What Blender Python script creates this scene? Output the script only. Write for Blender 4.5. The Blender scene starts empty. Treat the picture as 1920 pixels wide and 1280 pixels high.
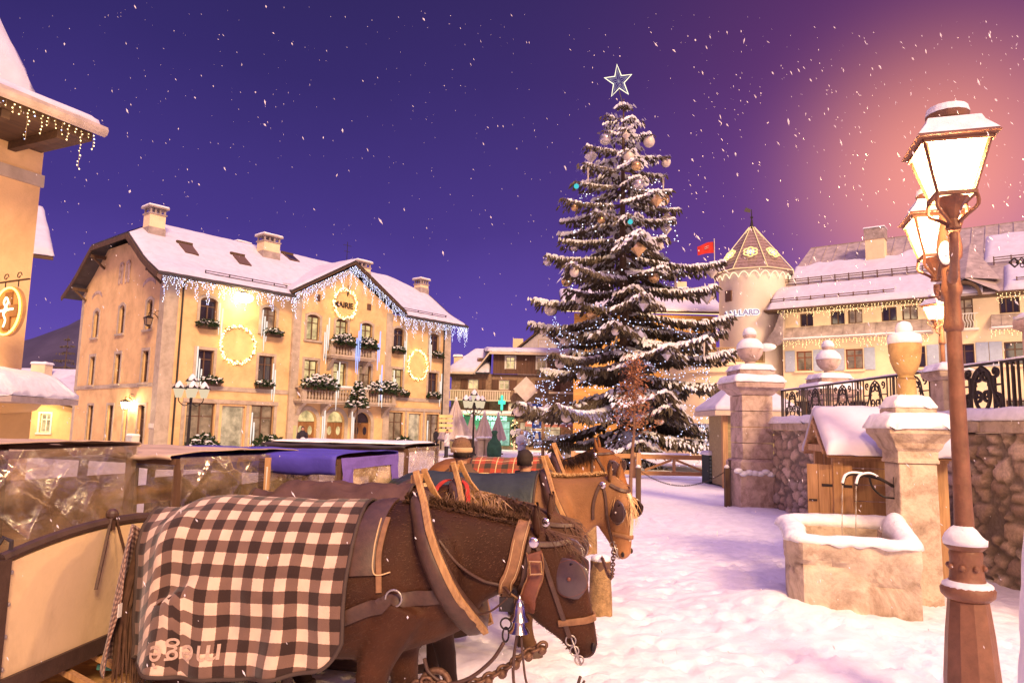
import bpy, math, random
import numpy as np
from mathutils import Vector, Matrix, noise
from mathutils.bvhtree import BVHTree
PI = math.pi
rnd = random.Random(7)
sc = bpy.context.scene
COL = sc.collection
U = rnd.uniform

# ------------------------------------------------------------------ camera
F, CAMH = 1333.0, 1.95
PITCH, ROLL = math.radians(6.84), 0.021
fw = Vector((0, math.cos(PITCH), math.sin(PITCH)))
r0 = Vector((1, 0, 0)); u0 = r0.cross(fw)
RI = r0 * math.cos(ROLL) + u0 * math.sin(ROLL)
UI = u0 * math.cos(ROLL) - r0 * math.sin(ROLL)
CAM = Vector((0, 0, CAMH))
def ray(px, py): return RI * ((px - 960) / F) - UI * ((py - 640) / F) + fw
def P(px, py, Y):
    d = ray(px, py); return CAM + d * (Y / d.y)
cd = bpy.data.cameras.new('camera'); cam = bpy.data.objects.new('camera', cd); COL.objects.link(cam)
cd.sensor_width = 36; cd.lens = 36 * F / 1920; cd.clip_end = 5000; cd.clip_start = 0.05
m = Matrix((RI, UI, -fw)).transposed().to_4x4(); m.translation = CAM
cam.matrix_world = m; sc.camera = cam
sc.view_settings.view_transform = 'Standard'; sc.view_settings.look = 'None'
sc.view_settings.exposure = 0; sc.view_settings.gamma = 1
sc.cycles.max_bounces = 5; sc.cycles.diffuse_bounces = 2; sc.cycles.glossy_bounces = 3
sc.cycles.transparent_max_bounces = 16; sc.cycles.transmission_bounces = 4; sc.cycles.volume_bounces = 0
sc.cycles.caustics_reflective = False; sc.cycles.caustics_refractive = False
sc.cycles.sample_clamp_indirect = 4; sc.cycles.use_denoising = True

# ------------------------------------------------------------------ materials
def newmat(name):
    m = bpy.data.materials.new(name); m.use_nodes = True
    nt = m.node_tree; nt.nodes.clear()
    out = nt.nodes.new('ShaderNodeOutputMaterial')
    return m, nt, out
def N(nt, t, **k):
    n = nt.nodes.new(t)
    for a, b in k.items():
        if a in n.inputs: n.inputs[a].default_value = b
        else: setattr(n, a, b)
    return n
def LK(nt, a, b): nt.links.new(a, b)
def col4(c): return (c[0], c[1], c[2], 1)
def mat(name, c, rough=.75, var=.22, scale=3.0, bump=.25, bscale=None, metal=0, c2=None, spec=.35, detail=6, grime=0, snow=0, coat=0, bdist=.02, aniso=None):
    m, nt, out = newmat(name)
    b = N(nt, 'ShaderNodeBsdfPrincipled', Roughness=rough, Metallic=metal)
    b.inputs['Specular IOR Level'].default_value = spec
    b.inputs['Coat Weight'].default_value = coat
    tc = N(nt, 'ShaderNodeTexCoord'); src = tc.outputs['Object']
    if aniso:
        mp = N(nt, 'ShaderNodeMapping'); mp.inputs['Scale'].default_value = aniso; LK(nt, src, mp.inputs[0]); src = mp.outputs[0]
    n1 = N(nt, 'ShaderNodeTexNoise', Scale=scale, Detail=detail, Roughness=.62); LK(nt, src, n1.inputs['Vector'])
    rp = N(nt, 'ShaderNodeValToRGB'); rp.color_ramp.elements[0].position = .3; rp.color_ramp.elements[1].position = .72
    lo = c2 or [x * (1 - var) for x in c]; hi = [min(1, x * (1 + var * .6)) for x in c]
    rp.color_ramp.elements[0].color = col4(lo); rp.color_ramp.elements[1].color = col4(hi)
    LK(nt, n1.outputs[0], rp.inputs[0]); colr = rp.outputs[0]
    if grime:
        n3 = N(nt, 'ShaderNodeTexNoise', Scale=scale * .8, Detail=9, Roughness=.72, Distortion=.5); LK(nt, tc.outputs['Object'], n3.inputs['Vector'])
        r3 = N(nt, 'ShaderNodeValToRGB'); r3.color_ramp.elements[0].position = .46; r3.color_ramp.elements[1].position = .66
        LK(nt, n3.outputs[0], r3.inputs[0])
        mx = N(nt, 'ShaderNodeMix', data_type='RGBA', blend_type='MULTIPLY'); LK(nt, colr, mx.inputs[6])
        mu = N(nt, 'ShaderNodeMath', operation='MULTIPLY'); mu.inputs[1].default_value = grime; LK(nt, r3.outputs[0], mu.inputs[0]); LK(nt, mu.outputs[0], mx.inputs[0])
        mx.inputs[7].default_value = (.42, .36, .32, 1); colr = mx.outputs[2]
    if snow:                                    # wind-blown snow that sticks to faces looking up
        ge = N(nt, 'ShaderNodeNewGeometry'); sx = N(nt, 'ShaderNodeSeparateXYZ'); LK(nt, ge.outputs['Normal'], sx.inputs[0])
        n4 = N(nt, 'ShaderNodeTexNoise', Scale=14, Detail=6, Roughness=.7); LK(nt, tc.outputs['Object'], n4.inputs['Vector'])
        ad = N(nt, 'ShaderNodeMath', operation='MULTIPLY_ADD'); ad.inputs[1].default_value = .9; LK(nt, n4.outputs[0], ad.inputs[0]); LK(nt, sx.outputs[2], ad.inputs[2])
        r4 = N(nt, 'ShaderNodeValToRGB'); r4.color_ramp.elements[0].position = 1.25 - snow; r4.color_ramp.elements[1].position = min(1, 1.33 - snow)
        LK(nt, ad.outputs[0], r4.inputs[0])
        mx = N(nt, 'ShaderNodeMix', data_type='RGBA'); LK(nt, r4.outputs[0], mx.inputs[0]); LK(nt, colr, mx.inputs[6]); mx.inputs[7].default_value = (.86, .86, .9, 1); colr = mx.outputs[2]
    LK(nt, colr, b.inputs['Base Color'])
    if bump:
        n2 = N(nt, 'ShaderNodeTexNoise', Scale=bscale or scale * 6, Detail=5, Roughness=.6); LK(nt, src, n2.inputs['Vector'])
        bp = N(nt, 'ShaderNodeBump', Strength=bump, Distance=bdist); LK(nt, n2.outputs[0], bp.inputs['Height']); LK(nt, bp.outputs[0], b.inputs['Normal'])
    LK(nt, b.outputs[0], out.inputs[0])
    return m
def emit(name, c, s, sample=False, clear=False):
    m, nt, out = newmat(name)
    e = N(nt, 'ShaderNodeEmission', Strength=s); e.inputs[0].default_value = col4(c)
    LK(nt, e.outputs[0], out.inputs[0])
    if clear:
        t = N(nt, 'ShaderNodeBsdfTransparent'); a = nt.nodes.new('ShaderNodeAddShader'); LK(nt, e.outputs[0], a.inputs[0]); LK(nt, t.outputs[0], a.inputs[1]); LK(nt, a.outputs[0], out.inputs[0])
    m.cycles.emission_sampling = 'AUTO' if sample else 'NONE'
    return m
def wood(name, c, c2, axis=2, scale=6, rough=.7, bump=.3, snow=0):
    s = [scale, scale, scale]; s[axis] = scale * .08
    return mat(name, c, rough=rough, c2=c2, scale=2.2, aniso=s, bump=bump, bscale=5, bdist=.01, snow=snow)
def snowmat(name, c=(.86, .86, .9), bump=.35, s1=9, s2=60):
    m, nt, out = newmat(name)
    b = N(nt, 'ShaderNodeBsdfPrincipled', Roughness=.65); b.inputs['Base Color'].default_value = col4(c); b.inputs['Specular IOR Level'].default_value = .25
    tc = N(nt, 'ShaderNodeTexCoord')
    n1 = N(nt, 'ShaderNodeTexNoise', Scale=s1, Detail=6, Roughness=.6); n2 = N(nt, 'ShaderNodeTexNoise', Scale=s2, Detail=4)
    LK(nt, tc.outputs['Object'], n1.inputs['Vector']); LK(nt, tc.outputs['Object'], n2.inputs['Vector'])
    b1 = N(nt, 'ShaderNodeBump', Strength=bump, Distance=.05); b2 = N(nt, 'ShaderNodeBump', Strength=bump * .7, Distance=.008)
    LK(nt, n1.outputs[0], b1.inputs['Height']); LK(nt, n2.outputs[0], b2.inputs['Height']); LK(nt, b1.outputs[0], b2.inputs['Normal']); LK(nt, b2.outputs[0], b.inputs['Normal'])
    r = N(nt, 'ShaderNodeValToRGB'); r.color_ramp.elements[0].color = col4([x * .86 for x in c]); r.color_ramp.elements[1].color = col4(c); r.color_ramp.elements[0].position = .3; r.color_ramp.elements[1].position = .6
    LK(nt, n1.outputs[0], r.inputs[0]); LK(nt, r.outputs[0], b.inputs['Base Color'])
    LK(nt, b.outputs[0], out.inputs[0]); return m
def clear_plastic(name, tint=(.97, .95, .92), gl=.2, sc_=3.2, op=.13):
    m, nt, out = newmat(name)
    tc = N(nt, 'ShaderNodeTexCoord'); mp = N(nt, 'ShaderNodeMapping'); mp.inputs['Scale'].default_value = (1, .75, 1.5); mp.inputs['Rotation'].default_value = (.5, 0, 0); LK(nt, tc.outputs['Object'], mp.inputs[0])
    n1 = N(nt, 'ShaderNodeTexNoise', Scale=sc_, Detail=3, Roughness=.5); n2 = N(nt, 'ShaderNodeTexNoise', Scale=sc_ * .8, Detail=3); LK(nt, mp.outputs[0], n1.inputs['Vector']); LK(nt, tc.outputs['Object'], n2.inputs['Vector'])
    v1 = N(nt, 'ShaderNodeTexVoronoi', Scale=sc_ * 1.3, feature='DISTANCE_TO_EDGE'); ad = N(nt, 'ShaderNodeVectorMath', operation='MULTIPLY_ADD'); ad.inputs[1].default_value = (.35, .35, .35); LK(nt, n1.outputs['Color'], ad.inputs[0]); LK(nt, mp.outputs[0], ad.inputs[2]); LK(nt, ad.outputs[0], v1.inputs['Vector'])
    bp = N(nt, 'ShaderNodeBump', Strength=.6, Distance=.05); LK(nt, n1.outputs[0], bp.inputs['Height']); b2 = N(nt, 'ShaderNodeBump', Strength=.35, Distance=.03); LK(nt, v1.outputs[0], b2.inputs['Height']); LK(nt, bp.outputs[0], b2.inputs['Normal'])
    t = N(nt, 'ShaderNodeBsdfTransparent'); t.inputs[0].default_value = col4(tint)
    d = N(nt, 'ShaderNodeBsdfDiffuse'); d.inputs[0].default_value = (1, .76, .46, 1); g = N(nt, 'ShaderNodeBsdfGlossy', Roughness=.16); LK(nt, b2.outputs[0], g.inputs['Normal'])  # warm lamp glare painted into the plastic, with pale streaks along creases
    e1 = N(nt, 'ShaderNodeMapRange'); e1.inputs[1].default_value = 0; e1.inputs[2].default_value = .022; e1.inputs[3].default_value = .3; e1.inputs[4].default_value = 0; LK(nt, v1.outputs[0], e1.inputs[0])
    k1 = N(nt, 'ShaderNodeMapRange'); k1.inputs[1].default_value = .5; k1.inputs[2].default_value = .62; LK(nt, n2.outputs[0], k1.inputs[0])
    mu = N(nt, 'ShaderNodeMath', operation='MULTIPLY_ADD'); LK(nt, e1.outputs[0], mu.inputs[0]); LK(nt, k1.outputs[0], mu.inputs[1])
    b_ = N(nt, 'ShaderNodeMapRange'); b_.inputs[1].default_value = .35; b_.inputs[2].default_value = .75; b_.inputs[3].default_value = op * .3; b_.inputs[4].default_value = op * 2.6; LK(nt, n1.outputs[0], b_.inputs[0]); LK(nt, b_.outputs[0], mu.inputs[2])
    m1 = N(nt, 'ShaderNodeMixShader'); LK(nt, mu.outputs[0], m1.inputs[0]); LK(nt, t.outputs[0], m1.inputs[1]); LK(nt, d.outputs[0], m1.inputs[2])
    m2 = N(nt, 'ShaderNodeMixShader'); m2.inputs[0].default_value = gl; LK(nt, m1.outputs[0], m2.inputs[1]); LK(nt, g.outputs[0], m2.inputs[2])
    LK(nt, m2.outputs[0], out.inputs[0]); return m
def vcol(name, rough=.85, bump=.4, bscale=25, var=.25):     # colour comes from a per-vertex attribute laid by the builder
    m, nt, out = newmat(name)
    b = N(nt, 'ShaderNodeBsdfPrincipled', Roughness=rough); b.inputs['Specular IOR Level'].default_value = .25
    a = N(nt, 'ShaderNodeAttribute', attribute_name='Col'); tc = N(nt, 'ShaderNodeTexCoord')
    n = N(nt, 'ShaderNodeTexNoise', Scale=bscale, Detail=6, Roughness=.65); LK(nt, tc.outputs['Object'], n.inputs['Vector'])
    mr = N(nt, 'ShaderNodeMapRange'); mr.inputs[1].default_value = .3; mr.inputs[2].default_value = .7; mr.inputs[3].default_value = 1 - var; mr.inputs[4].default_value = 1 + var; LK(nt, n.outputs[0], mr.inputs[0])
    mx = N(nt, 'ShaderNodeVectorMath', operation='SCALE'); LK(nt, a.outputs['Color'], mx.inputs[0]); LK(nt, mr.outputs[0], mx.inputs['Scale'])
    LK(nt, mx.outputs[0], b.inputs['Base Color'])
    bp = N(nt, 'ShaderNodeBump', Strength=bump, Distance=.02); LK(nt, n.outputs[0], bp.inputs['Height']); LK(nt, bp.outputs[0], b.inputs['Normal'])
    LK(nt, b.outputs[0], out.inputs[0]); return m

# ------------------------------------------------------------------ mesh builder
class MB:
    def __init__(s, T=None):
        s.v = []; s.f = []; s.uv = {}; s.T = T; s.col = []; s.mi = []; s.cm = 0
    def p(s, q, c=None):
        q = Vector(q); q = s.T(q) if s.T else q
        s.v.append(tuple(q)); s.col.append(c); return len(s.v) - 1
    def face(s, ids, uv=None):
        if uv: s.uv[len(s.f)] = uv
        s.f.append(tuple(ids)); s.mi.append(s.cm)
    def poly(s, pts): s.face([s.p(q) for q in pts])
    def box(s, x0, x1, y0, y1, z0, z1):
        i = [s.p((x, y, z)) for z in (z0, z1) for y in (y0, y1) for x in (x0, x1)]
        for q in ((0, 2, 3, 1), (4, 5, 7, 6), (0, 1, 5, 4), (2, 6, 7, 3), (0, 4, 6, 2), (1, 3, 7, 5)): s.face([i[k] for k in q])
    def obox(s, c, ax, ay, az):                       # centre and three half-axes
        c, ax, ay, az = Vector(c), Vector(ax), Vector(ay), Vector(az)
        i = [s.p(c + ax * a + ay * b + az * d) for d in (-1, 1) for b in (-1, 1) for a in (-1, 1)]
        for q in ((0, 2, 3, 1), (4, 5, 7, 6), (0, 1, 5, 4), (2, 6, 7, 3), (0, 4, 6, 2), (1, 3, 7, 5)): s.face([i[k] for k in q])
    def beam(s, a, b, w, h, up=(0, 0, 1)):            # a squared bar from a to b
        a, b = Vector(a), Vector(b); d = (b - a); L = d.length; d /= L
        up = Vector(up); x = d.cross(up)
        if x.length < 1e-4: x = d.cross(Vector((0, 1, 0)))
        x.normalize(); z = x.cross(d)
        s.obox((a + b) / 2, d * L / 2, x * w / 2, z * h / 2)
    def prism(s, pts, off):                           # polygon extruded by off
        off = Vector(off); n = len(pts); a = [s.p(q) for q in pts]; b = [s.p(Vector(q) + off) for q in pts]
        s.face(a[::-1]); s.face(b)
        for i in range(n): s.face((a[i], a[(i + 1) % n], b[(i + 1) % n], b[i]))
    def rings(s, R, closed=True, cap=True, loop=False):
        ids = [[s.p(q) for q in r] for r in R]; n = len(R[0]); m_ = len(R)
        for i in range(m_ if loop else m_ - 1):
            A = ids[i]; B = ids[(i + 1) % m_]
            for j in range(n if closed else n - 1): s.face((A[j], A[(j + 1) % n], B[(j + 1) % n], B[j]))
        if cap and closed and not loop:
            s.face(ids[0][::-1]); s.face(ids[-1])
        return ids
    def tube(s, pts, r, n=8, cap=True, loop=False, flat=1.0, up=None):
        pts = [Vector(q) for q in pts]; R = []
        m_ = len(pts); prev = None
        for i, q in enumerate(pts):
            if loop: t = pts[(i + 1) % m_] - pts[i - 1]
            else: t = pts[min(i + 1, m_ - 1)] - pts[max(i - 1, 0)]
            t.normalize()
            if up is not None: x = t.cross(Vector(up))
            elif prev is None: x = t.cross(Vector((0, 0, 1))) if abs(t.z) < .95 else t.cross(Vector((1, 0, 0)))
            else: x = prev - t * prev.dot(t)
            if x.length < 1e-5: x = t.orthogonal()
            x.normalize(); prev = x; y = t.cross(x)
            rr = r[i] if isinstance(r, (list, tuple)) else r
            R.append([q + (x * math.cos(2 * PI * k / n) + y * math.sin(2 * PI * k / n) * flat) * rr for k in range(n)])
        s.rings(R, cap=cap, loop=loop)
    def lathe(s, prof, c=(0, 0, 0), n=20, a0=0, sx=1, sy=1):
        c = Vector(c); R = []
        k = 1 / math.cos(PI / 4) if n == 4 else 1
        if n == 4: a0 = a0 + PI / 4
        for r, z in prof: R.append([c + Vector((math.cos(a0 + 2 * PI * j / n) * r * k * sx, math.sin(a0 + 2 * PI * j / n) * r * k * sy, z)) for j in range(n)])
        s.rings(R)
    def ball(s, c, r, nu=10, nv=7):
        if not isinstance(r, (tuple, list)): r = (r, r, r)
        c = Vector(c); R = []
        for i in range(nv + 1):
            t = -PI / 2 + PI * (i + (.02 if i == 0 else -.02 if i == nv else 0)) / nv
            R.append([c + Vector((r[0] * math.cos(t) * math.cos(2 * PI * j / nu), r[1] * math.cos(t) * math.sin(2 * PI * j / nu), r[2] * math.sin(t))) for j in range(nu)])
        s.rings(R)
    def octa(s, c, r):
        c = Vector(c); i = [s.p(c + Vector(d) * r) for d in ((1, 0, 0), (0, 1, 0), (-1, 0, 0), (0, -1, 0), (0, 0, 1), (0, 0, -1))]
        for k in range(4): s.face((i[k], i[(k + 1) % 4], i[4])); s.face((i[(k + 1) % 4], i[k], i[5]))
    def grid(s, fn, nu, nv, cfn=None, uvf=None):
        ids = []
        for j in range(nv + 1):
            for i in range(nu + 1):
                q = fn(i / nu, j / nv); ids.append(s.p(q, cfn(i / nu, j / nv) if cfn else None))
        for j in range(nv):
            for i in range(nu):
                k = j * (nu + 1) + i
                uv = None
                if uvf: uv = [uvf(a / nu, b / nv) for a, b in ((i, j), (i + 1, j), (i + 1, j + 1), (i, j + 1))]
                s.face((ids[k], ids[k + 1], ids[k + nu + 2], ids[k + nu + 1]), uv)
        return ids
    def build(s, name, m, parent=None, origin=None, smooth=False, bevel=0, solid=0, sub=0):
        me = bpy.data.meshes.new(name)
        v = s.v
        if origin is not None: v = [(a[0] - origin[0], a[1] - origin[1], a[2] - origin[2]) for a in v]
        me.from_pydata(v, [], s.f)
        if s.uv:
            L = me.uv_layers.new(name='UVMap')
            for pi, uv in s.uv.items():
                for k, li in enumerate(me.polygons[pi].loop_indices): L.data[li].uv = uv[k]
        if any(c is not None for c in s.col):
            at = me.color_attributes.new('Col', 'FLOAT_COLOR', 'POINT')
            for i, c in enumerate(s.col): at.data[i].color = col4(c or (.5, .5, .5))
        for mm in (m if isinstance(m, (list, tuple)) else [m]): me.materials.append(mm)
        if isinstance(m, (list, tuple)): me.polygons.foreach_set('material_index', s.mi)
        if smooth is True: me.polygons.foreach_set('use_smooth', [True] * len(me.polygons))
        elif smooth: 
            me.polygons.foreach_set('use_smooth', [True] * len(me.polygons)); me.set_sharp_from_angle(angle=math.radians(smooth))
        me.update()
        o = bpy.data.objects.new(name, me); COL.objects.link(o)
        if parent is not None: o.parent = parent
        elif origin is not None: o.location = origin
        if bevel:
            b = o.modifiers.new('bevel', 'BEVEL'); b.width = bevel; b.segments = 2; b.limit_method = 'ANGLE'; b.angle_limit = math.radians(40)
        if solid:
            q = o.modifiers.new('solid', 'SOLIDIFY'); q.thickness = solid; q.offset = 0
        if sub:
            q = o.modifiers.new('sub', 'SUBSURF'); q.levels = sub; q.render_levels = sub
        return o
def tag(o, label=None, cat=None, group=None, kind=None):
    if label: o['label'] = label
    if cat: o['category'] = cat
    if group: o['group'] = group
    if kind: o['kind'] = kind
    return o
def thing(name, label, cat, loc=(0, 0, 0), rz=0, group=None):
    o = bpy.data.objects.new(name, None); COL.objects.link(o); o.empty_display_size = .2
    o.location = loc; o.rotation_euler = (0, 0, rz)
    return tag(o, label, cat, group)
def dup(o, parent=None):
    c = o.copy(); COL.objects.link(c)
    if parent is not None: c.parent = parent
    for ch in list(o.children): dup(ch, c)
    return c
def catmull(pts, k=6, loop=False):
    pts = [Vector(q) for q in pts]; out = []; n = len(pts)
    for i in range(n if loop else n - 1):
        a, b, c, d = (pts[(i - 1) % n], pts[i], pts[(i + 1) % n], pts[(i + 2) % n]) if loop else (pts[max(i - 1, 0)], pts[i], pts[i + 1], pts[min(i + 2, n - 1)])
        for j in range(k):
            t = j / k
            out.append(.5 * ((2 * b) + (c - a) * t + (2 * a - 5 * b + 4 * c - d) * t * t + (3 * b - a - 3 * c + d) * t ** 3))
    if not loop: out.append(pts[-1])
    return out
def nz(x, y=0, z=0, s=1): return noise.noise(Vector((x * s, y * s, z * s)))
def fbm(x, y, z=0, o=4):
    v = 0; a = .5; f = 1
    for _ in range(o): v += a * noise.noise(Vector((x * f, y * f, z * f))); a *= .5; f *= 2.03
    return v
# a slab of settled snow over a quad a,b,c,d (counter-clockwise seen from above)
def snow_quad(mb, a, b, c, d, h, nu=10, nv=6, edge=.18, up=(0, 0, 1), over=.0, seed=0, lump=.35):
    a, b, c, d = map(Vector, (a, b, c, d)); up = Vector(up); ctr = (a + b + c + d) / 4
    if over: a, b, c, d = [q + (q - ctr).normalized() * over for q in (a, b, c, d)]
    def fn(u, v):
        q = a.lerp(b, u).lerp(d.lerp(c, u), v)
        e = min(u, 1 - u) * (b - a).length; g = min(v, 1 - v) * (d - a).length
        k = min(1, min(e, g) / max(edge, 1e-3)); k = math.sqrt(max(0, 1 - (1 - k) ** 2))
        w = 1 + lump * fbm(q.x * 2.3 + seed, q.y * 2.3, q.z * 2.3) + .16 * fbm(q.x * 11, q.y * 11, q.z * 11 + seed)
        sag = .5 * h * nz(q.x * 6.5 + seed, q.y * 6.5, q.z + 3) if k < .6 else 0
        return q + up * (h * (.12 + .88 * k) * w + sag)
    def uwarp(t, n, L):
        return t
    # finer rows near the rim
    us = sorted(set([0, .35 * edge / max((b - a).length, .01), edge / max((b - a).length, .01)] + [i / nu for i in range(nu + 1)] + [1 - edge / max((b - a).length, .01), 1 - .35 * edge / max((b - a).length, .01), 1]))
    vs = sorted(set([0, .35 * edge / max((d - a).length, .01), edge / max((d - a).length, .01)] + [i / nv for i in range(nv + 1)] + [1 - edge / max((d - a).length, .01), 1 - .35 * edge / max((d - a).length, .01), 1]))
    us = [u for u in us if 0 <= u <= 1]; vs = [u for u in vs if 0 <= u <= 1]
    top = [[mb.p(fn(u, v)) for u in us] for v in vs]
    for j in range(len(vs) - 1):
        for i in range(len(us) - 1): mb.face((top[j][i], top[j][i + 1], top[j + 1][i + 1], top[j + 1][i]))
    ring = [top[0][i] for i in range(len(us))] + [top[j][-1] for j in range(1, len(vs))] + [top[-1][i] for i in range(len(us) - 2, -1, -1)] + [top[j][0] for j in range(len(vs) - 2, 0, -1)]
    uvs = [(u, 0) for u in us] + [(1, v) for v in vs[1:]] + [(u, 1) for u in us[-2::-1]] + [(0, v) for v in vs[-2:0:-1]]
    bot = [mb.p(a.lerp(b, u).lerp(d.lerp(c, u), v) * 1.0 - up * .004) for u, v in uvs]
    n = len(ring)
    for i in range(n): mb.face((bot[i], bot[(i + 1) % n], ring[(i + 1) % n], ring[i]))
    mb.face(bot[::-1])
# text as a flat extruded mesh
def text_mesh(txt, size, depth=.02, align='CENTER', spacing=1.0, bold=0.0):
    cu = bpy.data.curves.new('lettering', 'FONT'); cu.body = txt; cu.size = size; cu.extrude = depth / 2; cu.align_x = align; cu.align_y = 'CENTER'; cu.space_character = spacing; cu.offset = bold
    o = bpy.data.objects.new('lettering', cu); COL.objects.link(o)
    dg = bpy.context.evaluated_depsgraph_get(); me = bpy.data.meshes.new_from_object(o.evaluated_get(dg))
    bpy.data.objects.remove(o); bpy.data.curves.remove(cu)
    return me
def put_text(txt, size, m, parent, M4, name='lettering', depth=.02, spacing=1.0, bold=0.0, sx=1):
    me = text_mesh(txt, size, depth, spacing=spacing, bold=bold); me.transform(M4 @ Matrix.Diagonal((sx, 1, 1, 1))); me.materials.clear(); me.materials.append(m)
    o = bpy.data.objects.new(name, me); COL.objects.link(o); o.parent = parent
    return o
def frameM(o, x, y):       # 4x4 whose X runs along x, Y along y
    x = Vector(x).normalized(); y = Vector(y).normalized(); z = x.cross(y)
    M4 = Matrix((x, y, z)).transposed().to_4x4(); M4.translation = Vector(o); return M4
def point_light(name, loc, c, e, r=.15, parent=None):
    l = bpy.data.lights.new(name, 'POINT'); l.color = c; l.energy = e; l.shadow_soft_size = r
    o = bpy.data.objects.new(name, l); COL.objects.link(o); o.location = loc
    if parent is not None: o.parent = parent
    return o
# ------------------------------------------------------------------ palette
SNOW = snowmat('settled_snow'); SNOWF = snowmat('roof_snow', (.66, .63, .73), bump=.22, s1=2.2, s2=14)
GROUNDSNOW = snowmat('trodden_snow', (.86, .85, .88), bump=.55, s1=5, s2=34)
STUCCO = mat('ochre_stucco', (.82, .55, .27), var=.16, scale=.9, bump=.3, bscale=30, grime=.35)
STUCCO2 = mat('cream_stucco', (.88, .70, .45), var=.12, scale=.7, bump=.2, bscale=30, grime=.2)
STUCCO3 = mat('pale_yellow_stucco', (.72, .5, .22), var=.14, scale=.8, bump=.25, bscale=24, grime=.25)
TRIM = mat('pale_limestone', (.52, .43, .34), var=.2, scale=2.2, bump=.25, grime=.4)
STONE = mat('weathered_limestone', (.58, .46, .36), var=.3, scale=3.2, bump=.6, bscale=16, grime=.9, bdist=.03)
STONE2 = mat('pinkish_granite', (.58, .44, .38), var=.28, scale=3.5, bump=.5, bscale=18, grime=.85)
URNSTONE = mat('yellow_urn_stone', (.5, .33, .14), var=.3, scale=5, bump=.3, bscale=25, grime=.5)
RUBBLE = vcol('rubble_masonry')
WOODD = wood('dark_timber', (.1, .055, .03), (.05, .03, .02), axis=0)
WOODDZ = wood('dark_boards', (.12, .07, .04), (.06, .035, .02), axis=2)
PLANK = wood('honey_planks', (.58, .35, .17), (.36, .2, .09), axis=2, scale=9)
PLANKX = wood('honey_rail_wood', (.55, .30, .12), (.32, .16, .06), axis=0, scale=9)
HAME = wood('varnished_ash', (.5, .29, .12), (.28, .14, .055), axis=2, scale=22, rough=.45)
ROOFM = mat('dark_roof_sheet', (.07, .06, .06), rough=.6, var=.3, scale=2)
ZINC = mat('weathered_zinc', (.44, .36, .33), rough=.55, var=.35, scale=2.5, bump=.15, grime=.4)
IRON = mat('black_iron', (.025, .02, .02), rough=.5, var=.3, scale=8, bump=.3, bscale=40, metal=.3, snow=.08)
IRONP = mat('black_ironwork', (.03, .022, .022), rough=.5, var=.3, scale=8, bump=.2)
LAMPIRON = mat('brown_painted_cast_iron', (.23, .105, .06), rough=.45, var=.35, scale=7, bump=.3, bscale=45, snow=.02)
STEEL = mat('worn_steel', (.45, .4, .37), rough=.35, var=.25, scale=20, metal=.85, bump=.15)
RUST = mat('rusty_chain_iron', (.2, .11, .07), rough=.5, var=.4, scale=40, metal=.55, bump=.3, bscale=90)
BRASS = mat('brass', (.7, .45, .17), rough=.3, metal=.9, scale=20, var=.2, bump=.05)
CHROME = mat('polished_bell_metal', (.62, .58, .62), rough=.16, metal=1, var=.08, scale=20, bump=.03)
LEATHER = mat('dark_brown_leather', (.075, .035, .022), rough=.5, var=.35, scale=25, bump=.3, bscale=120, bdist=.004, spec=.5)
LEATHER2 = mat('red_brown_leather', (.17, .055, .03), rough=.45, var=.3, scale=25, bump=.25, bscale=120, bdist=.004, spec=.5)
LEATHERB = mat('tan_leather', (.26, .13, .06), rough=.55, var=.3, scale=25, bump=.25, bscale=120, bdist=.004)
STITCH = mat('pale_stitching', (.6, .4, .2), rough=.8)
GLASSD = mat('dark_window_glass', (.035, .025, .045), rough=.12, var=.5, scale=1.2, bump=.0, spec=.6)
FRAMEB = mat('brown_window_frame', (.13, .07, .045), rough=.6, var=.2, scale=6, bump=.1)
FRAMEW = mat('white_window_frame', (.7, .66, .6), rough=.6, var=.1, scale=6, bump=.1)
FOL = mat('spruce_needles', (.135, .105, .065), rough=.7, var=.45, scale=1.7, bump=0)
FOLG = mat('box_plant_needles', (.04, .07, .03), rough=.7, var=.45, scale=6, bump=0)
BARK = mat('spruce_bark', (.12, .075, .05), rough=.9, var=.35, scale=8, bump=.5)
def litglass(name, c, s):
    m, nt, out = newmat(name)
    tc = N(nt, 'ShaderNodeTexCoord'); n = N(nt, 'ShaderNodeTexNoise', Scale=1.6, Detail=4, Roughness=.6); LK(nt, tc.outputs['Object'], n.inputs['Vector'])
    r = N(nt, 'ShaderNodeValToRGB'); r.color_ramp.elements[0].position = .35; r.color_ramp.elements[1].position = .65
    r.color_ramp.elements[0].color = col4([x * .35 for x in c]); r.color_ramp.elements[1].color = col4(c); LK(nt, n.outputs[0], r.inputs[0])
    e = N(nt, 'ShaderNodeEmission', Strength=s); LK(nt, r.outputs[0], e.inputs[0])
    g = N(nt, 'ShaderNodeBsdfGlossy', Roughness=.1); a = N(nt, 'ShaderNodeMixShader'); a.inputs[0].default_value = .08
    LK(nt, e.outputs[0], a.inputs[1]); LK(nt, g.outputs[0], a.inputs[2]); LK(nt, a.outputs[0], out.inputs[0]); m.cycles.emission_sampling = 'NONE'
    return m
GLOWY = litglass('lit_yellow_pane', (1, .72, .32), 1.25)
GLOWD = litglass('dim_lit_pane', (.9, .5, .28), .62)
SHOPG = litglass('shop_window_pane', (1, .68, .4), 1.0)
GLOWG = litglass('green_lit_shop_pane', (.55, 1, .75), 1.2)
WARMBEAD = emit('warm_fairy_bead', (1, .68, .27), 5)
AMBERBEAD = emit('amber_fairy_bead', (1, .7, .32), 5)
COOLBEAD = emit('cool_white_fairy_bead', (.86, .86, 1), 3.2)
BLUEBEAD = emit('blue_white_fairy_bead', (.55, .6, 1), 4)
TUBEW = emit('icicle_tube_white', (1, .86, .76), 1.15)
TUBEB = emit('icicle_tube_blue', (.42, .5, 1), 1.5)
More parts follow.
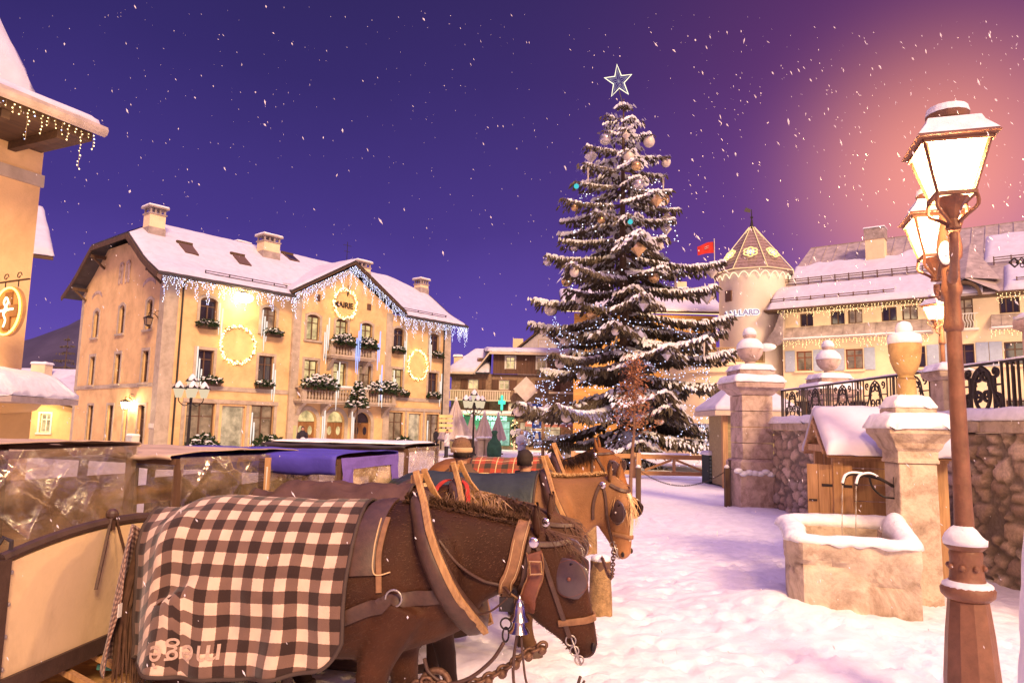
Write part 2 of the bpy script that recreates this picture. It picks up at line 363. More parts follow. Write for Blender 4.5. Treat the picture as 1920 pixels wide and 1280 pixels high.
LAMPGLOW = emit('sodium_lamp_glow', (1, .78, .42), 14, clear=True)
LANTGLASS = emit('lantern_glass', (1, .80, .46), 2.1, clear=True)
WIRE = mat('thin_wire', (.2, .15, .1), rough=.6, bump=0)
# ------------------------------------------------------------------ sky, sun
w = bpy.data.worlds.new('World'); sc.world = w; w.use_nodes = True
nt = w.node_tree; nt.nodes.clear(); wo = nt.nodes.new('ShaderNodeOutputWorld')
bg = N(nt, 'ShaderNodeBackground', Strength=1.0); bg2 = N(nt, 'ShaderNodeBackground', Strength=.05)
SUND = Vector((.32, -.76, .55)).normalized()
sky = nt.nodes.new('ShaderNodeTexSky'); sky.sky_type = 'NISHITA'; sky.sun_disc = False
sky.sun_elevation = math.radians(-4); sky.sun_rotation = math.atan2(SUND.x, SUND.y)
LK(nt, sky.outputs[0], bg2.inputs[0])
tc = N(nt, 'ShaderNodeTexCoord'); sx = N(nt, 'ShaderNodeSeparateXYZ'); LK(nt, tc.outputs['Generated'], sx.inputs[0])
nzn = N(nt, 'ShaderNodeTexNoise', Scale=2.2, Detail=5, Roughness=.6); LK(nt, tc.outputs['Generated'], nzn.inputs['Vector'])
wob = N(nt, 'ShaderNodeMath', operation='MULTIPLY_ADD'); wob.inputs[1].default_value = .10; LK(nt, nzn.outputs[0], wob.inputs[0]); LK(nt, sx.outputs[2], wob.inputs[2])
sb = N(nt, 'ShaderNodeMath', operation='SUBTRACT'); sb.inputs[1].default_value = .05; LK(nt, wob.outputs[0], sb.inputs[0])
rp = N(nt, 'ShaderNodeValToRGB'); cr = rp.color_ramp
stops = [(0, (.17, .105, .46)), (.12, (.115, .068, .40)), (.26, (.066, .040, .255)), (.45, (.038, .025, .155)), (.60, (.028, .020, .108)), (.70, (.06, .04, .22)), (.84, (1.0, .64, 1.35)), (1, (1.1, .70, 1.4))]
while len(cr.elements) < len(stops): cr.elements.new(.5)
for e, (p_, c_) in zip(cr.elements, stops): e.position = p_; e.color = col4(c_)
LK(nt, sb.outputs[0], rp.inputs[0])
# street-light haze painted into the sky colour on the lamp side of the square
def lobe(direction, lo, pw_, c, src):
    vm = N(nt, 'ShaderNodeVectorMath', operation='DOT_PRODUCT'); LK(nt, tc.outputs['Generated'], vm.inputs[0]); vm.inputs[1].default_value = Vector(direction).normalized()
    mr = N(nt, 'ShaderNodeMapRange'); mr.inputs[1].default_value = lo; mr.inputs[2].default_value = 1; LK(nt, vm.outputs['Value'], mr.inputs[0]); pw = N(nt, 'ShaderNodeMath', operation='POWER'); pw.inputs[1].default_value = pw_; LK(nt, mr.outputs[0], pw.inputs[0])
    mx = N(nt, 'ShaderNodeMix', data_type='RGBA', blend_type='ADD'); LK(nt, pw.outputs[0], mx.inputs[0]); LK(nt, src, mx.inputs[6]); mx.inputs[7].default_value = col4(c)
    return mx.outputs[2]
c_ = lobe((.80, .70, .22), 0, 4, (.05, .009, .014), rp.outputs[0]); c_ = lobe((.52, .80, .32), .78, 4, (.09, .012, .004), c_); c_ = lobe((.50, .805, .30), .95, 5, (.75, .27, .03), c_)
c_ = lobe((.15, -.95, .22), .2, 2.5, (1.1, .56, .25), c_)      # warm fill added to the sky behind the viewer, standing for unseen town lamps
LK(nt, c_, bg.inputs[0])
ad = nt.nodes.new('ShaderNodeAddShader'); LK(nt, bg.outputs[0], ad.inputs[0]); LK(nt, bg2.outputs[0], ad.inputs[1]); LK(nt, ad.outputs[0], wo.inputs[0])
sl = bpy.data.lights.new('sun', 'SUN'); sl.energy = 4.6; sl.color = (1, .65, .37); sl.angle = math.radians(16)
so = bpy.data.objects.new('sun', sl); COL.objects.link(so); so.rotation_euler = SUND.to_track_quat('Z', 'Y').to_euler()

# ------------------------------------------------------------------ ground: trodden snow, one sheet to the horizon
rg = random.Random(3)
foot = []
for _ in range(1500):
    y = 3.2 + rg.random() ** 1.3 * 17; x = rg.uniform(-1.5, 5.2) * (.75 + y / 40)
    a = rg.gauss(.15, .6); foot.append((x, y, math.cos(a), math.sin(a), rg.uniform(.02, .055), rg.uniform(.07, .14)))
cells = {}
for f_ in foot:
    for i in range(int(math.floor((f_[0] - .3) / .5)), int(math.floor((f_[0] + .3) / .5)) + 1):
        for j in range(int(math.floor((f_[1] - .3) / .5)), int(math.floor((f_[1] + .3) / .5)) + 1): cells.setdefault((i, j), []).append(f_)
def gz(x, y):
    k = 1 if y < 28 else .4
    h = k * (.05 * fbm(x * .9, y * .9) + .06 * fbm(x * 2.6 + 9, y * 2.6, 0, 5) * max(0, 1 - abs(y - 8) / 16) + (.035 * fbm(x * 7, y * 7, 2, 4) if 3 < y < 14 else 0))
    for fx, fy, c, s, d, r in cells.get((int(math.floor(x / .5)), int(math.floor(y / .5))), ()):
        u = ((x - fx) * s + (y - fy) * c) / r; v = ((x - fx) * c - (y - fy) * s) / (r * .55); q = u * u + v * v
        if q < 2.2: h -= d * (math.exp(-q * 1.4) - .35 * math.exp(-(q - 1.5) ** 2 * 3))
    # drift heaped against trough, pillars and wall foot
    for cx, cy, rx, h_ in ((3.2, 7.5, .9, .16), (2.9, 8.3, .6, .12), (4.3, 7.3, .8, .06), (6.2, 12, 1.2, .18), (5.6, 15, 1.6, .15), (6.1, 17.6, 1.3, .1)):
        h += h_ * math.exp(-((x - cx) ** 2 + (y - cy) ** 2) / (rx * rx))
    return h
def spaced(a, b, near0, near1, fine, grow):
    out = [near0]; 
    while out[-1] < near1: out.append(out[-1] + fine)
    st = fine
    while out[-1] < b: st *= grow; out.append(out[-1] + st)
    lo = []; st = fine; q = near0
    while q > a: st *= grow; q -= st; lo.append(q)
    return lo[::-1] + out
gx = spaced(-2500, 2500, -3.2, 6.6, .055, 1.22); gy = spaced(-60, 3000, 3.0, 13.0, .055, 1.10)
mb = MB()
for y in gy:
    for x in gx: mb.p((x, y, gz(x, y)))
n_ = len(gx)
for j in range(len(gy) - 1):
    for i in range(n_ - 1): k = j * n_ + i; mb.face((k, k + 1, k + n_ + 1, k + n_))
tag(mb.build('ground', GROUNDSNOW, smooth=True), kind='structure')

# mountainside far behind, dark wooded slope above a snowy foot
HILLM = mat('wooded_night_slope', (.055, .045, .085), var=.5, scale=.02, bump=0, c2=(.03, .025, .05))
mb = MB()
def hill(u, v):
    x = -900 + 1500 * u; y = 620 + 300 * v
    top = 150 * math.exp(-((x + 420) / 260) ** 2) * (1 + .25 * fbm(x * .008, 3)) + 20 * max(0, fbm(x * .01, 7))
    return (x, y, -2 + top * math.sin(v * PI / 2) + 4 * fbm(x * .05, y * .05))
mb.grid(hill, 90, 24); tag(mb.build('hill', HILLM, smooth=True), kind='structure')
# ------------------------------------------------------------------ town hall
TH_L = Vector((-19.58, 39.5, 0)); TH_R = math.atan2(.773, .635)
th = thing('town_hall', 'large ochre town hall with snowy roof and three arched doors beside the square', 'town hall', TH_L, TH_R)
TF = lambda q: Vector((q.x, -q.z, q.y))          # facade frame (u along, v up, d outward) -> building frame
TS = lambda q: Vector((-q.z, q.x, q.y))          # side facade: u runs inward
def wall_holes(mb, u0, u1, v0, v1, holes, depth=.28, d=0.0):
    us = sorted(set([u0, u1] + [h[0] for h in holes] + [h[1] for h in holes])); vs = sorted(set([v0, v1] + [h[2] for h in holes] + [h[3] for h in holes]))
    for i in range(len(us) - 1):
        for j in range(len(vs) - 1):
            a, b, c, e = us[i], us[i + 1], vs[j], vs[j + 1]; um, vm = (a + b) / 2, (c + e) / 2
            if any(h[0] < um < h[1] and h[2] < vm < h[3] for h in holes): continue
            mb.poly([(a, c, d), (b, c, d), (b, e, d), (a, e, d)])
    for h in holes:
        a, b, c, e = h[:4]; D = d - depth
        mb.poly([(a, c, d), (a, e, d), (a, e, D), (a, c, D)]); mb.poly([(b, c, d), (b, c, D), (b, e, D), (b, e, d)])
        mb.poly([(a, e, d), (b, e, d), (b, e, D), (a, e, D)]); mb.poly([(a, c, d), (a, c, D), (b, c, D), (b, c, d)])
        if len(h) > 4 and h[4]:                   # arch: fill the spandrels
            r = h[4]; um = (a + b) / 2; hw = (b - a) / 2; n = 10
            for sgn in (-1, 1):
                pts = [(um + sgn * hw, e, d - .004)] + [(um + sgn * hw * math.cos(PI / 2 * k / n), e - r + r * math.sin(PI / 2 * k / n), d - .004) for k in range(n + 1)]
                off = (0, 0, -depth + .01); mb.prism(pts, off)
def window(par, T, u, v0, v1, w_, pane, arch=0, d=0.0, surround=.17, bars=1, fm=None, depth=.2, sill=True, trim=None, trans=True):
    fm = fm or FRAMEB; a, b = u - w_ / 2, u + w_ / 2; D = d - depth
    mb = MB(T); t = .07
    mb.box(a + .002, a + t, v0 + .002, v1 - .002, D - .03, D + .05); mb.box(b - t, b - .002, v0 + .002, v1 - .002, D - .03, D + .05)
    mb.box(a + t, b - t, v0 + .002, v0 + t, D - .03, D + .05); mb.box(a + t, b - t, v1 - t - arch * .5, v1 - .002, D - .03, D + .05)
    for k in range(bars):
        x = a + w_ * (k + 1) / (bars + 1); mb.box(x - .035, x + .035, v0 + t, v1 - t, D - .02, D + .06)
    if trans: z = v0 + (v1 - v0) * .68; mb.box(a + t, b - t, z - .03, z + .03, D - .018, D + .045)
    fr = mb.build('window', fm, par)
    q = MB(T); q.poly([(a + .01, v0 + .01, D), (b - .01, v0 + .01, D), (b - .01, v1 - .01, D), (a + .01, v1 - .01, D)]); q.build('pane', pane, fr)
    if surround:
        s = MB(T); g = surround; o = d + .035
        for x0, x1 in ((a - g, a), (b, b + g)): s.box(x0, x1, v0 - .02, v1, d - .05, o)
        if arch:
            n = 8; um = u; hw = w_ / 2
            inn = [(um + hw * math.cos(PI - PI * k / n), v1 - arch + arch * math.sin(PI * k / n)) for k in range(n + 1)]
            out = [(um + (hw + g) * math.cos(PI - PI * k / n), v1 - arch + (arch + g) * math.sin(PI * k / n)) for k in range(n + 1)]
            for k in range(n): s.prism([(*inn[k], d - .05), (*inn[k + 1], d - .05), (*out[k + 1], d - .05), (*out[k], d - .05)], (0, 0, .087))
        else: s.box(a - g, b + g, v1, v1 + g, d - .05, o + .004)
        if sill: s.box(a - g - .05, b + g + .05, v0 - .14, v0 - .02, d - .05, o + .09)
        s.build('window_surround', trim or TRIM, fr)
    return fr
FW = 23.0; DEP = 12.0; EAVE = 10.1
U1 = [2.58, 6.55, 17.45, 21.15]; UB = [9.75, 12.05, 14.25]
holes = []
for u in U1: holes += [(u - .52, u + .52, 7.55, 9.15, .22), (u - .52, u + .52, 4.35, 6.05)]
B0, B1, BD = 8.25, 16.6, .18
hb = []
for u in UB: hb += [(u - .5, u + .5, 7.4, 9.1, .22), (u - .52, u + .52, 4.1, 6.05)]
hb += [(u - .72, u + .72, .12, 2.75, .72) for u in (9.68, 11.95, 14.25)]
shops = [(1.7, 3.4, .55, 2.95), (3.85, 5.35, .12, 2.85), (5.75, 7.3, .55, 2.95), (16.75, 18.2, .55, 2.85), (18.75, 20.05, .12, 2.8), (20.6, 22.0, .55, 2.8)]
mb = MB(TF)
wall_holes(mb, 0, B0, 0, EAVE, [h for h in holes + shops if h[1] < B0]); wall_holes(mb, B1, FW, 0, EAVE, [h for h in holes + shops if h[0] > B1])
wall_holes(mb, B0, B1, 0, 9.9, hb, d=BD)
GZ = 12.65; um = (B0 + B1) / 2
mb.poly([(B0, 9.9, BD), (B1, 9.9, BD), (B1, EAVE + .2, BD), (um, GZ, BD), (B0, EAVE + .2, BD)])
mb.poly([(B0, 0, BD), (B0, EAVE, BD), (B0, EAVE, 0), (B0, 0, 0)]); mb.poly([(B1, 0, BD), (B1, 0, 0), (B1, EAVE, 0), (B1, EAVE, BD)])
mb.build('front_wall', STUCCO, th)
hs = []
for u in (1.81, 5.55, 9.4): hs += [(u - .38, u + .38, 7.1, 8.85, .3), (u - .38, u + .38, 4.05, 5.85)]
hs += [(u - .17, u + .17, 10.2, 11.4, .17) for u in (5.15, 6.1)] + [(8.6, 9.4, .3, 2.75), (5.6, 6.45, .2, 2.75), (3.55, 4.1, .2, 2.75), (1.3, 2.2, .2, 2.75)]
mb = MB(TS); wall_holes(mb, 0, DEP, 0, EAVE, [h for h in hs if h[3] < EAVE])
# gable above the eave with the pair of slits
gab = [(0, EAVE, 0), (DEP, EAVE, 0), (10.9, 11.1, 0), (8.6, 12.75, 0), (3.4, 12.75, 0), (1.1, 11.1, 0)]
mb.poly(gab)
mb.build('side_wall', STUCCO, th)
mb = MB(); mb.box(FW - .01, FW, .02, DEP, 0, EAVE); mb.box(0.02, FW - .02, DEP - .02, DEP, 0, EAVE); mb.build('rear_wall', STUCCO, th)
# quoins, string courses, plinth
q = MB(TF)
for a, b, d in ((-.035, .75, .03), (22.3, 23.03, .03)): q.box(a, b, 0, EAVE - .02, -.05, d)
for a, b in ((B0 - .03, B0 + .55), (B1 - .55, B1 + .03)): q.box(a, b, 0, EAVE, 0, BD + .03)
q.box(.76, B0 - .06, 3.72, 3.98, -.02, .06); q.box(B1 + .05, 22.28, 3.72, 3.98, -.02, .06)
q.box(.76, B0 - .06, 0, .5, -.02, .04) if False else None
for a, b in ((1.45, 7.55), (16.6, 22.25)): q.box(a, b, 2.97, 3.2, -.02, .09)
for x in (1.5, 3.55, 5.5, 7.4, 16.68, 18.45, 20.3, 22.1): q.box(x - .1, x + .1, 0, 2.965, -.02, .05)
q.build('stone_dressing', TRIM, th)
q = MB(TS); q.box(.0, .62, 0, EAVE - .02, -.05, .025); q.box(.64, DEP, 3.78, 4.0, -.02, .05); q.box(DEP - .4, DEP + .02, 0, EAVE - .02, -.05, .022); q.build('stone_dressing', TRIM, th)
# windows
for i, u in enumerate(U1):
    window(th, TF, u, 7.55, 9.15, 1.04, GLASSD if i != 1 else GLOWD, arch=.22)
    window(th, TF, u, 4.35, 6.05, 1.04, GLOWY if i == 2 else GLASSD)
for i, u in enumerate(UB):
    window(th, TF, u, 7.4, 9.1, 1.0, GLOWY, arch=.22, d=BD)
    window(th, TF, u, 4.1, 6.05, 1.04, GLOWY if i < 2 else GLOWD, d=BD)
for i, (a, b, c, e) in enumerate(shops):
    lit = i in (1, 4)
    window(th, TF, (a + b) / 2, c, e, b - a, SHOPG if lit else GLOWD, surround=0, bars=0 if lit else 1, depth=.22, trans=not lit, fm=FRAMEB if not lit else TRIM)
for u in (1.81, 5.55, 9.4):
    window(th, TS, u, 7.1, 8.85, .76, GLASSD, arch=.3, surround=.18); window(th, TS, u, 4.05, 5.85, .76, GLASSD, surround=.18)
for a, b, c, e in ((8.6, 9.4, .3, 2.75), (5.6, 6.45, .2, 2.75), (3.55, 4.1, .2, 2.75), (1.3, 2.2, .2, 2.75)): window(th, TS, (a + b) / 2, c, e, b - a, GLASSD, surround=.14, sill=False)
s = MB(TS)
for u in (5.15, 6.1):                              # blind pair of slit lights high in the gable
    s.box(u - .14, u + .14, 10.25, 11.35, .0, .012)
    for k in range(8):
        a0, a1 = PI - PI * k / 8, PI - PI * (k + 1) / 8
        s.prism([(u + .16 * math.cos(a0), 11.3 + .16 * math.sin(a0), .013), (u + .16 * math.cos(a1), 11.3 + .16 * math.sin(a1), .013), (u + .3 * math.cos(a1), 11.3 + .3 * math.sin(a1), .013), (u + .3 * math.cos(a0), 11.3 + .3 * math.sin(a0), .013)], (0, 0, .05))
    s.box(u - .3, u - .16, 10.2, 11.3, .013, .06); s.box(u + .16, u + .3, 10.2, 11.3, .013, .06)
for u in (2.1, 9.6):                               # shallow relieving arches
    pts0 = [(u + 1.0 * math.cos(PI * .8 - PI * .6 * k / 8), 9.2 + .75 * math.sin(PI * .8 - PI * .6 * k / 8)) for k in range(9)]
    for k in range(8): s.prism([(*pts0[k], .004), (*pts0[k + 1], .004), (pts0[k + 1][0], pts0[k + 1][1] + .22, .004), (pts0[k][0], pts0[k][1] + .22, .004)], (0, 0, .02))
s.build('blind_arches', STONE2, th)
# arched doors
for i, u in enumerate((9.68, 11.95, 14.25)):
    s = MB(TF); n = 14; r0_, r1 = .725, 1.0; D = BD
    for k in range(n):
        a0, a1 = PI - PI * k / n, PI - PI * (k + 1) / n
        s.prism([(u + r0_ * math.cos(a0), 2.03 + r0_ * math.sin(a0), D - .02), (u + r0_ * math.cos(a1), 2.03 + r0_ * math.sin(a1), D - .02), (u + r1 * math.cos(a1), 2.03 + r1 * math.sin(a1), D - .02), (u + r1 * math.cos(a0), 2.03 + r1 * math.sin(a0), D - .02)], (0, 0, .06))
    for sg in (-1, 1): s.box(u + sg * .86 - .137, u + sg * .86 + .137, 0, 2.03, D - .02, D + .045)
    dr = s.build('door_surround', TRIM, th)
    s = MB(TF)
    for sg in (-1, 1):
        s.box(u + sg * .36 - .345, u + sg * .36 + .345, .13, 2.0, BD - .275, BD - .22)
        for z0, z1 in ((.3, .9), (1.05, 1.85)): s.box(u + sg * .36 - .22, u + sg * .36 + .22, z0, z1, BD - .219, BD - .2)
    s.build('door', wood('oak_door', (.3, .15, .06), (.18, .08, .03)), th)
    s = MB(TF); s.prism([(u - .7, 2.02, BD - .25)] + [(u + .7 * math.cos(PI - PI * k / 12), 2.04 + .7 * math.sin(PI - PI * k / 12), BD - .25) for k in range(13)], (0, 0, .01)); s.build('fanlight', GLOWY if i < 2 else GLASSD, th)
    for sg in (-1, 1):
        s = MB(TF); s.lathe([(.16, 1.15), (.17, 1.75)], (0, 0, 0), 10); s.v = []; s.f = []; s.mi = []; s.col = []
        s.prism([(u + sg * .36 + .17 * math.cos(2 * PI * k / 12), 1.45 + .3 * math.sin(2 * PI * k / 12), BD - .2) for k in range(12)], (0, 0, .012)); s.build('door_pane', GLOWY if i < 2 else GLASSD, th)
# balconies
def balcony(u0, u1, z0, z1, dep, brackets):
    s = MB(TF); d0 = BD + .002
    s.box(u0 - .06, u1 + .06, z0, z0 + .16, d0, dep + .06); s.box(u0, u1, z0 - .1, z0 - .002, d0, dep)
    s.box(u0, u1, z1 - .14, z1, dep - .18, dep); s.box(u0, u0 + .18, z1 - .14, z1, d0, dep - .182); s.box(u1 - .18, u1, z1 - .14, z1, d0, dep - .182)
    for x in np.linspace(u0 + .14, u1 - .14, max(3, int((u1 - u0) / 2.1) + 1)): s.box(x - .16, x + .16, z0 + .161, z1 - .142, dep - .22, dep + .01)
    for x in brackets: s.prism([(x - .14, z0 - .102, d0), (x - .14, z0 - .102, dep - .05), (x - .14, z0 - .45, d0 + .35), (x - .14, z0 - .95, d0)], (.28, 0, 0))
    b = s.build('balcony', TRIM, th)
    s = MB(TF); h = z1 - .142 - z0 - .161
    for x in np.arange(u0 + .35, u1 - .3, .24):
        prof = [(.05, 0), (.075, h * .15), (.085, h * .3), (.04, h * .62), (.045, h * .8), (.06, h)]
        R = [[(x + r * math.cos(2 * PI * j / 8), z0 + .161 + z, dep - .1 + r * math.sin(2 * PI * j / 8)) for j in range(8)] for r, z in prof]; s.rings(R)
    s.build('balusters', TRIM, b, smooth=40)
    s = MB(TF); snow_quad(s, (u0, z1, dep - .2), (u0, z1, dep + .02), (u1, z1, dep + .02), (u1, z1, dep - .2), .13, 2, 24, edge=.08, up=(0, 1, 0)); s.build('balcony_snow', SNOW, b, smooth=True)
balcony(8.55, 16.35, 3.3, 4.32, 1.15, (8.85, 10.8, 13.1, 16.05)); balcony(10.75, 14.45, 6.4, 7.42, .95, (11.1, 14.1))
# roof: bell-cast slopes with half hips
prof = [(-.95, 9.95), (.5, 10.72), (1.2, 11.15), (3.4, 12.78), (6, 14.42)]
def slope_pts(x, top=None): return [Vector((x, y, z)) for y, z in prof]
rf = MB(); X0, X1, H0, H1 = -.95, FW + .95, 1.7, FW - 1.7
for sgn in (0, 1):
    f = (lambda y: y) if sgn == 0 else (lambda y: DEP - y)
    for k in range(3):
        (y0, z0), (y1, z1) = prof[k], prof[k + 1]
        for xa, xb in (((X0, B0 - .62), (B1 + .62, X1)) if sgn == 0 and k == 0 else ((X0, X1),)): rf.poly([(xa, f(y0), z0), (xb, f(y0), z0), (xb, f(y1), z1), (xa, f(y1), z1)][::1 if sgn == 0 else -1])
    (y0, z0), (y1, z1) = prof[3], prof[4]; rf.poly([(X0, f(y0), z0), (X1, f(y0), z0), (H1, f(y1), z1), (H0, f(y1), z1)][::1 if sgn == 0 else -1])
for xx, hh in ((X0, H0), (X1, H1)): rf.poly([(xx, DEP - 3.4, 12.78), (xx, 3.4, 12.78), (hh, 6, 14.42)])
roof = rf.build('roof', ROOFM, th, solid=.2)
sm = MB()
def roofz(y):
    y = min(y, DEP - y)
    for (a, za), (b, zb) in zip(prof, prof[1:]):
        if y <= b: return za + (zb - za) * (y - a) / (b - a)
    return prof[-1][1]
def rsn(u, v):
    y = -.98 + v * 6.95; xa, xb = X0 + .05, X1 - .05
    if y > 3.4: t = (y - 3.4) / 2.6; xa += (H0 - X0) * t; xb -= (X1 - H1) * t
    x = xa + (xb - xa) * u; e = min(1, min(u, 1 - u) * 40, v * 14); hgt = .1 + .16 * math.sqrt(e) * (1 + .5 * fbm(x * .4, y * .5) + .25 * fbm(x * 1.7, y * 1.7))
    if B0 - .62 < x < B1 + .62: y = max(y, .5)
    if v > .955: hgt *= max(.35, 1 - (v - .955) * 14)
    return (x, y - .04 * nz(x * 2, 3), roofz(y) + hgt)
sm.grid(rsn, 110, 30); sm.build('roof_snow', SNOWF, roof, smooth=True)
sm = MB(); hz = lambda t: None
sm.poly([(X0 + .02, DEP - 3.4, 12.93), (X0 + .02, 3.4, 12.93), (H0 + .02, 6, 14.58)]); sm.poly([(X1, 3.4, 12.93), (X1, DEP - 3.4, 12.93), (H1, 6, 14.56)]); sm.build('roof_snow', SNOWF, roof)
# soffit, bargeboards, brackets
s = MB()
for xx in (X0 - .03, X1 + .03):
    for f in (lambda y: y, lambda y: DEP - y):
        for (a, za), (b, zb) in zip(prof[:3], prof[1:4]): s.beam((xx, f(a), za - .14), (xx, f(b), zb - .14), .06, .3)
    s.beam((xx, 3.4, 12.64), (xx, DEP - 3.4, 12.64), .06, .28)
for y, z in ((.6, 10.35), (3.2, 12.2), (8.8, 12.2), (11.4, 10.35)):
    s.beam((-.9, y, z), (.0, y, z), .2, .2); s.beam((-.75, y, z - .1), (.0, y, z - .7), .12, .12)
for x in np.arange(.2, FW, 1.1):
    if not (B0 - .6 < x < B1 + .6): s.beam((x, -.92, 9.86), (x, .0, 10.1), .1, .12)
s.build('eaves_timber', WOODDZ, roof)
s = MB(); s.tube([(X0, -1.03, 9.93), (B0 - .5, -1.03, 9.93)], .08, 8); s.tube([(B1 + .5, -1.03, 9.93), (X1, -1.03, 9.93)], .08, 8); s.build('gutter', ROOFM, roof)
s = MB()
for a, b in ((2, B0 - .8), (B1 + .8, FW - 1)):
    for zz in (.28, .42): s.tube([(a, -.45, roofz(-.45) + zz), (b, -.45, roofz(-.45) + zz)], .025, 6)
    for x in np.arange(a, b + .1, 1.5): s.beam((x, -.45, roofz(-.45)), (x, -.45, roofz(-.45) + .45), .05, .05)
s.build('snow_guard', IRONP, roof)
# cross gable over the centre bay
s = MB(); g0, g1 = B0 - .75, B1 + .75; GE = 10.25; GT = 13.15; back = 3.9
for sg, xe in ((1, g0), (-1, g1)): s.poly([(xe, -.85, GE), (um, -.85, GT), (um, back, GT), (xe, .3, GE)][::-sg])
gr = s.build('gable_roof', ROOFM, th, solid=.16)
s = MB()
for xe, sg in ((g0, 1), (g1, -1)):
    def gs(u, v, xe=xe):
        y = -.9 + (back - .2 + .9) * v * u + v * (1 - u) * 1.3; x = xe + (um - xe) * u; k = min(1, v * 12, u * 12 + .2)
        return (x, y, GE + (GT - GE) * u + .09 + .14 * k * (1 + .5 * fbm(x, y)))
    s.grid(gs, 24, 12)
s.build('roof_snow', SNOWF, gr, smooth=True)
s = MB()
for xe in (g0, g1): s.beam((xe, -.86, GE - .12), (um, -.86, GT - .12), .07, .26, up=(0, 1, 0))
s.build('bargeboard', WOODDZ, gr)
# chimneys
def chimney(x, y, w_, d_, z0, z1):
    s = MB(); s.box(x - w_ / 2, x + w_ / 2, y - d_ / 2, y + d_ / 2, z0, z1 - .5)
    c = s.build('chimney', STUCCO2, th)
    s = MB(); s.box(x - w_ / 2 - .06, x + w_ / 2 + .06, y - d_ / 2 - .06, y + d_ / 2 + .06, z1 - .5, z1 - .42)
    for i in range(4):
        xx = x - w_ / 2 + .06 + (w_ - .12) * i / 3; s.box(xx - .05, xx + .05, y - d_ / 2, y - d_ / 2 + .1, z1 - .42, z1 - .1); s.box(xx - .05, xx + .05, y + d_ / 2 - .1, y + d_ / 2, z1 - .42, z1 - .1)
    s.box(x - w_ / 2 - .14, x + w_ / 2 + .14, y - d_ / 2 - .14, y + d_ / 2 + .14, z1 - .1, z1); s.box(x - w_ / 2 - .04, x + w_ / 2 + .04, y - d_ / 2 - .04, y + d_ / 2 + .04, z0 + .3, roofz(y) + .45 if z0 < roofz(y) else z0 + .4)
    s.build('chimney_cap', ZINC, c)
    s = MB(); a, b = w_ / 2 + .14, d_ / 2 + .14; snow_quad(s, (x - a, y - b, z1), (x + a, y - b, z1), (x + a, y + b, z1), (x - a, y + b, z1), .12, 5, 5, .1); s.build('chimney_snow', SNOW, c, smooth=True)
chimney(.75, 3.9, .95, .85, 11.9, 14.85); chimney(8.75, 4.2, 1.25, .9, 12.2, 14.9); chimney(8.3, 7.2, .9, .9, 12.6, 14.75); chimney(17.2, 4.6, 1.3, .9, 12.8, 14.75); chimney(23.2, 3.9, .9, .8, 12.0, 14.3)
# skylights
for x in (2.3, 5.85, 10.9):
    s = MB(); y0, y1 = 2.0, 2.95
    if x > 10: y0, y1 = 4.2, 5.1
    p = lambda xx, yy, h: Vector((xx, yy, roofz(yy) + h))
    s.prism([p(x - .42, y0, .2), p(x + .42, y0, .2), p(x + .42, y1, .2), p(x - .42, y1, .2)], (0, -.06, .12)); k = s.build('skylight', FRAMEB, roof)
    s = MB(); s.poly([p(x - .34, y0 + .08, .36), p(x + .34, y0 + .08, .36), p(x + .34, y1 - .08, .36), p(x - .34, y1 - .08, .36)]); s.build('pane', GLASSD, k)
    s = MB(); s.box(x - .5, x + .5, y1 + .05, y1 + .2, roofz(y1) + .2, roofz(y1) + .5); s.build('blind_box', WOODDZ, k)
# drainpipes, sign letters, little fittings
s = MB(TF); s.tube([(.95, 9.9, .7), (.95, 9.7, .12), (.95, .1, .12)], .055, 8); s.tube([(22.15, 9.9, .7), (22.15, 9.7, .12), (22.15, .1, .12)], .055, 8); s.build('drainpipe', IRONP, th)
put_text('MAIRIE', .55, IRONP, th, frameM((12.1, -BD - .03, 10.08), (1, 0, 0), (0, 0, 1)), 'lettering', .05, bold=.012)
s = MB(TF)
for u in (10.0, 14.35): s.box(u - .17, u + .17, 10.05, 10.5, BD + .002, BD + .04)
s.build('vent_shutter', FRAMEB, th)
s = MB(TF); s.tube([(12.42, 10.75, BD), (12.42, 11.5, BD + .35)], .03, 6); s.tube([(12.42, 10.75, BD), (12.2, 11.45, BD + .3)], .03, 6); s.build('flag_holder', IRONP, th)
s = MB(); s.tube([(16.5, 5.5, 14), (16.5, 5.5, 16.4)], .025, 5); s.tube([(16.1, 5.5, 16.1), (16.9, 5.5, 16.1)], .02, 5); s.tube([(16.2, 5.5, 15.6), (16.8, 5.5, 15.6)], .02, 5); s.build('aerial', IRONP, th)
# ------------------------------------------------------------------ decorations hung on the town hall
THM = Matrix.Translation(TH_L) @ Matrix.Rotation(TH_R, 4, 'Z')
def TW(u, v, d): return THM @ Vector((u, -d, v))
rl = random.Random(11)
def light_curtain(p0, p1, label, loc_d, lmin, lmax, bead=.028, step=.115, group='light curtains under the eaves'):
    (ua, va), (ub, vb) = p0, p1
    o = thing('light_curtain', label, 'fairy lights', TW(ua, va, loc_d), TH_R, group)
    n = int(math.hypot(ub - ua, vb - va) / step); b = MB(); b2 = MB(); wv = MB()
    for i in range(n + 1):
        t = i / n; x = (ub - ua) * t; z = (vb - va) * t
        L = rl.uniform(lmin, lmax) * (1.0 if i % 3 else .6) * (.75 + .35 * math.sin(i * .9)); k = max(2, int(L / .1))
        for j in range(k):
            (b if rl.random() < .6 else b2).octa((x + rl.gauss(0, .03), rl.gauss(0, .03), z - .06 - j * .1), bead * rl.uniform(.7, 1.35))
        wv.beam((x, .0, z), (x, .0, z - L), .008, .008)
    wv.build('wire', WIRE, o); b.build('beads', COOLBEAD, o); b2.build('beads', BLUEBEAD, o)
light_curtain((-.6, 9.95), (B0 - .5, 9.95), 'white light curtain under the long left eave of the town hall', .92, .6, 1.6)
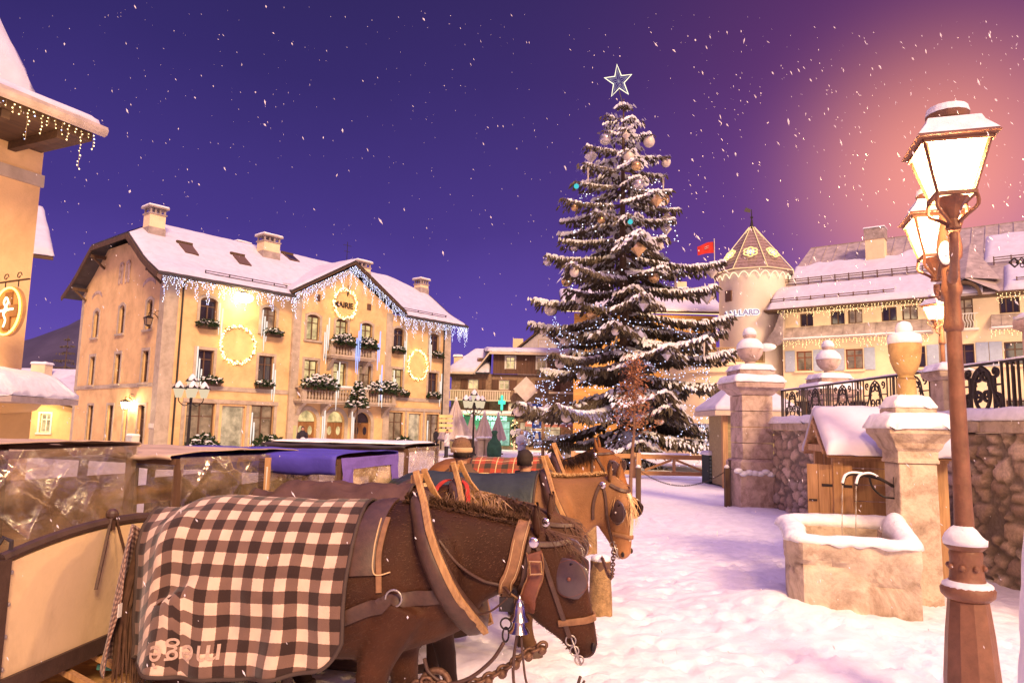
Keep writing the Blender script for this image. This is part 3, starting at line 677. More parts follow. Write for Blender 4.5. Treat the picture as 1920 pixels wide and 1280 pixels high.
light_curtain((B0 - .6, 10.1), (um, 12.85), 'white light curtain along the left slope of the town hall gable', .92, .8, 1.7)
light_curtain((um, 12.85), (B1 + .6, 10.1), 'white light curtain along the right slope of the town hall gable', .92, .8, 1.7)
light_curtain((B1 + .6, 9.95), (FW + .9, 9.95), 'white light curtain under the right eave of the town hall', .92, .7, 1.7)
light_curtain((FW - .2, 9.75), (FW + .95, 9.9), 'short dense tassel of white lights at the far right eave corner', .99, .9, 1.6, step=.1)
def wreath(u, v, rx, rz, label, d=.1):
    o = thing('light_wreath', label, 'light wreath', TW(u, v, d), TH_R, 'lit wreaths on the town hall front')
    b = MB(); g = MB(); ring = []
    for k in range(44):
        a = 2 * PI * k / 44; ring.append((rx * math.cos(a), 0, rz * math.sin(a)))
        for _ in range(3): b.octa((rx * math.cos(a) + rl.gauss(0, .05), rl.uniform(-.08, .03), rz * math.sin(a) + rl.gauss(0, .05)), rl.uniform(.045, .08))
    for k in range(160):
        a = rl.uniform(0, 2 * PI); q = Vector((rx * math.cos(a), rl.uniform(-.06, .04), rz * math.sin(a))); e = q + Vector((rl.gauss(0, .1), rl.gauss(0, .06), rl.gauss(0, .1))); g.beam(q, e, .03, .012)
    mb = MB(); mb.tube(ring, .035, 6, loop=True); mb.build('hoop', WIRE, o); g.build('greenery', FOLG, o); b.build('beads', WARMBEAD, o)
    point_light('wreath_glow', (0, -.5, 0), (1, .5, .16), 9, .5, o)
wreath(4.5, 6.55, 1.12, 1.12, 'glowing amber wreath on the left wing of the town hall')
wreath(12.1, 10.15, .95, 1.02, 'glowing amber wreath around the MAIRIE lettering', .42)
wreath(19.4, 6.5, .98, 1.12, 'glowing amber wreath on the right wing of the town hall')
# bright floodlight with glare under the left eave
o = thing('flood_lamp', 'dazzling round flood lamp under the left eave above the wreath', 'lamp', TW(4.33, 9.35, .75), TH_R)
mb = MB(); mb.ball((0, 0, 0), (.62, .3, .3), 14, 9); mb.build('lamp_globe', LAMPGLOW, o, smooth=True); mb = MB(); mb.tube([(0, 0, .28), (0, .7, .5)], .04, 6); mb.lathe([(.3, .24), (.2, .34), (.05, .38)], n=12); mb.build('bracket', IRONP, o)
point_light('flood_glow', (0, -.7, -.3), (1, .68, .34), 120, .4, o)
# icicle light tubes
tubes = [(3.15, 8.9, 1.9, 0), (3.35, 8.6, 2.4, 0), (6.0, 8.9, 1.7, 0), (6.15, 8.5, 2.2, 0), (6.3, 8.2, 1.3, 0), (2.0, 6.2, 2.2, 0), (2.15, 5.5, 1.9, 0), (2.3, 4.9, 1.3, 0), (6.95, 5.6, 2.3, 0), (7.1, 5.2, 2.0, 0), (5.7, 2.5, 2.0, 0), (5.85, 1.9, 1.6, 0),
         (10.35, 8.9, 2.2, 0), (10.2, 8.4, 2.6, 0), (10.05, 7.9, 1.9, 0), (13.0, 8.8, 2.6, 1), (12.85, 8.3, 3.0, 1), (12.7, 7.8, 2.4, 1), (14.75, 8.5, 2.2, 1), (14.6, 7.6, 1.9, 1), (11.25, 6.0, 2.4, 0), (11.1, 5.4, 2.6, 0), (14.9, 6.1, 2.5, 1), (14.75, 5.4, 2.2, 0), (15.0, 4.9, 1.8, 0), (10.85, 2.9, 2.3, 0), (10.7, 2.4, 2.0, 0), (13.1, 2.9, 2.6, 0), (13.25, 2.4, 2.0, 0),
         (18.05, 8.8, 2.1, 0), (17.9, 8.2, 2.3, 0), (20.5, 8.7, 1.9, 0), (20.65, 8.2, 2.1, 0), (16.95, 5.9, 2.2, 0), (17.1, 5.3, 2.0, 0), (21.9, 6.0, 2.1, 0), (21.75, 5.4, 2.0, 0), (20.55, 2.3, 1.8, 0)]
WH = ['beside the left wing upper windows', 'beside the left wing lower windows', 'on the centre bay upper storey', 'over the balcony and arches', 'on the right wing']
for u, v, L, bl in tubes:
    reg = 0 if u < 8 and v > 7 else 1 if u < 8 else 2 if u < 16.5 and v > 7.2 else 3 if u < 16.5 else 4
    d = .22 if not (8.3 < u < 16.5) else (1.3 if v < 5 and v > 3 else 1.1 if v > 7.2 else .45)
    if u < 16.5 and u > 8.3 and 3.4 < v < 7: d = 1.25
    o = MB(); o.tube([(0, 0, 0), (.02 * rl.uniform(-1, 1), 0, -L * .5), (rl.uniform(-.02, .02), 0, -L)], [.04, .045, .018], 6)
    k = o.build('light_tube', TUBEB if bl else TUBEW); k.location = TW(u, v, d); k.rotation_euler = (0, 0, TH_R)
    tag(k, ('blue lit' if bl else 'white') + ' icicle light tube hanging ' + WH[reg] + ' of the town hall', 'light tube', 'icicle light tubes ' + ('(blue) ' if bl else '') + WH[reg])
# fir sprigs in snow: a loose heap of needle sprays with snow on the top
def sprig_heap(o, n, rx, ry, rz_, seed, snow=.4, droop=.3, leaf=.16, c=(0, 0, 0)):
    r_ = random.Random(seed); g = MB(); s = MB()
    for k in range(n):
        a = r_.uniform(0, 2 * PI); t = math.acos(r_.uniform(-.3, 1)); d = Vector((math.sin(t) * math.cos(a), math.sin(t) * math.sin(a), math.cos(t)))
        q = Vector((d.x * rx, d.y * ry, d.z * rz_)) * r_.uniform(.45, 1) + Vector(c); L = leaf * r_.uniform(.6, 1.5); e = d + Vector((r_.gauss(0, .35), r_.gauss(0, .35), r_.gauss(0, .35) - droop)); e.normalize()
        sd = e.orthogonal().normalized(); up = e.cross(sd)
        for sg in range(3):
            w_ = (sd * math.cos(sg * 1.05) + up * math.sin(sg * 1.05)) * L * .16
            g.poly([q - w_, q + e * L * .5 - w_ * 1.6, q + e * L, q + e * L * .5 + w_ * 1.6, q + w_])
        if d.z > .1 and r_.random() < snow: s.ball(q + Vector((0, 0, L * .25)), (L * r_.uniform(.3, .6), L * r_.uniform(.3, .6), L * .22), 7, 5)
    f = g.build('foliage', FOLG, o)
    if s.v: s.build('snow_cap', SNOW, o, smooth=True)
    return f
def planter(u, v, label, L=1.1, d=.3, seed=1, h=.3, off=(0, 0)):
    o = thing('window_box', label, 'window box', TW(u, v, d), TH_R, 'snowy window boxes on the town hall')
    mb = MB(); mb.prism([(-L / 2, -.16, 0), (L / 2, -.16, 0), (L / 2 - .04, -.13, -.24), (-L / 2 + .04, -.13, -.24)], (0, .3, 0)); mb.build('trough', WOODD, o)
    sprig_heap(o, 170, L * .62, .3, h, seed, .42)
pl = [(2.45, 7.5, 'upper left window of the left wing'), (6.75, 7.5, 'upper right window of the left wing'), (2.9, 4.2, 'lower left window of the left wing'), (6.35, 4.2, 'lower right window of the left wing'), (17.3, 7.4, 'upper left window of the right wing'), (21.3, 7.4, 'upper right window of the right wing'), (17.8, 4.2, 'lower left window of the right wing'), (21.1, 4.2, 'lower right window of the right wing')]
for i, (u, v, s_) in enumerate(pl): planter(u, v, 'snowy fir window box under the ' + s_, seed=20 + i)
for u, v, d, L, h, lab, sd in ((9.9, 4.35, 1.15, 2.6, .75, 'big snow-laden fir heap on the left end of the lower balcony', 41), (15.3, 4.3, 1.15, 2.8, .7, 'big snow-laden fir heap on the right end of the lower balcony', 42), (11.7, 7.35, .95, 1.7, .6, 'snowy fir heap on the left of the upper balcony', 43), (13.7, 7.35, .95, 1.7, .55, 'snowy fir heap on the right of the upper balcony', 44)):
    o = thing('balcony_planter', lab, 'planter', TW(u, v, d), TH_R, 'fir heaps on the balcony rails'); mb = MB(); mb.box(-L / 2, L / 2, -.14, .14, -.3, -.02); mb.build('trough', WOODD, o); sprig_heap(o, 420, L * .56, .42, h, sd, .5, leaf=.2)
# small conifer hung before the balcony
o = thing('potted_fir', 'small snowy fir standing before the middle of the lower balcony', 'fir', TW(12.6, 3.0, 1.6), TH_R)
mb = MB(); mb.tube([(0, 0, -2.9), (0, 0, 1.7)], [.07, .02], 7); mb.build('trunk', BARK, o)
g = MB(); s = MB(); r_ = random.Random(5)
for k in range(520):
    z = r_.random() ** 1.3; a = r_.uniform(0, 2 * PI); R_ = .78 * (1 - z) + .06; q = Vector((math.cos(a) * R_ * r_.uniform(.35, 1), math.sin(a) * R_ * r_.uniform(.35, 1), .05 + z * 1.75)); e = Vector((math.cos(a), math.sin(a), -.25 + r_.gauss(0, .2))).normalized(); sd = e.orthogonal().normalized(); L = .24
    for sg in range(2):
        w_ = (sd * math.cos(sg * 1.5) + e.cross(sd) * math.sin(sg * 1.5)) * .05; g.poly([q - w_, q + e * L * .6 - w_, q + e * L, q + e * L * .6 + w_, q + w_])
    if r_.random() < .22: s.ball(q + e * .1 + Vector((0, 0, .04)), (.1, .1, .05), 7, 5)
g.build('crown', FOLG, o); s.build('snow_cap', SNOW, o, smooth=True)
# shrubs at the foot of the wall
for u, d, sc_, lab, sd in ((2.3, .9, 1.0, 'snow-dusted round shrub below the left shop window', 61), (6.5, .9, 1.0, 'snow-dusted round shrub left of the arched doors', 62), (17.6, .8, .85, 'low snowy shrub below the shop window right of the arches', 63)):
    o = thing('shrub', lab, 'shrub', TW(u, 0, d), TH_R, 'shrubs along the town hall front'); sprig_heap(o, 420, .95 * sc_, .6, .75 * sc_, sd, .22, leaf=.24, c=(0, 0, .35)); mb = MB(); mb.lathe([(.3, 0), (.38, .34), (.36, .36)], n=14); mb.build('pot', STONE, o)
# lantern fittings on the side and corner
def small_lantern(name, label, loc, rz, glass, scale=1, lit=0, col=(1, .7, .35), arm=.45):
    o = thing(name, label, 'wall lantern', loc, rz)
    mb = MB(); mb.tube(catmull([(0, 0, 0), (0, -arm * .4, .22), (0, -arm, .25), (0, -arm, .08)], 5), .02 * scale, 6); mb.tube([(.0, -.05 + .16 * math.cos(t), .28 + .16 * math.sin(t)) for t in np.linspace(0, 6.0, 14)], .014, 5)
    mb.lathe([(.05, .1), (.2, .0), (.19, -.04)], (0, -arm, 0), 4); mb.lathe([(.12, -.42), (.05, -.48), (.02, -.52)], (0, -arm, 0), 4)
    for sx_ in (-1, 1):
        for sy_ in (-1, 1): mb.beam((sx_ * .18, -arm + sy_ * .18, -.03), (sx_ * .115, -arm + sy_ * .115, -.42), .025, .025)
    mb.build('lantern_frame', IRON, o)
    mb = MB(); mb.lathe([(.165, -.05), (.105, -.41)], (0, -arm, 0), 4); mb.build('lantern_glass', glass, o)
    if lit: point_light('lantern_glow', (0, -arm - .1, -.25), col, lit, .15, o)
    return o
small_lantern('wall_lantern', 'unlit iron wall lantern with snow at the corner of the town hall', THM @ Vector((-.03, .55, 7.6)), TH_R - PI / 2, mat('dusty_lantern_glass', (.3, .2, .12), rough=.3), arm=.55)
small_lantern('wall_lantern', 'lit wall lantern between the side doors of the town hall', THM @ Vector((-.03, 3.0, 2.95)), TH_R - PI / 2, LAMPGLOW, lit=260, arm=.4)
mb = MB()
for x in (-.16, .16): mb.box(x - .13, x + .13, -.03, 0, -.13, .13)
k = mb.build('notice_plate', FRAMEW); k.location = THM @ Vector((-.035, .35, 1.6)); k.rotation_euler = (0, 0, TH_R - PI / 2); tag(k, 'pair of small white notice plates on the town hall corner', 'notice')
o = thing('utility_box', 'white utility box against the side wall of the town hall', 'utility box', THM @ Vector((-.3, 1.9, 0)), TH_R - PI / 2)
mb = MB(); mb.box(-.4, .4, -.2, .2, .05, 1.0); mb.build('casing', FRAMEW, o, bevel=.02); mb = MB(); mb.box(-.36, .36, -.225, -.203, .12, .93); mb.build('door', mat('pale_box_door', (.6, .62, .6)), o)
mb = MB(); snow_quad(mb, (-.42, -.22, 1.0), (.42, -.22, 1.0), (.42, .22, 1.0), (-.42, .22, 1.0), .12, 5, 4, .08); mb.build('snow_cap', SNOW, o, smooth=True)
# wall plate (brass) beside the arches, its reflection painted as an even glow
mb = MB(); mb.box(-.11, .11, -.03, 0, -.45, .45); k = mb.build('brass_plate', emit('painted_plate_reflection', (1, .65, .25), .9)); k.location = TW(8.75, 1.3, BD + .031); k.rotation_euler = (0, 0, TH_R); tag(k, 'narrow gleaming brass plate left of the arched doors', 'plate')
# four-headed street candelabra lamps
CANDG = emit('snowy_lantern_pane', (1, .78, .52), .85)
def candelabra(label, loc, h, rz=0):
    o = thing('street_candelabra', label, 'street lamp', loc, rz, 'four-lantern street lamps')
    mb = MB(); mb.lathe([(.2, 0), (.2, .25), (.13, .3), (.12, .7), (.07, .8), (.05, h - .3), (.07, h - .25), (.04, h)], n=12)
    for k in range(4):
        a = k * PI / 2 + .5; c, s = math.cos(a), math.sin(a)
        if k < 4: mb.tube(catmull([(0, 0, h - .55), (.25 * c, .25 * s, h - .72), (.5 * c, .5 * s, h - .55), (.55 * c, .55 * s, h - .35)], 5), .025, 6)
    mb.build('post', IRON, o)
    for k in range(5):
        a = k * PI / 2 + .5; R_, zz = (.55, h - .35) if k < 4 else (0, h + .0); c = Vector((R_ * math.cos(a), R_ * math.sin(a), zz))
        l = MB(); l.lathe([(.1, .0), (.19, .42)], c, 4); g = l.build('lantern', CANDG, o)
        l = MB(); l.lathe([(.24, .42), (.2, .5), (.08, .66), (.05, .74)], c, 4); l.build('lantern_cap', IRON, g); l = MB(); l.lathe([(.235, .45), (.22, .54), (.1, .72), (.02, .8)], c, 10); l.build('snow_cap', SNOW, g, smooth=True)
    return o
candelabra('street lamp with snow-capped lanterns at the near corner of the town hall', P(352, 830, 34).xy.to_3d(), 3.35)
candelabra('street lamp with snow-capped lanterns in front of the pharmacy', P(887, 830, 44).xy.to_3d(), 3.4)
# ------------------------------------------------------------------ pharmacy building at the far side of the square
CHSTONE = mat('brown_chalet_stone', (.3, .2, .13), var=.4, scale=5, bump=.4, bscale=14, grime=.3)
CHWOOD = wood('dark_chalet_boards', (.14, .07, .045), (.07, .035, .022), axis=2, scale=4)
PALEW = mat('painted_balcony_wood', (.62, .5, .38), var=.15, scale=5, bump=.1)
GREENP = mat('green_shop_front', (.10, .3, .18), var=.2, scale=2)
TI = lambda q: Vector((q.x, -q.z, q.y))
ph = thing('pharmacy_building', 'stone and timber chalet block with snowy roof and green-lit pharmacy on its ground floor', 'building', (-5.2, 62, 0))
mb = MB(TI); wins = [(1.9, 5.15, 6.0, .9), (4.6, 5.15, 6.0, .9), (8.4, 5.15, 6.0, .9)]
low = [(2.3, 3.25, 4.0, .8), (5.4, 3.25, 4.0, .8), (8.2, 3.25, 4.0, .8)]
sh = [(2.6, 5.2, .3, 2.45), (6.0, 9.6, .3, 2.4)]
H = [(u - w_ / 2, u + w_ / 2, a, b) for u, a, b, w_ in wins + low] + sh
wall_holes(mb, 0, 11, 0, 6.5, H, depth=.3); mb.poly([(11, 0, 0), (11, 0, -8), (11, 6.5, -8), (11, 6.5, 0)]); mb.poly([(0, 0, 0), (0, 6.5, 0), (0, 6.5, -8), (0, 0, -8)])
mb.build('wall', CHSTONE, ph)
for i, (u, a, b, w_) in enumerate(wins + low):
    fr = window(ph, TI, u, a, b, w_, GLOWY if i in (0, 1, 4) else GLASSD, surround=0, fm=FRAMEW)
    s = MB(TI)
    for sg in (-1, 1): s.box(u + sg * (w_ / 2 + .34) - .3, u + sg * (w_ / 2 + .34) + .3, a, b, .01, .07)
    s.build('shutter', CHWOOD, fr)
for i, (a, b, c, e) in enumerate(sh): window(ph, TI, (a + b) / 2, c, e, b - a, GLOWG if i == 0 else SHOPG, surround=0, bars=2, fm=GREENP if i == 0 else FRAMEB)
s = MB(TI); s.box(1.2, 5.7, 2.5, 2.78, .02, .12); s.box(1.2, 2.5, .25, 2.48, .02, .08); s.box(5.3, 5.7, .25, 2.48, .02, .08); s.build('shop_front', GREENP, ph)
put_text('PHARMACIE', .5, emit('green_sign_letters', (.45, 1, .7), 2.6), ph, frameM((3.55, -.16, 2.63), (1, 0, 0), (0, 0, 1)), 'shop_lettering', .05, bold=.015)
s = MB(TI); s.box(-.4, 5.2, 4.1, 4.22, 0, 1.1); s.box(-.4, 5.2, 4.92, 5.02, .98, 1.1)
for x in np.arange(-.35, 5.2, .2): s.box(x - .06, x + .06, 4.225, 4.915, 1.0, 1.06)
s.build('balcony', PALEW, ph)
s = MB(TI); s.box(5.5, 11.4, 4.85, 5.0, 0, 1.2); s.build('canopy_ledge', PALEW, ph)
s = MB(TI); s.prism([(.6, 3.0, .02), (11.2, 3.0, .02), (11.2, 2.9, 1.3), (.6, 2.9, 1.3)], (0, .12, 0)); a_ = s.build('awning', PALEW, ph)
s = MB(); snow_quad(s, (.55, -1.35, 3.03), (11.25, -1.35, 3.03), (11.25, 0, 3.13), (.55, 0, 3.13), .22, 20, 4, .2); s.build('awning_snow', SNOW, a_, smooth=True)
# timber upper storey with its broad gable roof
s = MB(TI)
wall_holes(s, 3.6, 11.4, 6.5, 8.25, [(4.7, 5.5, 6.95, 8.0), (7.4, 8.2, 6.95, 8.0)], d=.35, depth=.2); s.poly([(3.6, 6.5, .35), (3.6, 6.5, -2), (3.6, 8.25, -2), (3.6, 8.25, .35)]); s.build('timber_storey', CHWOOD, ph)
for u in (5.1, 7.8): window(ph, TI, u, 6.95, 8.0, .8, GLOWY if u < 6 else GLOWD, surround=.1, fm=FRAMEW, d=.35, sill=False, trim=FRAMEW)
s = MB(); s.poly([(-.5, -.7, 6.5), (3.4, -.7, 6.5), (3.4, 2.2, 8.7), (1.9, 2.2, 8.7)]); s.poly([(-.5, -.7, 6.5), (1.9, 2.2, 8.7), (-.5, 8, 6.5)]); s.poly([(3.2, -1.0, 8.3), (12, -1.0, 8.3), (12, 2.2, 8.75), (3.2, 2.2, 8.75)]); s.poly([(3.2, -1, 8.3), (3.2, 2.2, 8.75), (3.2, 2.2, 7), (2.2, -1, 6.7)])
rf_ = s.build('roof', ROOFM, ph, solid=.12)
s = MB(); snow_quad(s, (-.6, -.8, 6.55), (3.3, -.8, 6.55), (3.3, 2.3, 8.75), (1.9, 2.3, 8.75), .3, 14, 10, .3); snow_quad(s, (3.1, -1.1, 8.36), (12, -1.1, 8.36), (12, 2.3, 8.82), (2.6, 2.3, 8.82), .3, 20, 6, .3); s.build('roof_snow', SNOWF, rf_, smooth=True)
s = MB(); s.beam((2.0, -1.05, 6.5), (3.3, -1.05, 8.25), .1, .3, up=(0, 1, 0)); s.beam((3.3, -1.05, 8.25), (12, -1.05, 8.25), .1, .22); s.beam((-.6, -.8, 6.48), (2.1, -.8, 6.48), .1, .18); s.build('bargeboard', PALEW, rf_)
s = MB(); s.box(.1, .8, .6, 1.3, 6.6, 8.0); c_h = s.build('chimney', STUCCO2, ph); s = MB(); snow_quad(s, (0, .5, 8), (.9, .5, 8), (.9, 1.4, 8), (0, 1.4, 8), .2, 4, 4, .1); s.build('chimney_snow', SNOW, c_h, smooth=True)
s = MB(); s.box(2.2, 3.0, .2, .9, 7.4, 7.9); s.build('roof_hatch', FRAMEB, rf_)
# green cross sign on its bracket, green lamp
o = thing('pharmacy_sign', 'tall green lit cross sign above the pharmacy awning', 'sign', (-.75, 60.6, 3.1))
s = MB(); s.beam((0, 0, 0), (0, 0, 1.5), .06, .06); s.build('post', IRONP, o); s = MB(); s.box(-.1, .1, -.08, .08, .25, 1.5); s.box(-.3, .3, -.075, .075, .75, 1.05); s.build('cross', emit('green_neon', (.1, 1, .55), 1.6), o)
o = thing('green_lamp', 'small green lamp glowing at the left end of the pharmacy awning', 'lamp', (-4.1, 60.4, 2.75)); s = MB(); s.ball((0, 0, 0), .17, 10, 7); s.build('bulb', emit('green_bulb', (.1, 1, .5), 2.5), o); s = MB(); s.tube([(0, 0, .15), (0, 0, .4), (0, 1.4, .42)], .03, 6); s.build('bracket', IRONP, o); point_light('green_glow', (0, -.6, 0), (.1, 1, .5), 60, .3, o)
point_light('pharmacy_glow', (3.6, -1.4, 2.0), (.5, 1, .7), 110, .6, ph); point_light('shop_glow', (7.8, -1.6, 2.0), (1, .55, .3), 140, .6, ph)
# market awning right of the pharmacy, garland column
o = thing('striped_awning', 'reddish shop awning with snow right of the pharmacy', 'awning', (1.2, 59.2, 0)); s = MB(); s.prism([(0, 0, 2.0), (4.2, 0, 2.0), (4.0, 1.6, 2.75), (.2, 1.6, 2.75)], (0, 0, .06)); s.build('canvas', mat('rosy_canvas', (.5, .2, .13), var=.2, scale=2), o)
s = MB(); s.beam((.05, .05, .3), (.05, .05, 2.0), .06, .06); s.beam((4.15, .05, .3), (4.15, .05, 2.0), .06, .06); s.build('posts', IRONP, o); s = MB(); snow_quad(s, (.2, .35, 2.22), (4, .35, 2.22), (3.9, 1.6, 2.83), (.3, 1.6, 2.83), .1, 10, 4, .15); s.build('snow_cap', SNOW, o, smooth=True)
o = thing('garland_post', 'post wrapped in a lit green garland beside the pharmacy window', 'garland', (.35, 60.2, 0)); s = MB(); s.tube([(0, 0, 0), (0, 0, 2.6)], .09, 8); s.build('post', PALEW, o); sprig_heap(o, 200, .22, .22, 1.2, 81, .1, leaf=.2, c=(0, 0, 1.3)); s = MB()
for k in range(40): a = k * .7; s.octa((.24 * math.cos(a), .24 * math.sin(a), .3 + k * .056), .045)
s.build('beads', WARMBEAD, o)
# house behind
hb_ = thing('white_gabled_house', 'white gabled house with dark window rising behind the pharmacy roof', 'house', (3.3, 75, 0))
s = MB(); s.prism([(-2.6, 0, 0), (2.6, 0, 0), (2.6, 0, 10.1), (0, 0, 12.3), (-2.6, 0, 10.1)], (0, 9, 0)); s.build('wall', mat('dusky_white_render', (.5, .45, .5)), hb_)
s = MB()
for sg in (-1, 1): s.prism([(0, -.5, 12.4), (sg * 3.1, -.5, 9.8), (sg * 3.1, 9, 9.8), (0, 9, 12.4)], (0, 0, .22))
r_ = s.build('roof', WOODD, hb_); s = MB(); snow_quad(s, (0, -.4, 12.62), (0, 9, 12.62), (3.05, 9, 10.05), (3.05, -.4, 10.05), .25, 8, 8, .3) ; s.build('roof_snow', SNOWF, r_, smooth=True)
window(hb_, TI, .1, 9.7, 11.2, 1.1, GLASSD, surround=.08, d=.0, sill=False)
s = MB(); s.box(-3.2, -2.1, 1, 2, 9, 11.4); s.build('chimney', STUCCO2, hb_)
s = MB(); snow_quad(s, (2, -3, 10), (9, -3, 10), (9, 0, 11), (2, 0, 11), .3, 8, 4, .3)
lh = thing('low_snowy_roofed_house', 'low house with broad snowy roof right of the white gabled house', 'house', (5.4, 73, 0)); s2 = MB(); s2.box(0, 9, 0, 5, 0, 9.6); s2.build('wall', mat('dusky_render', (.4, .34, .36)), lh); s2 = MB(); s2.prism([(-.4, -.6, 9.6), (9.4, -.6, 9.6), (9.4, 3, 11.4), (-.4, 3, 11.4)], (0, 0, .2)); r_ = s2.build('roof', ROOFM, lh); s2 = MB(); snow_quad(s2, (-.4, -.6, 9.82), (9.4, -.6, 9.82), (9.4, 3, 11.62), (-.4, 3, 11.62), .3, 10, 5, .3); s2.build('roof_snow', SNOWF, r_, smooth=True)
# closed parasols
CANV = mat('pale_parasol_canvas', (.6, .5, .46), var=.15, scale=3, bump=.2, snow=.1)
def parasol(x, Y, h, r, label):
    o = thing('closed_parasol', label, 'parasol', (x, Y, 0), rl.uniform(0, 1), 'closed parasols before the pharmacy')
    s = MB(); s.tube([(0, 0, 0), (0, 0, h)], .045, 8); s.lathe([(.4, 0), (.4, .08), (.1, .1)], n=12); s.build('pole', WOODDZ, o)
    s = MB(); R = []
    for k in range(9):
        t = k / 8; rr = .05 + (r - .05) * t ** 1.15; z = h - .03 - t * (h - 1.05)
        R.append([((rr * (1 + .28 * math.cos(8 * a + .6 * t)) * math.cos(a)), rr * (1 + .28 * math.cos(8 * a + .6 * t)) * math.sin(a), z + .1 * t * math.cos(8 * a)) for a in np.linspace(0, 2 * PI, 49)[:-1]])
    s.rings(R, cap=False); s.build('canvas', CANV, o, smooth=True); s = MB(); s.lathe([(.09, h - .25), (.07, h + .05), (.01, h + .1)], n=8); s.build('snow_cap', SNOW, o, smooth=True)
for px, Y, h, r, lb in ((854, 46, 3.7, .95, 'tall closed parasol at the right end of the town hall'), (884, 50, 2.75, .42, 'slim closed parasol between the tall parasol and the street lamp'), (908, 50, 2.95, .62, 'closed parasol left of the green tub before the pharmacy'), (934, 51, 2.9, .5, 'closed parasol right of the green tub before the pharmacy')): parasol(P(px, 800, Y).x, Y, h, r, lb)
# stacked tables, tub
for px, Y, w_, lb, h in ((870, 45, 1.1, 'dark crate with snow below the tall parasol', 1.15), (886, 49, .8, 'pale crate with snow beside the street lamp', .95)):
    x = P(px, 830, Y).x; o = thing('storage_crate', lb, 'crate', (x, Y, 0)); s = MB(); s.box(-w_ / 2, w_ / 2, -.4, .4, .05, h); s.build('body', WOODDZ if h > 1 else PALEW, o); s = MB()
    for z in np.arange(.15, h, .22): s.box(-w_ / 2 - .02, w_ / 2 + .02, -.42, -.402, z, z + .14)
    s.build('slats', FRAMEB if h > 1 else PALEW, o); s = MB(); snow_quad(s, (-w_ / 2, -.42, h), (w_ / 2, -.42, h), (w_ / 2, .42, h), (-w_ / 2, .42, h), .18, 6, 4, .1); s.build('snow_cap', SNOW, o, smooth=True)
for px, lb in ((902, 'round bar table left of the green tub'), (916, 'round bar table nearest the green tub')):
    o = thing('bar_table', lb, 'table', (P(px, 830, 48).x, 48, 0)); s = MB(); s.lathe([(.3, 0), (.26, .1), (.25, 1.05), (.36, 1.08), (.36, 1.14)], n=14); s.build('stand', PALEW, o); s = MB(); s.lathe([(.37, 1.14), (.33, 1.24), (.1, 1.28)], n=14); s.build('snow_cap', SNOW, o, smooth=True)
k = MB(); k.lathe([(.45, 0), (.5, .5), (.42, .9), (.2, 1.15), (.14, 1.4), (.22, 1.6), (.12, 1.7)], n=14); k = k.build('green_tub', mat('green_wrap', (.05, .16, .09), var=.4, scale=3), smooth=True); k.location = (P(927, 830, 47).x, 47, 0); tag(k, 'bottle-shaped dark green wrapped tub before the pharmacy window', 'tub')
o = thing('direction_signpost', 'signpost with stacked yellow direction boards at the right end of the town hall', 'signpost', (P(835, 830, 44).x, 44, 0)); s = MB(); s.tube([(0, 0, 0), (0, 0, 2.6)], .05, 8); s.build('post', IRONP, o); s = MB()
for z in (1.55, 1.85, 2.15, 2.4): s.prism([(-.42, -.06, z), (.36, -.06, z), (.46, -.06, z + .1), (.36, -.06, z + .2), (-.42, -.06, z + .2)], (0, .03, 0))
s.build('boards', mat('yellow_sign_board', (.75, .6, .25)), o)
# blue street sign post by the tree
o = thing('parking_signpost', 'wooden post carrying blue and white information signs left of the Christmas tree', 'signpost', (1.75, 38, 0)); s = MB(); s.tube([(0, 0, 0), (.0, 0, 4.3)], .09, 8); s.build('post', PLANK, o)
BLUES = mat('blue_sign_face', (.03, .07, .32), var=.1, bump=0)
s = MB(); s.box(-.6, -.1, -.06, -.02, 1.9, 3.2); b = s.build('blue_panel', BLUES, o); s = MB(); s.box(-.47, -.23, -.075, -.062, 2.1, 3.0); s.build('white_arrow', FRAMEW, b); s = MB(); s.box(-.55, -.12, -.06, -.02, 1.25, 1.75); b = s.build('small_panel', BLUES, o); s = MB(); s.prism([(-.45, -.075, 1.35), (-.22, -.075, 1.35), (-.28, -.075, 1.65), (-.39, -.075, 1.65)], (0, .012, 0)); s.build('white_mark', FRAMEW, b)
s = MB(); s.obox((-.95, -.1, 3.95), (.34, 0, .34), (0, .03, 0), (-.34, 0, .34)); b = s.build('diamond_panel', mat('cream_diamond_sign', (.7, .6, .5)), o); s = MB(); s.obox((-.05, -.14, 4.0), (.3, 0, 0), (0, .2, 0), (0, 0, .32)); s.build('sign_box', FRAMEB, o)

# ------------------------------------------------------------------ left edge: buildings, neon sign, canopy
d1 = Vector((.427, .905, 0)); nrm = Vector((.905, -.427, 0)); ez = Vector((0, 0, 1))
lb = thing('chemist_corner_house', 'tall ochre corner house with deep fairy-lit eaves at the left edge', 'house', (-7.93, 11.5, 0))
M1 = Matrix((d1, -nrm, ez)).transposed().to_4x4(); lb.rotation_euler = M1.to_euler()      # local x runs away from the camera, -y faces the square
s = MB(); s.box(-9, 0, 0, 6, 0, 7.3); s.build('wall', STUCCO, lb)
s = MB(); s.prism([(-9, -1.35, 6.5), (.0, -1.35, 6.5), (.0, .2, 7.1), (-9, .2, 7.1)], (0, 0, .1)); s.prism([(-9, -.9, 6.72), (-.8, -.9, 6.72), (-1.7, 1.0, 10.6), (-9, 1.0, 10.6)], (0, 0, .12)); rf_ = s.build('roof', ROOFM, lb)
s = MB(); snow_quad(s, (-9, -1.38, 6.61), (.05, -1.38, 6.61), (.05, .2, 7.2), (-9, .2, 7.2), .1, 24, 5, .12); snow_quad(s, (-9, -.95, 6.86), (-.77, -.95, 6.86), (-1.68, .98, 10.72), (-9, .98, 10.72), .2, 24, 12, .25); s.build('roof_snow', SNOWF, rf_, smooth=True)
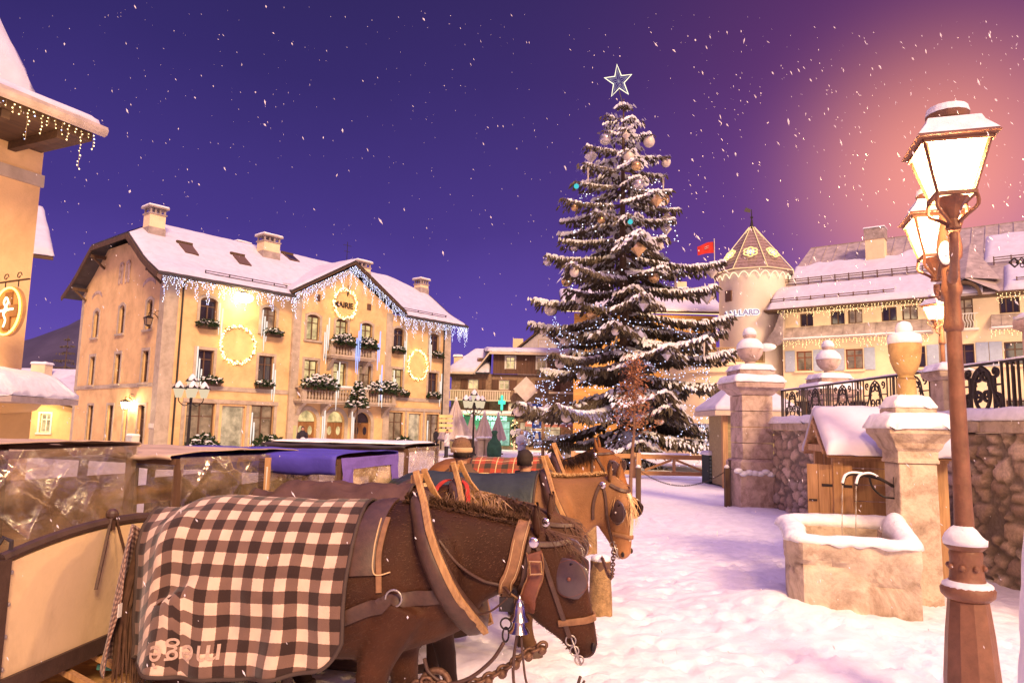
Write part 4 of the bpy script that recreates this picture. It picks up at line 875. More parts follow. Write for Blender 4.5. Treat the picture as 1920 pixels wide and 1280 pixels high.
s = MB(); s.box(-9, -.04, -1.3, .0, 6.33, 6.47)
for x in np.arange(-8.5, -.1, .8): s.box(x - .06, x + .06, -1.25, 0, 6.2, 6.325)
s.build('eaves_timber', WOODD, rf_)
s = MB(); s.tube([(-9, -1.45, 6.5), (.06, -1.45, 6.5)], .09, 8); s.build('gutter', ZINC, rf_)
s = MB(); s.box(-9, .03, -.05, 0, 5.75, 5.95); s.build('cornice', TRIM, lb)
o = thing('icicle_lights', 'warm icicle fairy lights along the eaves of the corner house', 'fairy lights', lb.location); o.rotation_euler = lb.rotation_euler
b = MB(); b2 = MB(); wv = MB()
for i in range(90):
    x = -9 + i * .1; L = rl.uniform(.12, .62) * (1 if i % 2 else .5); wv.beam((x, -1.42, 6.4), (x, -1.42, 6.4 - L), .006, .006)
    for j in range(int(L / .055) + 1): (b if rl.random() < .9 else b2).octa((x + rl.gauss(0, .012), -1.42 + rl.gauss(0, .012), 6.38 - j * .055), rl.uniform(.008, .015))
wv.build('wire', WIRE, o); b.build('beads', AMBERBEAD, o); b2.build('beads', BLUEBEAD, o)
point_light('icicle_glow', (-1.0, -1.9, 6.0), (1, .6, .25), 45, .5, o)
# neon chemist sign
SC = P(12, 583, 10.4); o = thing('chemist_neon_sign', 'round amber neon chemist sign with cup and snake on an iron bracket', 'sign', SC, math.radians(-28))
NEON = emit('amber_neon', (1, .5, .12), 5.5); NEONW = emit('pale_neon', (1, .82, .45), 4)
ringp = lambda r, n=40: [(r * math.cos(2 * PI * k / n), 0, r * math.sin(2 * PI * k / n)) for k in range(n)]
s = MB(); s.prism([(x, .03, z) for x, y, z in ringp(.37)], (0, .05, 0)); disc = s.build('disc', mat('amber_sign_disc', (.45, .25, .1)), o); s = MB(); s.tube(ringp(.35), .014, 8, loop=True); s.build('neon_ring', NEON, o)
s = MB(); s.box(-.09, .09, .004, .028, -.28, .28); s.box(-.28, -.092, .004, .028, -.09, .09); s.box(.092, .28, .004, .028, -.09, .09); s.build('cross_panel', mat('dark_amber_cross', (.2, .1, .04)), disc)
s = MB(); s.tube(catmull([(-.01, -.02, -.24), (.03, -.02, -.14), (-.03, -.02, -.05), (.04, -.02, .03), (-.05, -.02, .12), (0, -.02, .2), (.06, -.02, .13), (0, -.02, .05), (-.04, -.02, -.04)], 6), .013, 6); s.tube([(-.2, -.02, 0.0), (.2, -.02, 0.02)], .016, 6); s.build('neon_symbol', NEONW, o)
s = MB(); s.beam((-.9, .05, .46), (.42, .05, .46), .03, .02)
for x in (-.2, .15): s.tube([(x + .07 * math.cos(t) * (1 - t / 9), .05, .53 + .06 * math.sin(t) * (1 - t / 9)) for t in np.linspace(0, 6.5, 16)], .008, 5); s.beam((x, .05, .46), (x, .05, .36), .012, .012)
s.build('bracket', IRONP, o); point_light('neon_glow', (0, -.35, 0), (1, .5, .15), 14, .2, o)
# snow-covered canopy over the shop
o = thing('shop_canopy', 'wide shop canopy under a thick wedge of snow at the left edge', 'canopy', P(20, 735, 10.4))
mb = MB(); q = [P(-160, 742, 8.6), P(22, 741, 9.4), P(150, 722, 11.2), P(-60, 690, 12.2)]; zc = q[1].z
q = [Vector((a.x, a.y, zc)) for a in q]; mb.prism(q, (0, 0, -.08)); mb.build('deck', ZINC, o, origin=o.location)
mb = MB(); e_ = Vector((0, 0, .012)); snow_quad(mb, q[0] + e_, q[1] + e_, q[2] + e_, q[3] + Vector((0, 0, .3)), .34, 14, 10, .5, lump=.2); mb.build('snow_cap', SNOW, o, origin=o.location, smooth=True)
mb = MB(); c = P(58, 757, 10.8); mb.tube([c + Vector((-1.2, .2, .1)), c + Vector((0, 0, .12)), c + Vector((.12, 0, .1))], [.3, .24, .1], 12); mb.build('corbel', STUCCO3, o, origin=o.location, smooth=True)
bk = thing('shop_pier', 'pale shop pier below the snowy canopy', 'wall', P(20, 800, 11.0).xy.to_3d(), math.radians(34)); s = MB(); s.box(-6, .25, 0, 1, 0, 2.2); s.build('masonry', STUCCO3, bk); s = MB(); s.box(-6, .28, -.03, .5, 0, .5); s.build('plinth', STONE, bk)
# second house behind it
b2_ = thing('ochre_house_behind', 'ochre house with snowy roof and chimney behind the corner house', 'house', (-17.5, 25, 0), math.radians(36)); s = MB(); s.box(-8, 0, 0, 6, 0, 7.6); s.build('wall', STUCCO, b2_)
s = MB(); s.prism([(-8, -.7, 7.5), (.8, -.7, 7.5), (.5, 3, 10.0), (-8, 3, 10.0)], (0, 0, .12)); r_ = s.build('roof', WOODD, b2_); s = MB(); snow_quad(s, (-8, -.72, 7.65), (.82, -.72, 7.65), (.5, 3, 10.15), (-8, 3, 10.15), .24, 14, 8, .2); s.build('roof_snow', SNOWF, r_, smooth=True)
s = MB(); s.box(-.9, -.3, 1.6, 2.3, 8.6, 10.7); k = s.build('chimney', STUCCO2, b2_); s = MB(); s.box(-1, -.2, 1.5, 2.4, 10.7, 10.85); s.build('chimney_cap', ZINC, k)
s = MB(); s.tube([(.06, -.06, 7.3), (.06, -.06, .2)], .06, 8); s.build('drainpipe', IRONP, b2_)
# yellow cottage far behind
yc = thing('yellow_cottage', 'small lit yellow cottage with snow roof between the left houses and the town hall', 'cottage', P(100, 830, 50).xy.to_3d() + Vector((0, 0, 0)))
s = MB(TI); wall_holes(s, -1.8, 1.6, 0, 2.9, [(-1.1, -.35, .9, 2.2)]); s.poly([(1.6, 0, 0), (1.6, 0, -6), (1.6, 2.6, -6), (1.6, 2.6, 0)]); s.build('wall', STUCCO3, yc); window(yc, TI, -.72, .9, 2.2, .75, GLOWY, surround=.12, fm=FRAMEW, trim=FRAMEW)
s = MB(); s.prism([(-2.2, -.5, 3.3), (2.0, -.5, 2.5), (2.0, 5, 3.6), (-2.2, 5, 4.9)], (0, 0, .14)); r_ = s.build('roof', WOODD, yc); s = MB(); snow_quad(s, (-2.2, -.5, 3.45), (2.0, -.5, 2.65), (2.0, 5, 3.75), (-2.2, 5, 5.05), .25, 8, 8, .2); s.build('roof_snow', SNOWF, r_, smooth=True)
point_light('cottage_glow', (-.7, -1.0, 2.2), (1, .65, .25), 130, .3, yc)
bb = thing('dark_snowy_barn', 'dim barn with a long snowy roof behind the yellow cottage', 'barn', P(100, 830, 70).xy.to_3d()); s = MB(); s.box(-7, 5, 0, 6, 0, 5.2); s.build('wall', CHWOOD, bb); s = MB(); s.prism([(-7.5, -.6, 4.3), (5.5, -.6, 4.3), (5.5, 4, 6.6), (-7.5, 4, 6.6)], (0, 0, .15)); r_ = s.build('roof', ROOFM, bb); s = MB(); snow_quad(s, (-7.5, -.6, 4.46), (5.5, -.6, 4.46), (5.5, 4, 6.76), (-7.5, 4, 6.76), .3, 14, 6, .3); s.build('roof_snow', SNOWF, r_, smooth=True)
s = MB(); s.box(-3.6, -2.2, 1, 2.2, 5.2, 7.2); k = s.build('chimney', STUCCO2, bb); s = MB(); snow_quad(s, (-3.7, .9, 7.2), (-2.1, .9, 7.2), (-2.1, 2.3, 7.2), (-3.7, 2.3, 7.2), .25, 4, 4, .2); s.build('chimney_snow', SNOW, k, smooth=True)
# ------------------------------------------------------------------ spruces
def spruce(root, H, R, seed, z0=.6, levels=26, per=(6, 10), snow=True, q=1.0, wind=0):
    r_ = random.Random(seed); g = MB(); sn = MB(); wd = MB(); tips = []
    wd.tube([(0, 0, 0), (.1, 0, H * .3), (-.05, 0, H * .6), (0, 0, H)], [R * .055, R * .042, R * .026, .03], 9)
    def tuft(p, d, L, hang):
        d = d.normalized(); sd = d.cross(Vector((0, 0, 1)))
        if sd.length < .05: sd = Vector((1, 0, 0))
        sd.normalize()
        e = (d * .75 + Vector((r_.gauss(0, .18), r_.gauss(0, .18), -hang))).normalized(); w_ = sd * L * r_.uniform(.13, .22)
        g.poly([p - w_ * .6, p + e * L * .45 - w_, p + e * L, p + e * L * .45 + w_, p + w_ * .6])
        up = e.cross(sd) * L * .16; g.poly([p - up * .6, p + e * L * .5 - up, p + e * L * .95, p + e * L * .5 + up])
    n = 0
    for lv in range(levels):
        t = lv / (levels - 1); z = z0 + (H - z0 - .35) * (t ** .92); env = R * (1 - t) ** .64 * (1 + .09 * math.sin(lv * 2.1)) + .15
        if t < .12: env *= .86 + t * 1.2
        k = int(per[0] + (per[1] - per[0]) * (1 - t)); off = r_.uniform(0, 6.28)
        for b in range(k):
            a = off + 2 * PI * b / k + r_.gauss(0, .16); L = env * (r_.uniform(.86, 1.14) if r_.random() < .55 else r_.uniform(.5, .85)); zz = z + r_.gauss(0, .22) * (1 - t * .7)
            c = Vector((math.cos(a), math.sin(a), 0)); sag = (.05 + .13 * (1 - t)) * L * r_.uniform(.6, 1.3); lift = .05 * L
            pts = []
            for i in range(7):
                s = i / 6; pts.append(c * (L * s) + Vector((0, 0, zz - sag * math.sin(s * PI * .62) * 1.25 + lift * s ** 3 * (1.4 - t))))
            wd.tube(pts, [.055 * L / 4 * (1 - i / 7) + .012 for i in range(7)], 5)
            tips.append((pts[-1], pts[4], c, t))
            sidev = c.cross(Vector((0, 0, 1)))
            step = .17 / q; m_ = max(5, int(L / step))
            for i in range(m_):
                s = (i + .5) / m_
                if s < .12: continue
                f = s * 6; i0 = min(int(f), 5); p = pts[i0].lerp(pts[i0 + 1], f - i0)
                wid = (.26 * L * (1 - s) * s * 3.2 + .22) * r_.uniform(.7, 1.2)
                for sg in (-1, 1):
                    tw = (c * .75 + sidev * sg * 1.0).normalized(); nn = max(1, int(wid / .26 * q))
                    for j in range(nn):
                        u = (j + r_.random()) / nn; pp = p + tw * wid * u + Vector((0, 0, -.22 * wid * u))
                        for _ in range(2): tuft(pp + Vector((r_.gauss(0, .05), r_.gauss(0, .05), r_.gauss(0, .03))), tw * .5 + c * .25 + Vector((r_.gauss(0, .5), r_.gauss(0, .5), 0)) * .5, r_.uniform(.26, .5) * (.6 + .55 * (1 - t)), r_.uniform(.55, 1.3))
                tuft(p, c, .4 * (.6 + .5 * (1 - t)), .3)
                if snow and s > .14:
                    wv = max(.08, min(.42, wid * r_.uniform(.3, .62))); lx = step * r_.uniform(.8, 1.6)
                    # a ragged little slab of snow lying along the bough
                    nA = 9; ring = []; rt = []
                    ax = c * lx; ay = sidev * wv
                    for kk in range(nA):
                        th_ = 2 * PI * kk / nA; rr = r_.uniform(.6, 1.15)
                        o_ = ax * math.cos(th_) * rr + ay * math.sin(th_) * rr; ring.append(p + o_ + Vector((0, 0, .01 - .26 * abs(o_.dot(sidev)) - .05))); rt.append(p + o_ * .62 + Vector((0, 0, .1 - .2 * abs(o_.dot(sidev)) * .62 + r_.gauss(0, .015))))
                    if r_.random() < .62: sn.rings([ring, rt])
                    for _ in range(7):
                        sg = r_.choice((-1, 1)); u = r_.uniform(.15, 1.1); pp = p + (c * .5 + sidev * sg).normalized() * wid * u + Vector((0, 0, -.22 * wid * u)); d_ = ((c * .5 + sidev * sg).normalized() * .6 + Vector((0, 0, -.7))).normalized(); Ls = r_.uniform(.14, .36); w2 = (sidev * .6 + c * .8).cross(d_).normalized() * r_.uniform(.03, .075)
                        a1 = pp + Vector((r_.gauss(0, .06), r_.gauss(0, .06), .07)); sn.poly([a1 - w2, a1 + d_ * Ls * .6 - w2, a1 + d_ * Ls, a1 + d_ * Ls * .6 + w2, a1 + w2])
            n += 1
    wd.build('trunk', BARK, root); g.build('crown', FOL, root)
    if snow: sn.build('crown_snow', SNOW, root, smooth=True)
    return tips
TREE = Vector((5.75, 36.5, 0)); TH = 19.6
xt = thing('christmas_tree', 'giant snow-laden Christmas spruce with star, baubles and lights in the square', 'tree', TREE)
tips = spruce(xt, TH, 6.5, 4, z0=.9, levels=20, per=(5, 7))
# outlined star on top
o = thing('tree_star', 'white outlined five-pointed star on top of the Christmas tree', 'star', TREE + Vector((-.28, 0, TH + 1.0)), .0)
pts = [(( .78 if k % 2 == 0 else .30) * math.cos(PI / 2 + k * PI / 5 + .12), 0, (.98 if k % 2 == 0 else .38) * math.sin(PI / 2 + k * PI / 5 + .12)) for k in range(10)]
s = MB(); s.tube(pts, .03, 6, loop=True); s.build('star_outline', emit('star_neon', (1, .9, .62), 1.8), o)
s = MB(); s.tube([tuple(x * .66 for x in p) for p in pts], .02, 5, loop=True)
for k in range(0, 10, 2): s.beam(pts[k], tuple(-x * .3 for x in pts[k]), .015, .015)
s.build('star_lattice', emit('dim_star_wire', (.6, .55, .7), .6), o); s = MB(); s.beam((0, 0, -.4), (.22, 0, -1.3), .04, .04); s.build('stem', IRONP, o)
# light strings draped round the tree
TREEBEAD = emit('tree_bead', (.6, .66, 1), 2.4)
rl2 = random.Random(9)
def tree_pt(a, z): 
    t = max(0, min(1, (z - .9) / (TH - 1.2))); r = 6.5 * (1 - t) ** .64 * .72 + .1
    return Vector((r * math.cos(a), r * math.sin(a), z))
for i in range(14):
    z0 = .8 + i * .62 if i < 11 else 7.5 + (i - 10) * 2.1; a0 = rl2.uniform(0, 6.28); b = MB(); wv = MB(); prev = None
    n = 105 if i < 11 else 60
    for k in range(n):
        a = a0 + 2 * PI * k / n * 1.05; q = tree_pt(a, z0 + .55 * math.sin(a * 2.5 + i) + .25 * math.sin(a * 7 + i)); q.x *= 1 + rl2.gauss(0, .035) ; q.y *= 1 + rl2.gauss(0, .035)
        b.octa(q, rl2.uniform(.02, .04))
        if prev is not None: wv.beam(prev, q, .012, .012)
        prev = q
    o = thing('light_string', 'blue-white light string wound round the lower boughs of the Christmas tree' if i < 11 else 'faint light string wound round the upper boughs of the Christmas tree', 'fairy lights', TREE, 0, 'light strings on the lower tree' if i < 11 else 'light strings on the upper tree')
    wv.build('wire', WIRE, o); b.build('beads', TREEBEAD if i < 11 else COOLBEAD, o)
for a, z in ((-1.2, 1.6), (-2.2, 2.6), (-1.7, 4.2), (-.8, 3.2)):
    q = tree_pt(a, z) * 1.3; point_light('string_glow', Vector((q.x * .92, q.y * .92, z)), (.5, .5, 1), 42, .5, xt)
# baubles
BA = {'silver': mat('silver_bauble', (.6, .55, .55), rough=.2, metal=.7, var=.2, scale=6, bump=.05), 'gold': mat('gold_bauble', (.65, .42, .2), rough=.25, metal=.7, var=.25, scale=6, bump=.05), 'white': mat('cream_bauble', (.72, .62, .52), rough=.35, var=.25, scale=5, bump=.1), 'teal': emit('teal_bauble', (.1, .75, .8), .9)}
HOOKM = STEEL
rb = random.Random(21); cand = [t for t in tips if t[2].y < .25 and .03 < t[3] < .93]; rb.shuffle(cand)
names = {'silver': 'shiny silver', 'gold': 'gold', 'white': 'cream', 'teal': 'teal'}
for i, (tip, mid, c, t) in enumerate(cand[:54]):
    p = tip.lerp(mid, rb.uniform(.1, .9)); kind = rb.choice(['ball', 'ball', 'ball', 'diamond', 'icicle']); cn = rb.choice(['silver', 'gold', 'white', 'white']); r = rb.uniform(.18, .34)
    if kind == 'ball' and rb.random() < .12: cn = 'teal'; r = .13
    zone = 'upper' if t > .62 else 'middle' if t > .3 else 'lower'
    o = MB()
    if kind == 'ball': o.ball((0, 0, -r - .12), r, 14, 10)
    elif kind == 'diamond': o.lathe([(.01, -.12), (r * 1.1, -.12 - r * 1.2), (.01, -.12 - r * 2.4)], n=6)
    else: o.lathe([(.02, -.1), (.06, -.22), (.045, -.6), (.008, -1.0)], n=8)
    root = thing('tree_' + {'ball': 'bauble', 'diamond': 'diamond_ornament', 'icicle': 'icicle_ornament'}[kind], {'ball': names[cn] + ' ball', 'diamond': names[cn] + ' diamond', 'icicle': 'slim white icicle'}[kind] + ' ornament among the ' + zone + ' boughs of the Christmas tree', 'ornament', TREE + p + c * .12, rb.uniform(0, 3), {'ball': names[cn] + ' balls', 'diamond': names[cn] + ' diamonds', 'icicle': 'icicles'}[kind] + ' on the ' + zone + ' boughs')
    o.build('body', BA[cn] if kind != 'icicle' else BA['white'], root, smooth=kind == 'ball'); s = MB(); s.lathe([(.035, -.13), (.035, -.06), (.01, -.04)], n=8); s.tube([(0, 0, -.05), (0, 0, .06)], .01, 4); s.build('cap', HOOKM, root)
# dark distant fir left
k = thing('distant_fir', 'dark lone fir on the slope between the left houses and the town hall', 'tree', P(110, 820, 95).xy.to_3d())
spruce(k, 12.8, 3.8, 17, z0=.5, levels=13, per=(4, 7), snow=False, q=.45)
# russet sapling
o = thing('russet_sapling', 'slender sapling still holding russet leaves in front of the Christmas tree', 'tree', (3.17, 18.9, 0)); r_ = random.Random(31)
s = MB(); g = MB(); s.tube([(0, 0, -.05), (.02, 0, .9), (.1, 0, 1.9), (.12, .0, 3.0), (.1, 0, 3.8)], [.055, .045, .036, .024, .01], 8)
for k in range(40):
    z = 1.75 + 2.0 * (k / 40) ** .9; a = k * 2.4; L = .62 * (1 - (z - 1.7) / 2.6) + .1; c = Vector((math.cos(a), math.sin(a), r_.uniform(.5, 1.1))).normalized(); p0 = Vector((.1, 0, z)); p1 = p0 + c * L; s.tube([p0, p0.lerp(p1, .5) + Vector((0, 0, .03)), p1], [.012, .008, .004], 5)
    for j in range(26):
        q = p0.lerp(p1, r_.uniform(.25, 1.05)) + Vector((r_.gauss(0, .07), r_.gauss(0, .07), r_.gauss(0, .07))); e = Vector((r_.gauss(0, 1), r_.gauss(0, 1), r_.gauss(-.4, .7))).normalized(); sd = e.orthogonal().normalized(); L2 = r_.uniform(.05, .1); g.poly([q, q + e * L2 * .5 + sd * L2 * .35, q + e * L2, q + e * L2 * .5 - sd * L2 * .35])
s.build('trunk', mat('sapling_bark', (.24, .13, .08), scale=9), o); g.build('leaves', mat('russet_leaves', (.36, .15, .07), var=.4, scale=4, bump=0), o)
# ------------------------------------------------------------------ hotel-like building with the round tower
AL = thing('tower_building', 'long cream building with round corner tower, mansard ledges and snowy roof on the right', 'building', (P(1466, 580, 47).x, 47, 0), math.atan2(-.603, .797))
SHUT = mat('pale_blue_shutter', (.45, .5, .62), var=.12, scale=6, bump=.1)
s = MB(TI); up = [(u - .42, u + .42, 8.88, 9.75) for u in (1.55, 3.45, 4.48, 6.4, 7.53)] + [(12.0, 12.95, 8.9, 9.8)]; lowr = [(u - .5, u + .5, 5.98, 7.26) for u in (1.34, 4.35, 7.75, 10.2, 12.6, 15.2)]
gf = [(u - .55, u + .55, 2.2, 4.0) for u in (1.34, 4.35, 7.75, 12.6)]
wall_holes(s, 0, 24, 0, 10.0, up + lowr + gf + [(9.9, 10.75, 8.2, 9.9)], depth=.22); s.box(0, 24, 0, 9.5, -.5, -9) if False else None
s.poly([(24, 0, 0), (24, 0, -9), (24, 10, -9), (24, 10, 0)]); s.poly([(0, 0, 0), (0, 10, 0), (0, 10, -9), (0, 0, -9)]); s.build('wall', STUCCO2, AL)
for i, h in enumerate(up): window(AL, TI, (h[0] + h[1]) / 2, h[2], h[3], h[1] - h[0], GLASSD if i not in (2, 4) else GLOWD, surround=0, bars=1 if i < 5 else 2, trans=False)
for i, h in enumerate(lowr):
    fr = window(AL, TI, (h[0] + h[1]) / 2, h[2], h[3], h[1] - h[0], GLOWD if i in (0, 1) else GLASSD, surround=.06, bars=1, fm=mat('red_brown_window', (.3, .1, .05)) if i < 2 else FRAMEB, trim=STUCCO2)
    for sg in (-1, 1):
        x = (h[0] + h[1]) / 2 + sg * .88; q = MB(TI); q.box(x - .3, x + .3, h[2] - .05, h[3] + .05, .012, .06)
        for z in np.arange(h[2], h[3], .12): q.box(x - .25, x + .25, z, z + .07, .061, .075)
        q.build('shutter', SHUT, fr)
for h in gf: window(AL, TI, (h[0] + h[1]) / 2, h[2], h[3], 1.1, GLASSD, surround=.1)
# mansard skirts in zinc
def skirt(u0, u1, z0, z1, out):
    q = MB(TI); q.prism([(u0, z1, .003), (u0, z0, out), (u0, z0, .003)], (u1 - u0, 0, 0)); k = q.build('zinc_skirt', ZINC, AL); q = MB(TI)
    for x in np.arange(u0 + .5, u1, .62): q.beam((x, z1, .02), (x, z0, out + .015), .03, .03, up=(1, 0, 0))
    q.tube([(u0 - .1, z0, out + .03), (u1 + .1, z0, out + .03)], .06, 6); q.build('seams', ZINC, k); q = MB(TI); snow_quad(q, (u0, z0 + .06, out - .1), (u0, z0 + .06, out + .06), (u1, z0 + .06, out + .06), (u1, z0 + .06, out - .1), .07, 3, 20, .05, up=(0, 1, 0)); q.build('snow_line', SNOW, k, smooth=True)
skirt(.25, 8.7, 7.95, 8.86, .75); skirt(11.6, 17, 7.95, 8.86, .75)
# flank sweeping from the tower
q = MB(TI); q.prism([(-1.9, 7.2, .1), (-1.2, 7.75, .35), (-.4, 8.7, .55), (.0, 9.7, .6), (.25, 9.9, .6), (.25, 7.9, .75), (-.6, 7.5, .6)], (0, 0, -.5)); k = q.build('zinc_flank', ZINC, AL); q = MB(TI); q.ball((-.9, 7.55, .7), (.7, .28, .3), 12, 8); q.ball((-1.7, 7.1, .5), (.5, .18, .25), 10, 7); q.build('snow_lump', SNOW, k, smooth=True)
# roof
RZ = lambda y: 10.05 + (y + .7) * .80
s = MB(); s.prism([(-.9, -.7, 9.95), (24.5, -.7, 9.95), (24.5, 6.2, RZ(6.2) - .1), (.4, 6.2, RZ(6.2) - .1)], (0, 0, .1)); s.prism([(.4, 6.2, RZ(6.2)), (24.5, 6.2, RZ(6.2)), (24.5, 12, 10), (.4, 12, 10)], (0, 0, .08)); rf_ = s.build('roof', ZINC, AL)
s = MB()
for x in np.arange(.8, 24, .75): s.beam((x, 3.2, RZ(3.2) + .03), (x, 6.2, RZ(6.2) + .03), .05, .05)
s.build('standing_seams', ZINC, rf_)
s = MB()
def band(xa, xb, y0, y1, h, sd, rag=.3):
    def fn(u, v):
        x = xa + (xb - xa) * u; yy1 = y1 + rag * fbm(x * .6 + sd, sd) ; y = y0 + (yy1 - y0) * v; k = math.sqrt(min(1, v * 14, (1 - v) * 7 + .05)) * math.sqrt(min(1, u * 50, (1 - u) * 50))
        return (x, y, RZ(y) + .03 + h * k * (1 + .4 * fbm(x * .8, y + sd)))
    s.grid(fn, 90, 16)
band(-.75, 9.0, -.75, 1.5, .26, 1, .12); band(-.1, 9.0, 1.95, 4.0, .24, 5, .9); band(12.3, 24.4, -.75, 1.6, .26, 9, .12); band(11.3, 24.4, 2.1, 4.9, .24, 13, .25); band(9.6, 11.3, -.7, .2, .2, 3)
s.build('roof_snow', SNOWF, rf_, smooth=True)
s = MB()
for a, b, y in ((-.4, 9, 1.75), (11.8, 24, 1.85), (-.6, 6.8, -.35), (12.9, 24, -.3)):
    for dz in (.3, .44): s.tube([(a, y, RZ(y) + dz), (b, y, RZ(y) + dz)], .03, 5)
    for x in np.arange(a, b, .85): s.beam((x, y, RZ(y)), (x, y - .05, RZ(y) + .5), .06, .06)
s.build('snow_guard', FRAMEB, rf_)
s = MB(); s.tube([(-.95, -.78, 9.98), (9.3, -.78, 9.98)], .08, 8); s.tube([(11.9, -.78, 9.98), (24.5, -.78, 9.98)], .08, 8); s.box(-.9, 24.4, -.7, .0, 9.86, 9.945); s.build('gutter', WOODDZ, rf_)
s = MB(); s.box(4.6, 5.75, 3.4, 4.4, 12.2, 15.0); c_h = s.build('chimney', STUCCO2, AL); s = MB(); s.box(4.55, 5.8, 3.35, 4.45, 15.0, 15.75); s.build('chimney_cap', ZINC, c_h); s = MB(); snow_quad(s, (4.5, 3.3, 15.76), (5.85, 3.3, 15.76), (5.85, 4.5, 15.76), (4.5, 4.5, 15.76), .1, 5, 4, .1); s.build('chimney_snow', SNOW, c_h, smooth=True)
# wall dormer with zinc gable, arch and balcony
s = MB(); s.prism([(9.3, .0, 9.9), (11.75, .0, 9.9), (11.75, .0, 10.1), (10.5, .0, 10.9), (9.3, .0, 10.1)], (0, 2.0, 0)); d_ = s.build('dormer', STUCCO2, AL)
s = MB()
for pa, pb in (((8.85, -.85, 9.95), (10.5, -.85, 10.95)), ((12.2, -.85, 9.95), (10.5, -.85, 10.95))):
    s.poly([pa, (10.5, .4, 10.95) if 0 else pb, (10.5, 4.3, 14.0), (pa[0], 4.3 if 0 else .2, RZ(.2) + .1)])
s.poly([(8.9, .1, RZ(.1) + .2), (10.5, -.8, 11.0), (10.5, 4.2, RZ(4.2) + .12)]); s.poly([(12.15, .1, RZ(.1) + .2), (10.5, 4.2, RZ(4.2) + .12), (10.5, -.8, 11.0)]); s.build('dormer_roof', ZINC, d_)
s = MB(TI); n = 12; cu = 10.35
for k in range(n):
    a0, a1 = PI - PI * k / n, PI - PI * (k + 1) / n; s.prism([(cu + .75 * math.cos(a0), 9.9 + .75 * math.sin(a0), .5), (cu + .75 * math.cos(a1), 9.9 + .75 * math.sin(a1), .5), (cu + .92 * math.cos(a1), 9.9 + .92 * math.sin(a1), .5), (cu + .92 * math.cos(a0), 9.9 + .92 * math.sin(a0), .5)], (0, 0, .4))
s.build('dormer_arch', WOODDZ, d_)
window(AL, TI, 10.32, 8.2, 9.9, .85, GLOWD, surround=0)
s = MB(TI); s.box(9.7, 11.0, 8.0, 8.12, .01, .55); s.tube([(9.7, 8.95, .5), (11.0, 8.95, .5)], .03, 6)
for x in np.arange(9.75, 11.0, .14): s.tube(catmull([(x, 8.12, .5), (x + .05, 8.4, .52), (x - .05, 8.65, .48), (x, 8.95, .5)], 3), .018, 5)
s.build('balcony', FRAMEW, AL)
for lb, a, b, z, d in (('cream fairy lights under the main gutter of the tower building', 0, 9, 9.93, .85), ('cream fairy lights under the left zinc ledge of the tower building', .3, 8.7, 7.9, .85), ('cream fairy lights under the gutter right of the dormer', 12, 22, 9.93, .85), ('cream fairy lights under the right zinc ledge of the tower building', 11.6, 17, 7.9, .85)):
    o = thing('light_curtain', lb, 'fairy lights', AL.location, 0, 'light curtains on the tower building'); o.rotation_euler = AL.rotation_euler; b_ = MB(TI); wv = MB(TI)
    for x in np.arange(a, b, .2):
        L = rl.uniform(.15, .6); wv.beam((x, z, d), (x, z - L, d), .006, .006)
        for j in range(int(L / .1) + 1): b_.octa((x + rl.gauss(0, .03), z - .05 - j * .1, d), rl.uniform(.016, .028))
    wv.build('wire', WIRE, o); b_.build('beads', AMBERBEAD, o)
    for x in (a + (b - a) * .25, a + (b - a) * .75): point_light('curtain_glow', (x, -d - 2.2, z - .9), (1, .74, .42), 150, .8, o)
# round tower (part of the same building): child meshes in building space
inv = (Matrix.Translation(AL.location) @ Matrix.Rotation(AL.rotation_euler.z, 4, 'Z')).inverted()
TT = lambda q: inv @ (Vector((17.23, 50.2, 0)) + q)
s = MB(TT); s.lathe([(2.38, 0), (2.36, 12.9), (2.5, 13.1)], n=48); s.build('tower_wall', mat('warm_white_tower_render', (.86, .74, .6), var=.1, scale=.6, bump=.15, bscale=25), AL, smooth=40)
TILE = mat('dark_tower_slates', (.30, .2, .19), rough=.6, var=.35, scale=6, bump=.3)
s = MB(TT); n = 8
rows = 13; R = []
for k in range(rows):
    t = k / rows; t2 = (k + 1) / rows; r_a = 2.75 * (1 - t) + .14; r_b = 2.75 * (1 - t2) + .14
    for r, z in ((r_a + .03, 13.05 + 3.55 * t), (r_b + .0, 13.05 + 3.55 * t2)): R.append([(r * math.cos(2 * PI * (j + .5) / n - PI / 2 - .39), r * math.sin(2 * PI * (j + .5) / n - PI / 2 - .39), z) for j in range(n)])
s.rings(R); tr = s.build('tower_roof', TILE, AL)
s = MB(TT)
for j in range(n):
    a = 2 * PI * (j + .5) / n - PI / 2 - .39; a2 = a + 2 * PI / n; s.tube([(2.95 * math.cos(a), 2.95 * math.sin(a), 13.12), (.2 * math.cos(a), .2 * math.sin(a), 16.66)], .03, 5); s.tube([(2.95 * math.cos(a), 2.95 * math.sin(a), 13.1), (2.95 * math.cos(a2), 2.95 * math.sin(a2), 13.1)], .03, 5)
s.build('ridge_lights', emit('ridge_light_line', (1, .62, .3), 1.5), tr)
s = MB(TT); s.tube([(2.52 * math.cos(a), 2.52 * math.sin(a), 12.6 + .33 * abs(math.sin(a * 11)) ** .7 * 1.3 - .1) for a in np.linspace(PI * 1.02, PI * 1.98, 160)], .032, 5); s.build('scalloped_lights', emit('scallop_light_line', (1, .78, .5), 1.6), tr)
s = MB(TT); s.lathe([(.2, 16.5), (.12, 16.8), (.05, 17.3), (.13, 17.42), (.04, 17.5), (.03, 18.0)], n=8); s.prism([(-.55, 0, 17.85), (-.1, 0, 17.75), (-.05, 0, 18.0), (-.4, 0, 18.15)], (0, .02, 0)); s.build('finial', IRONP, tr)
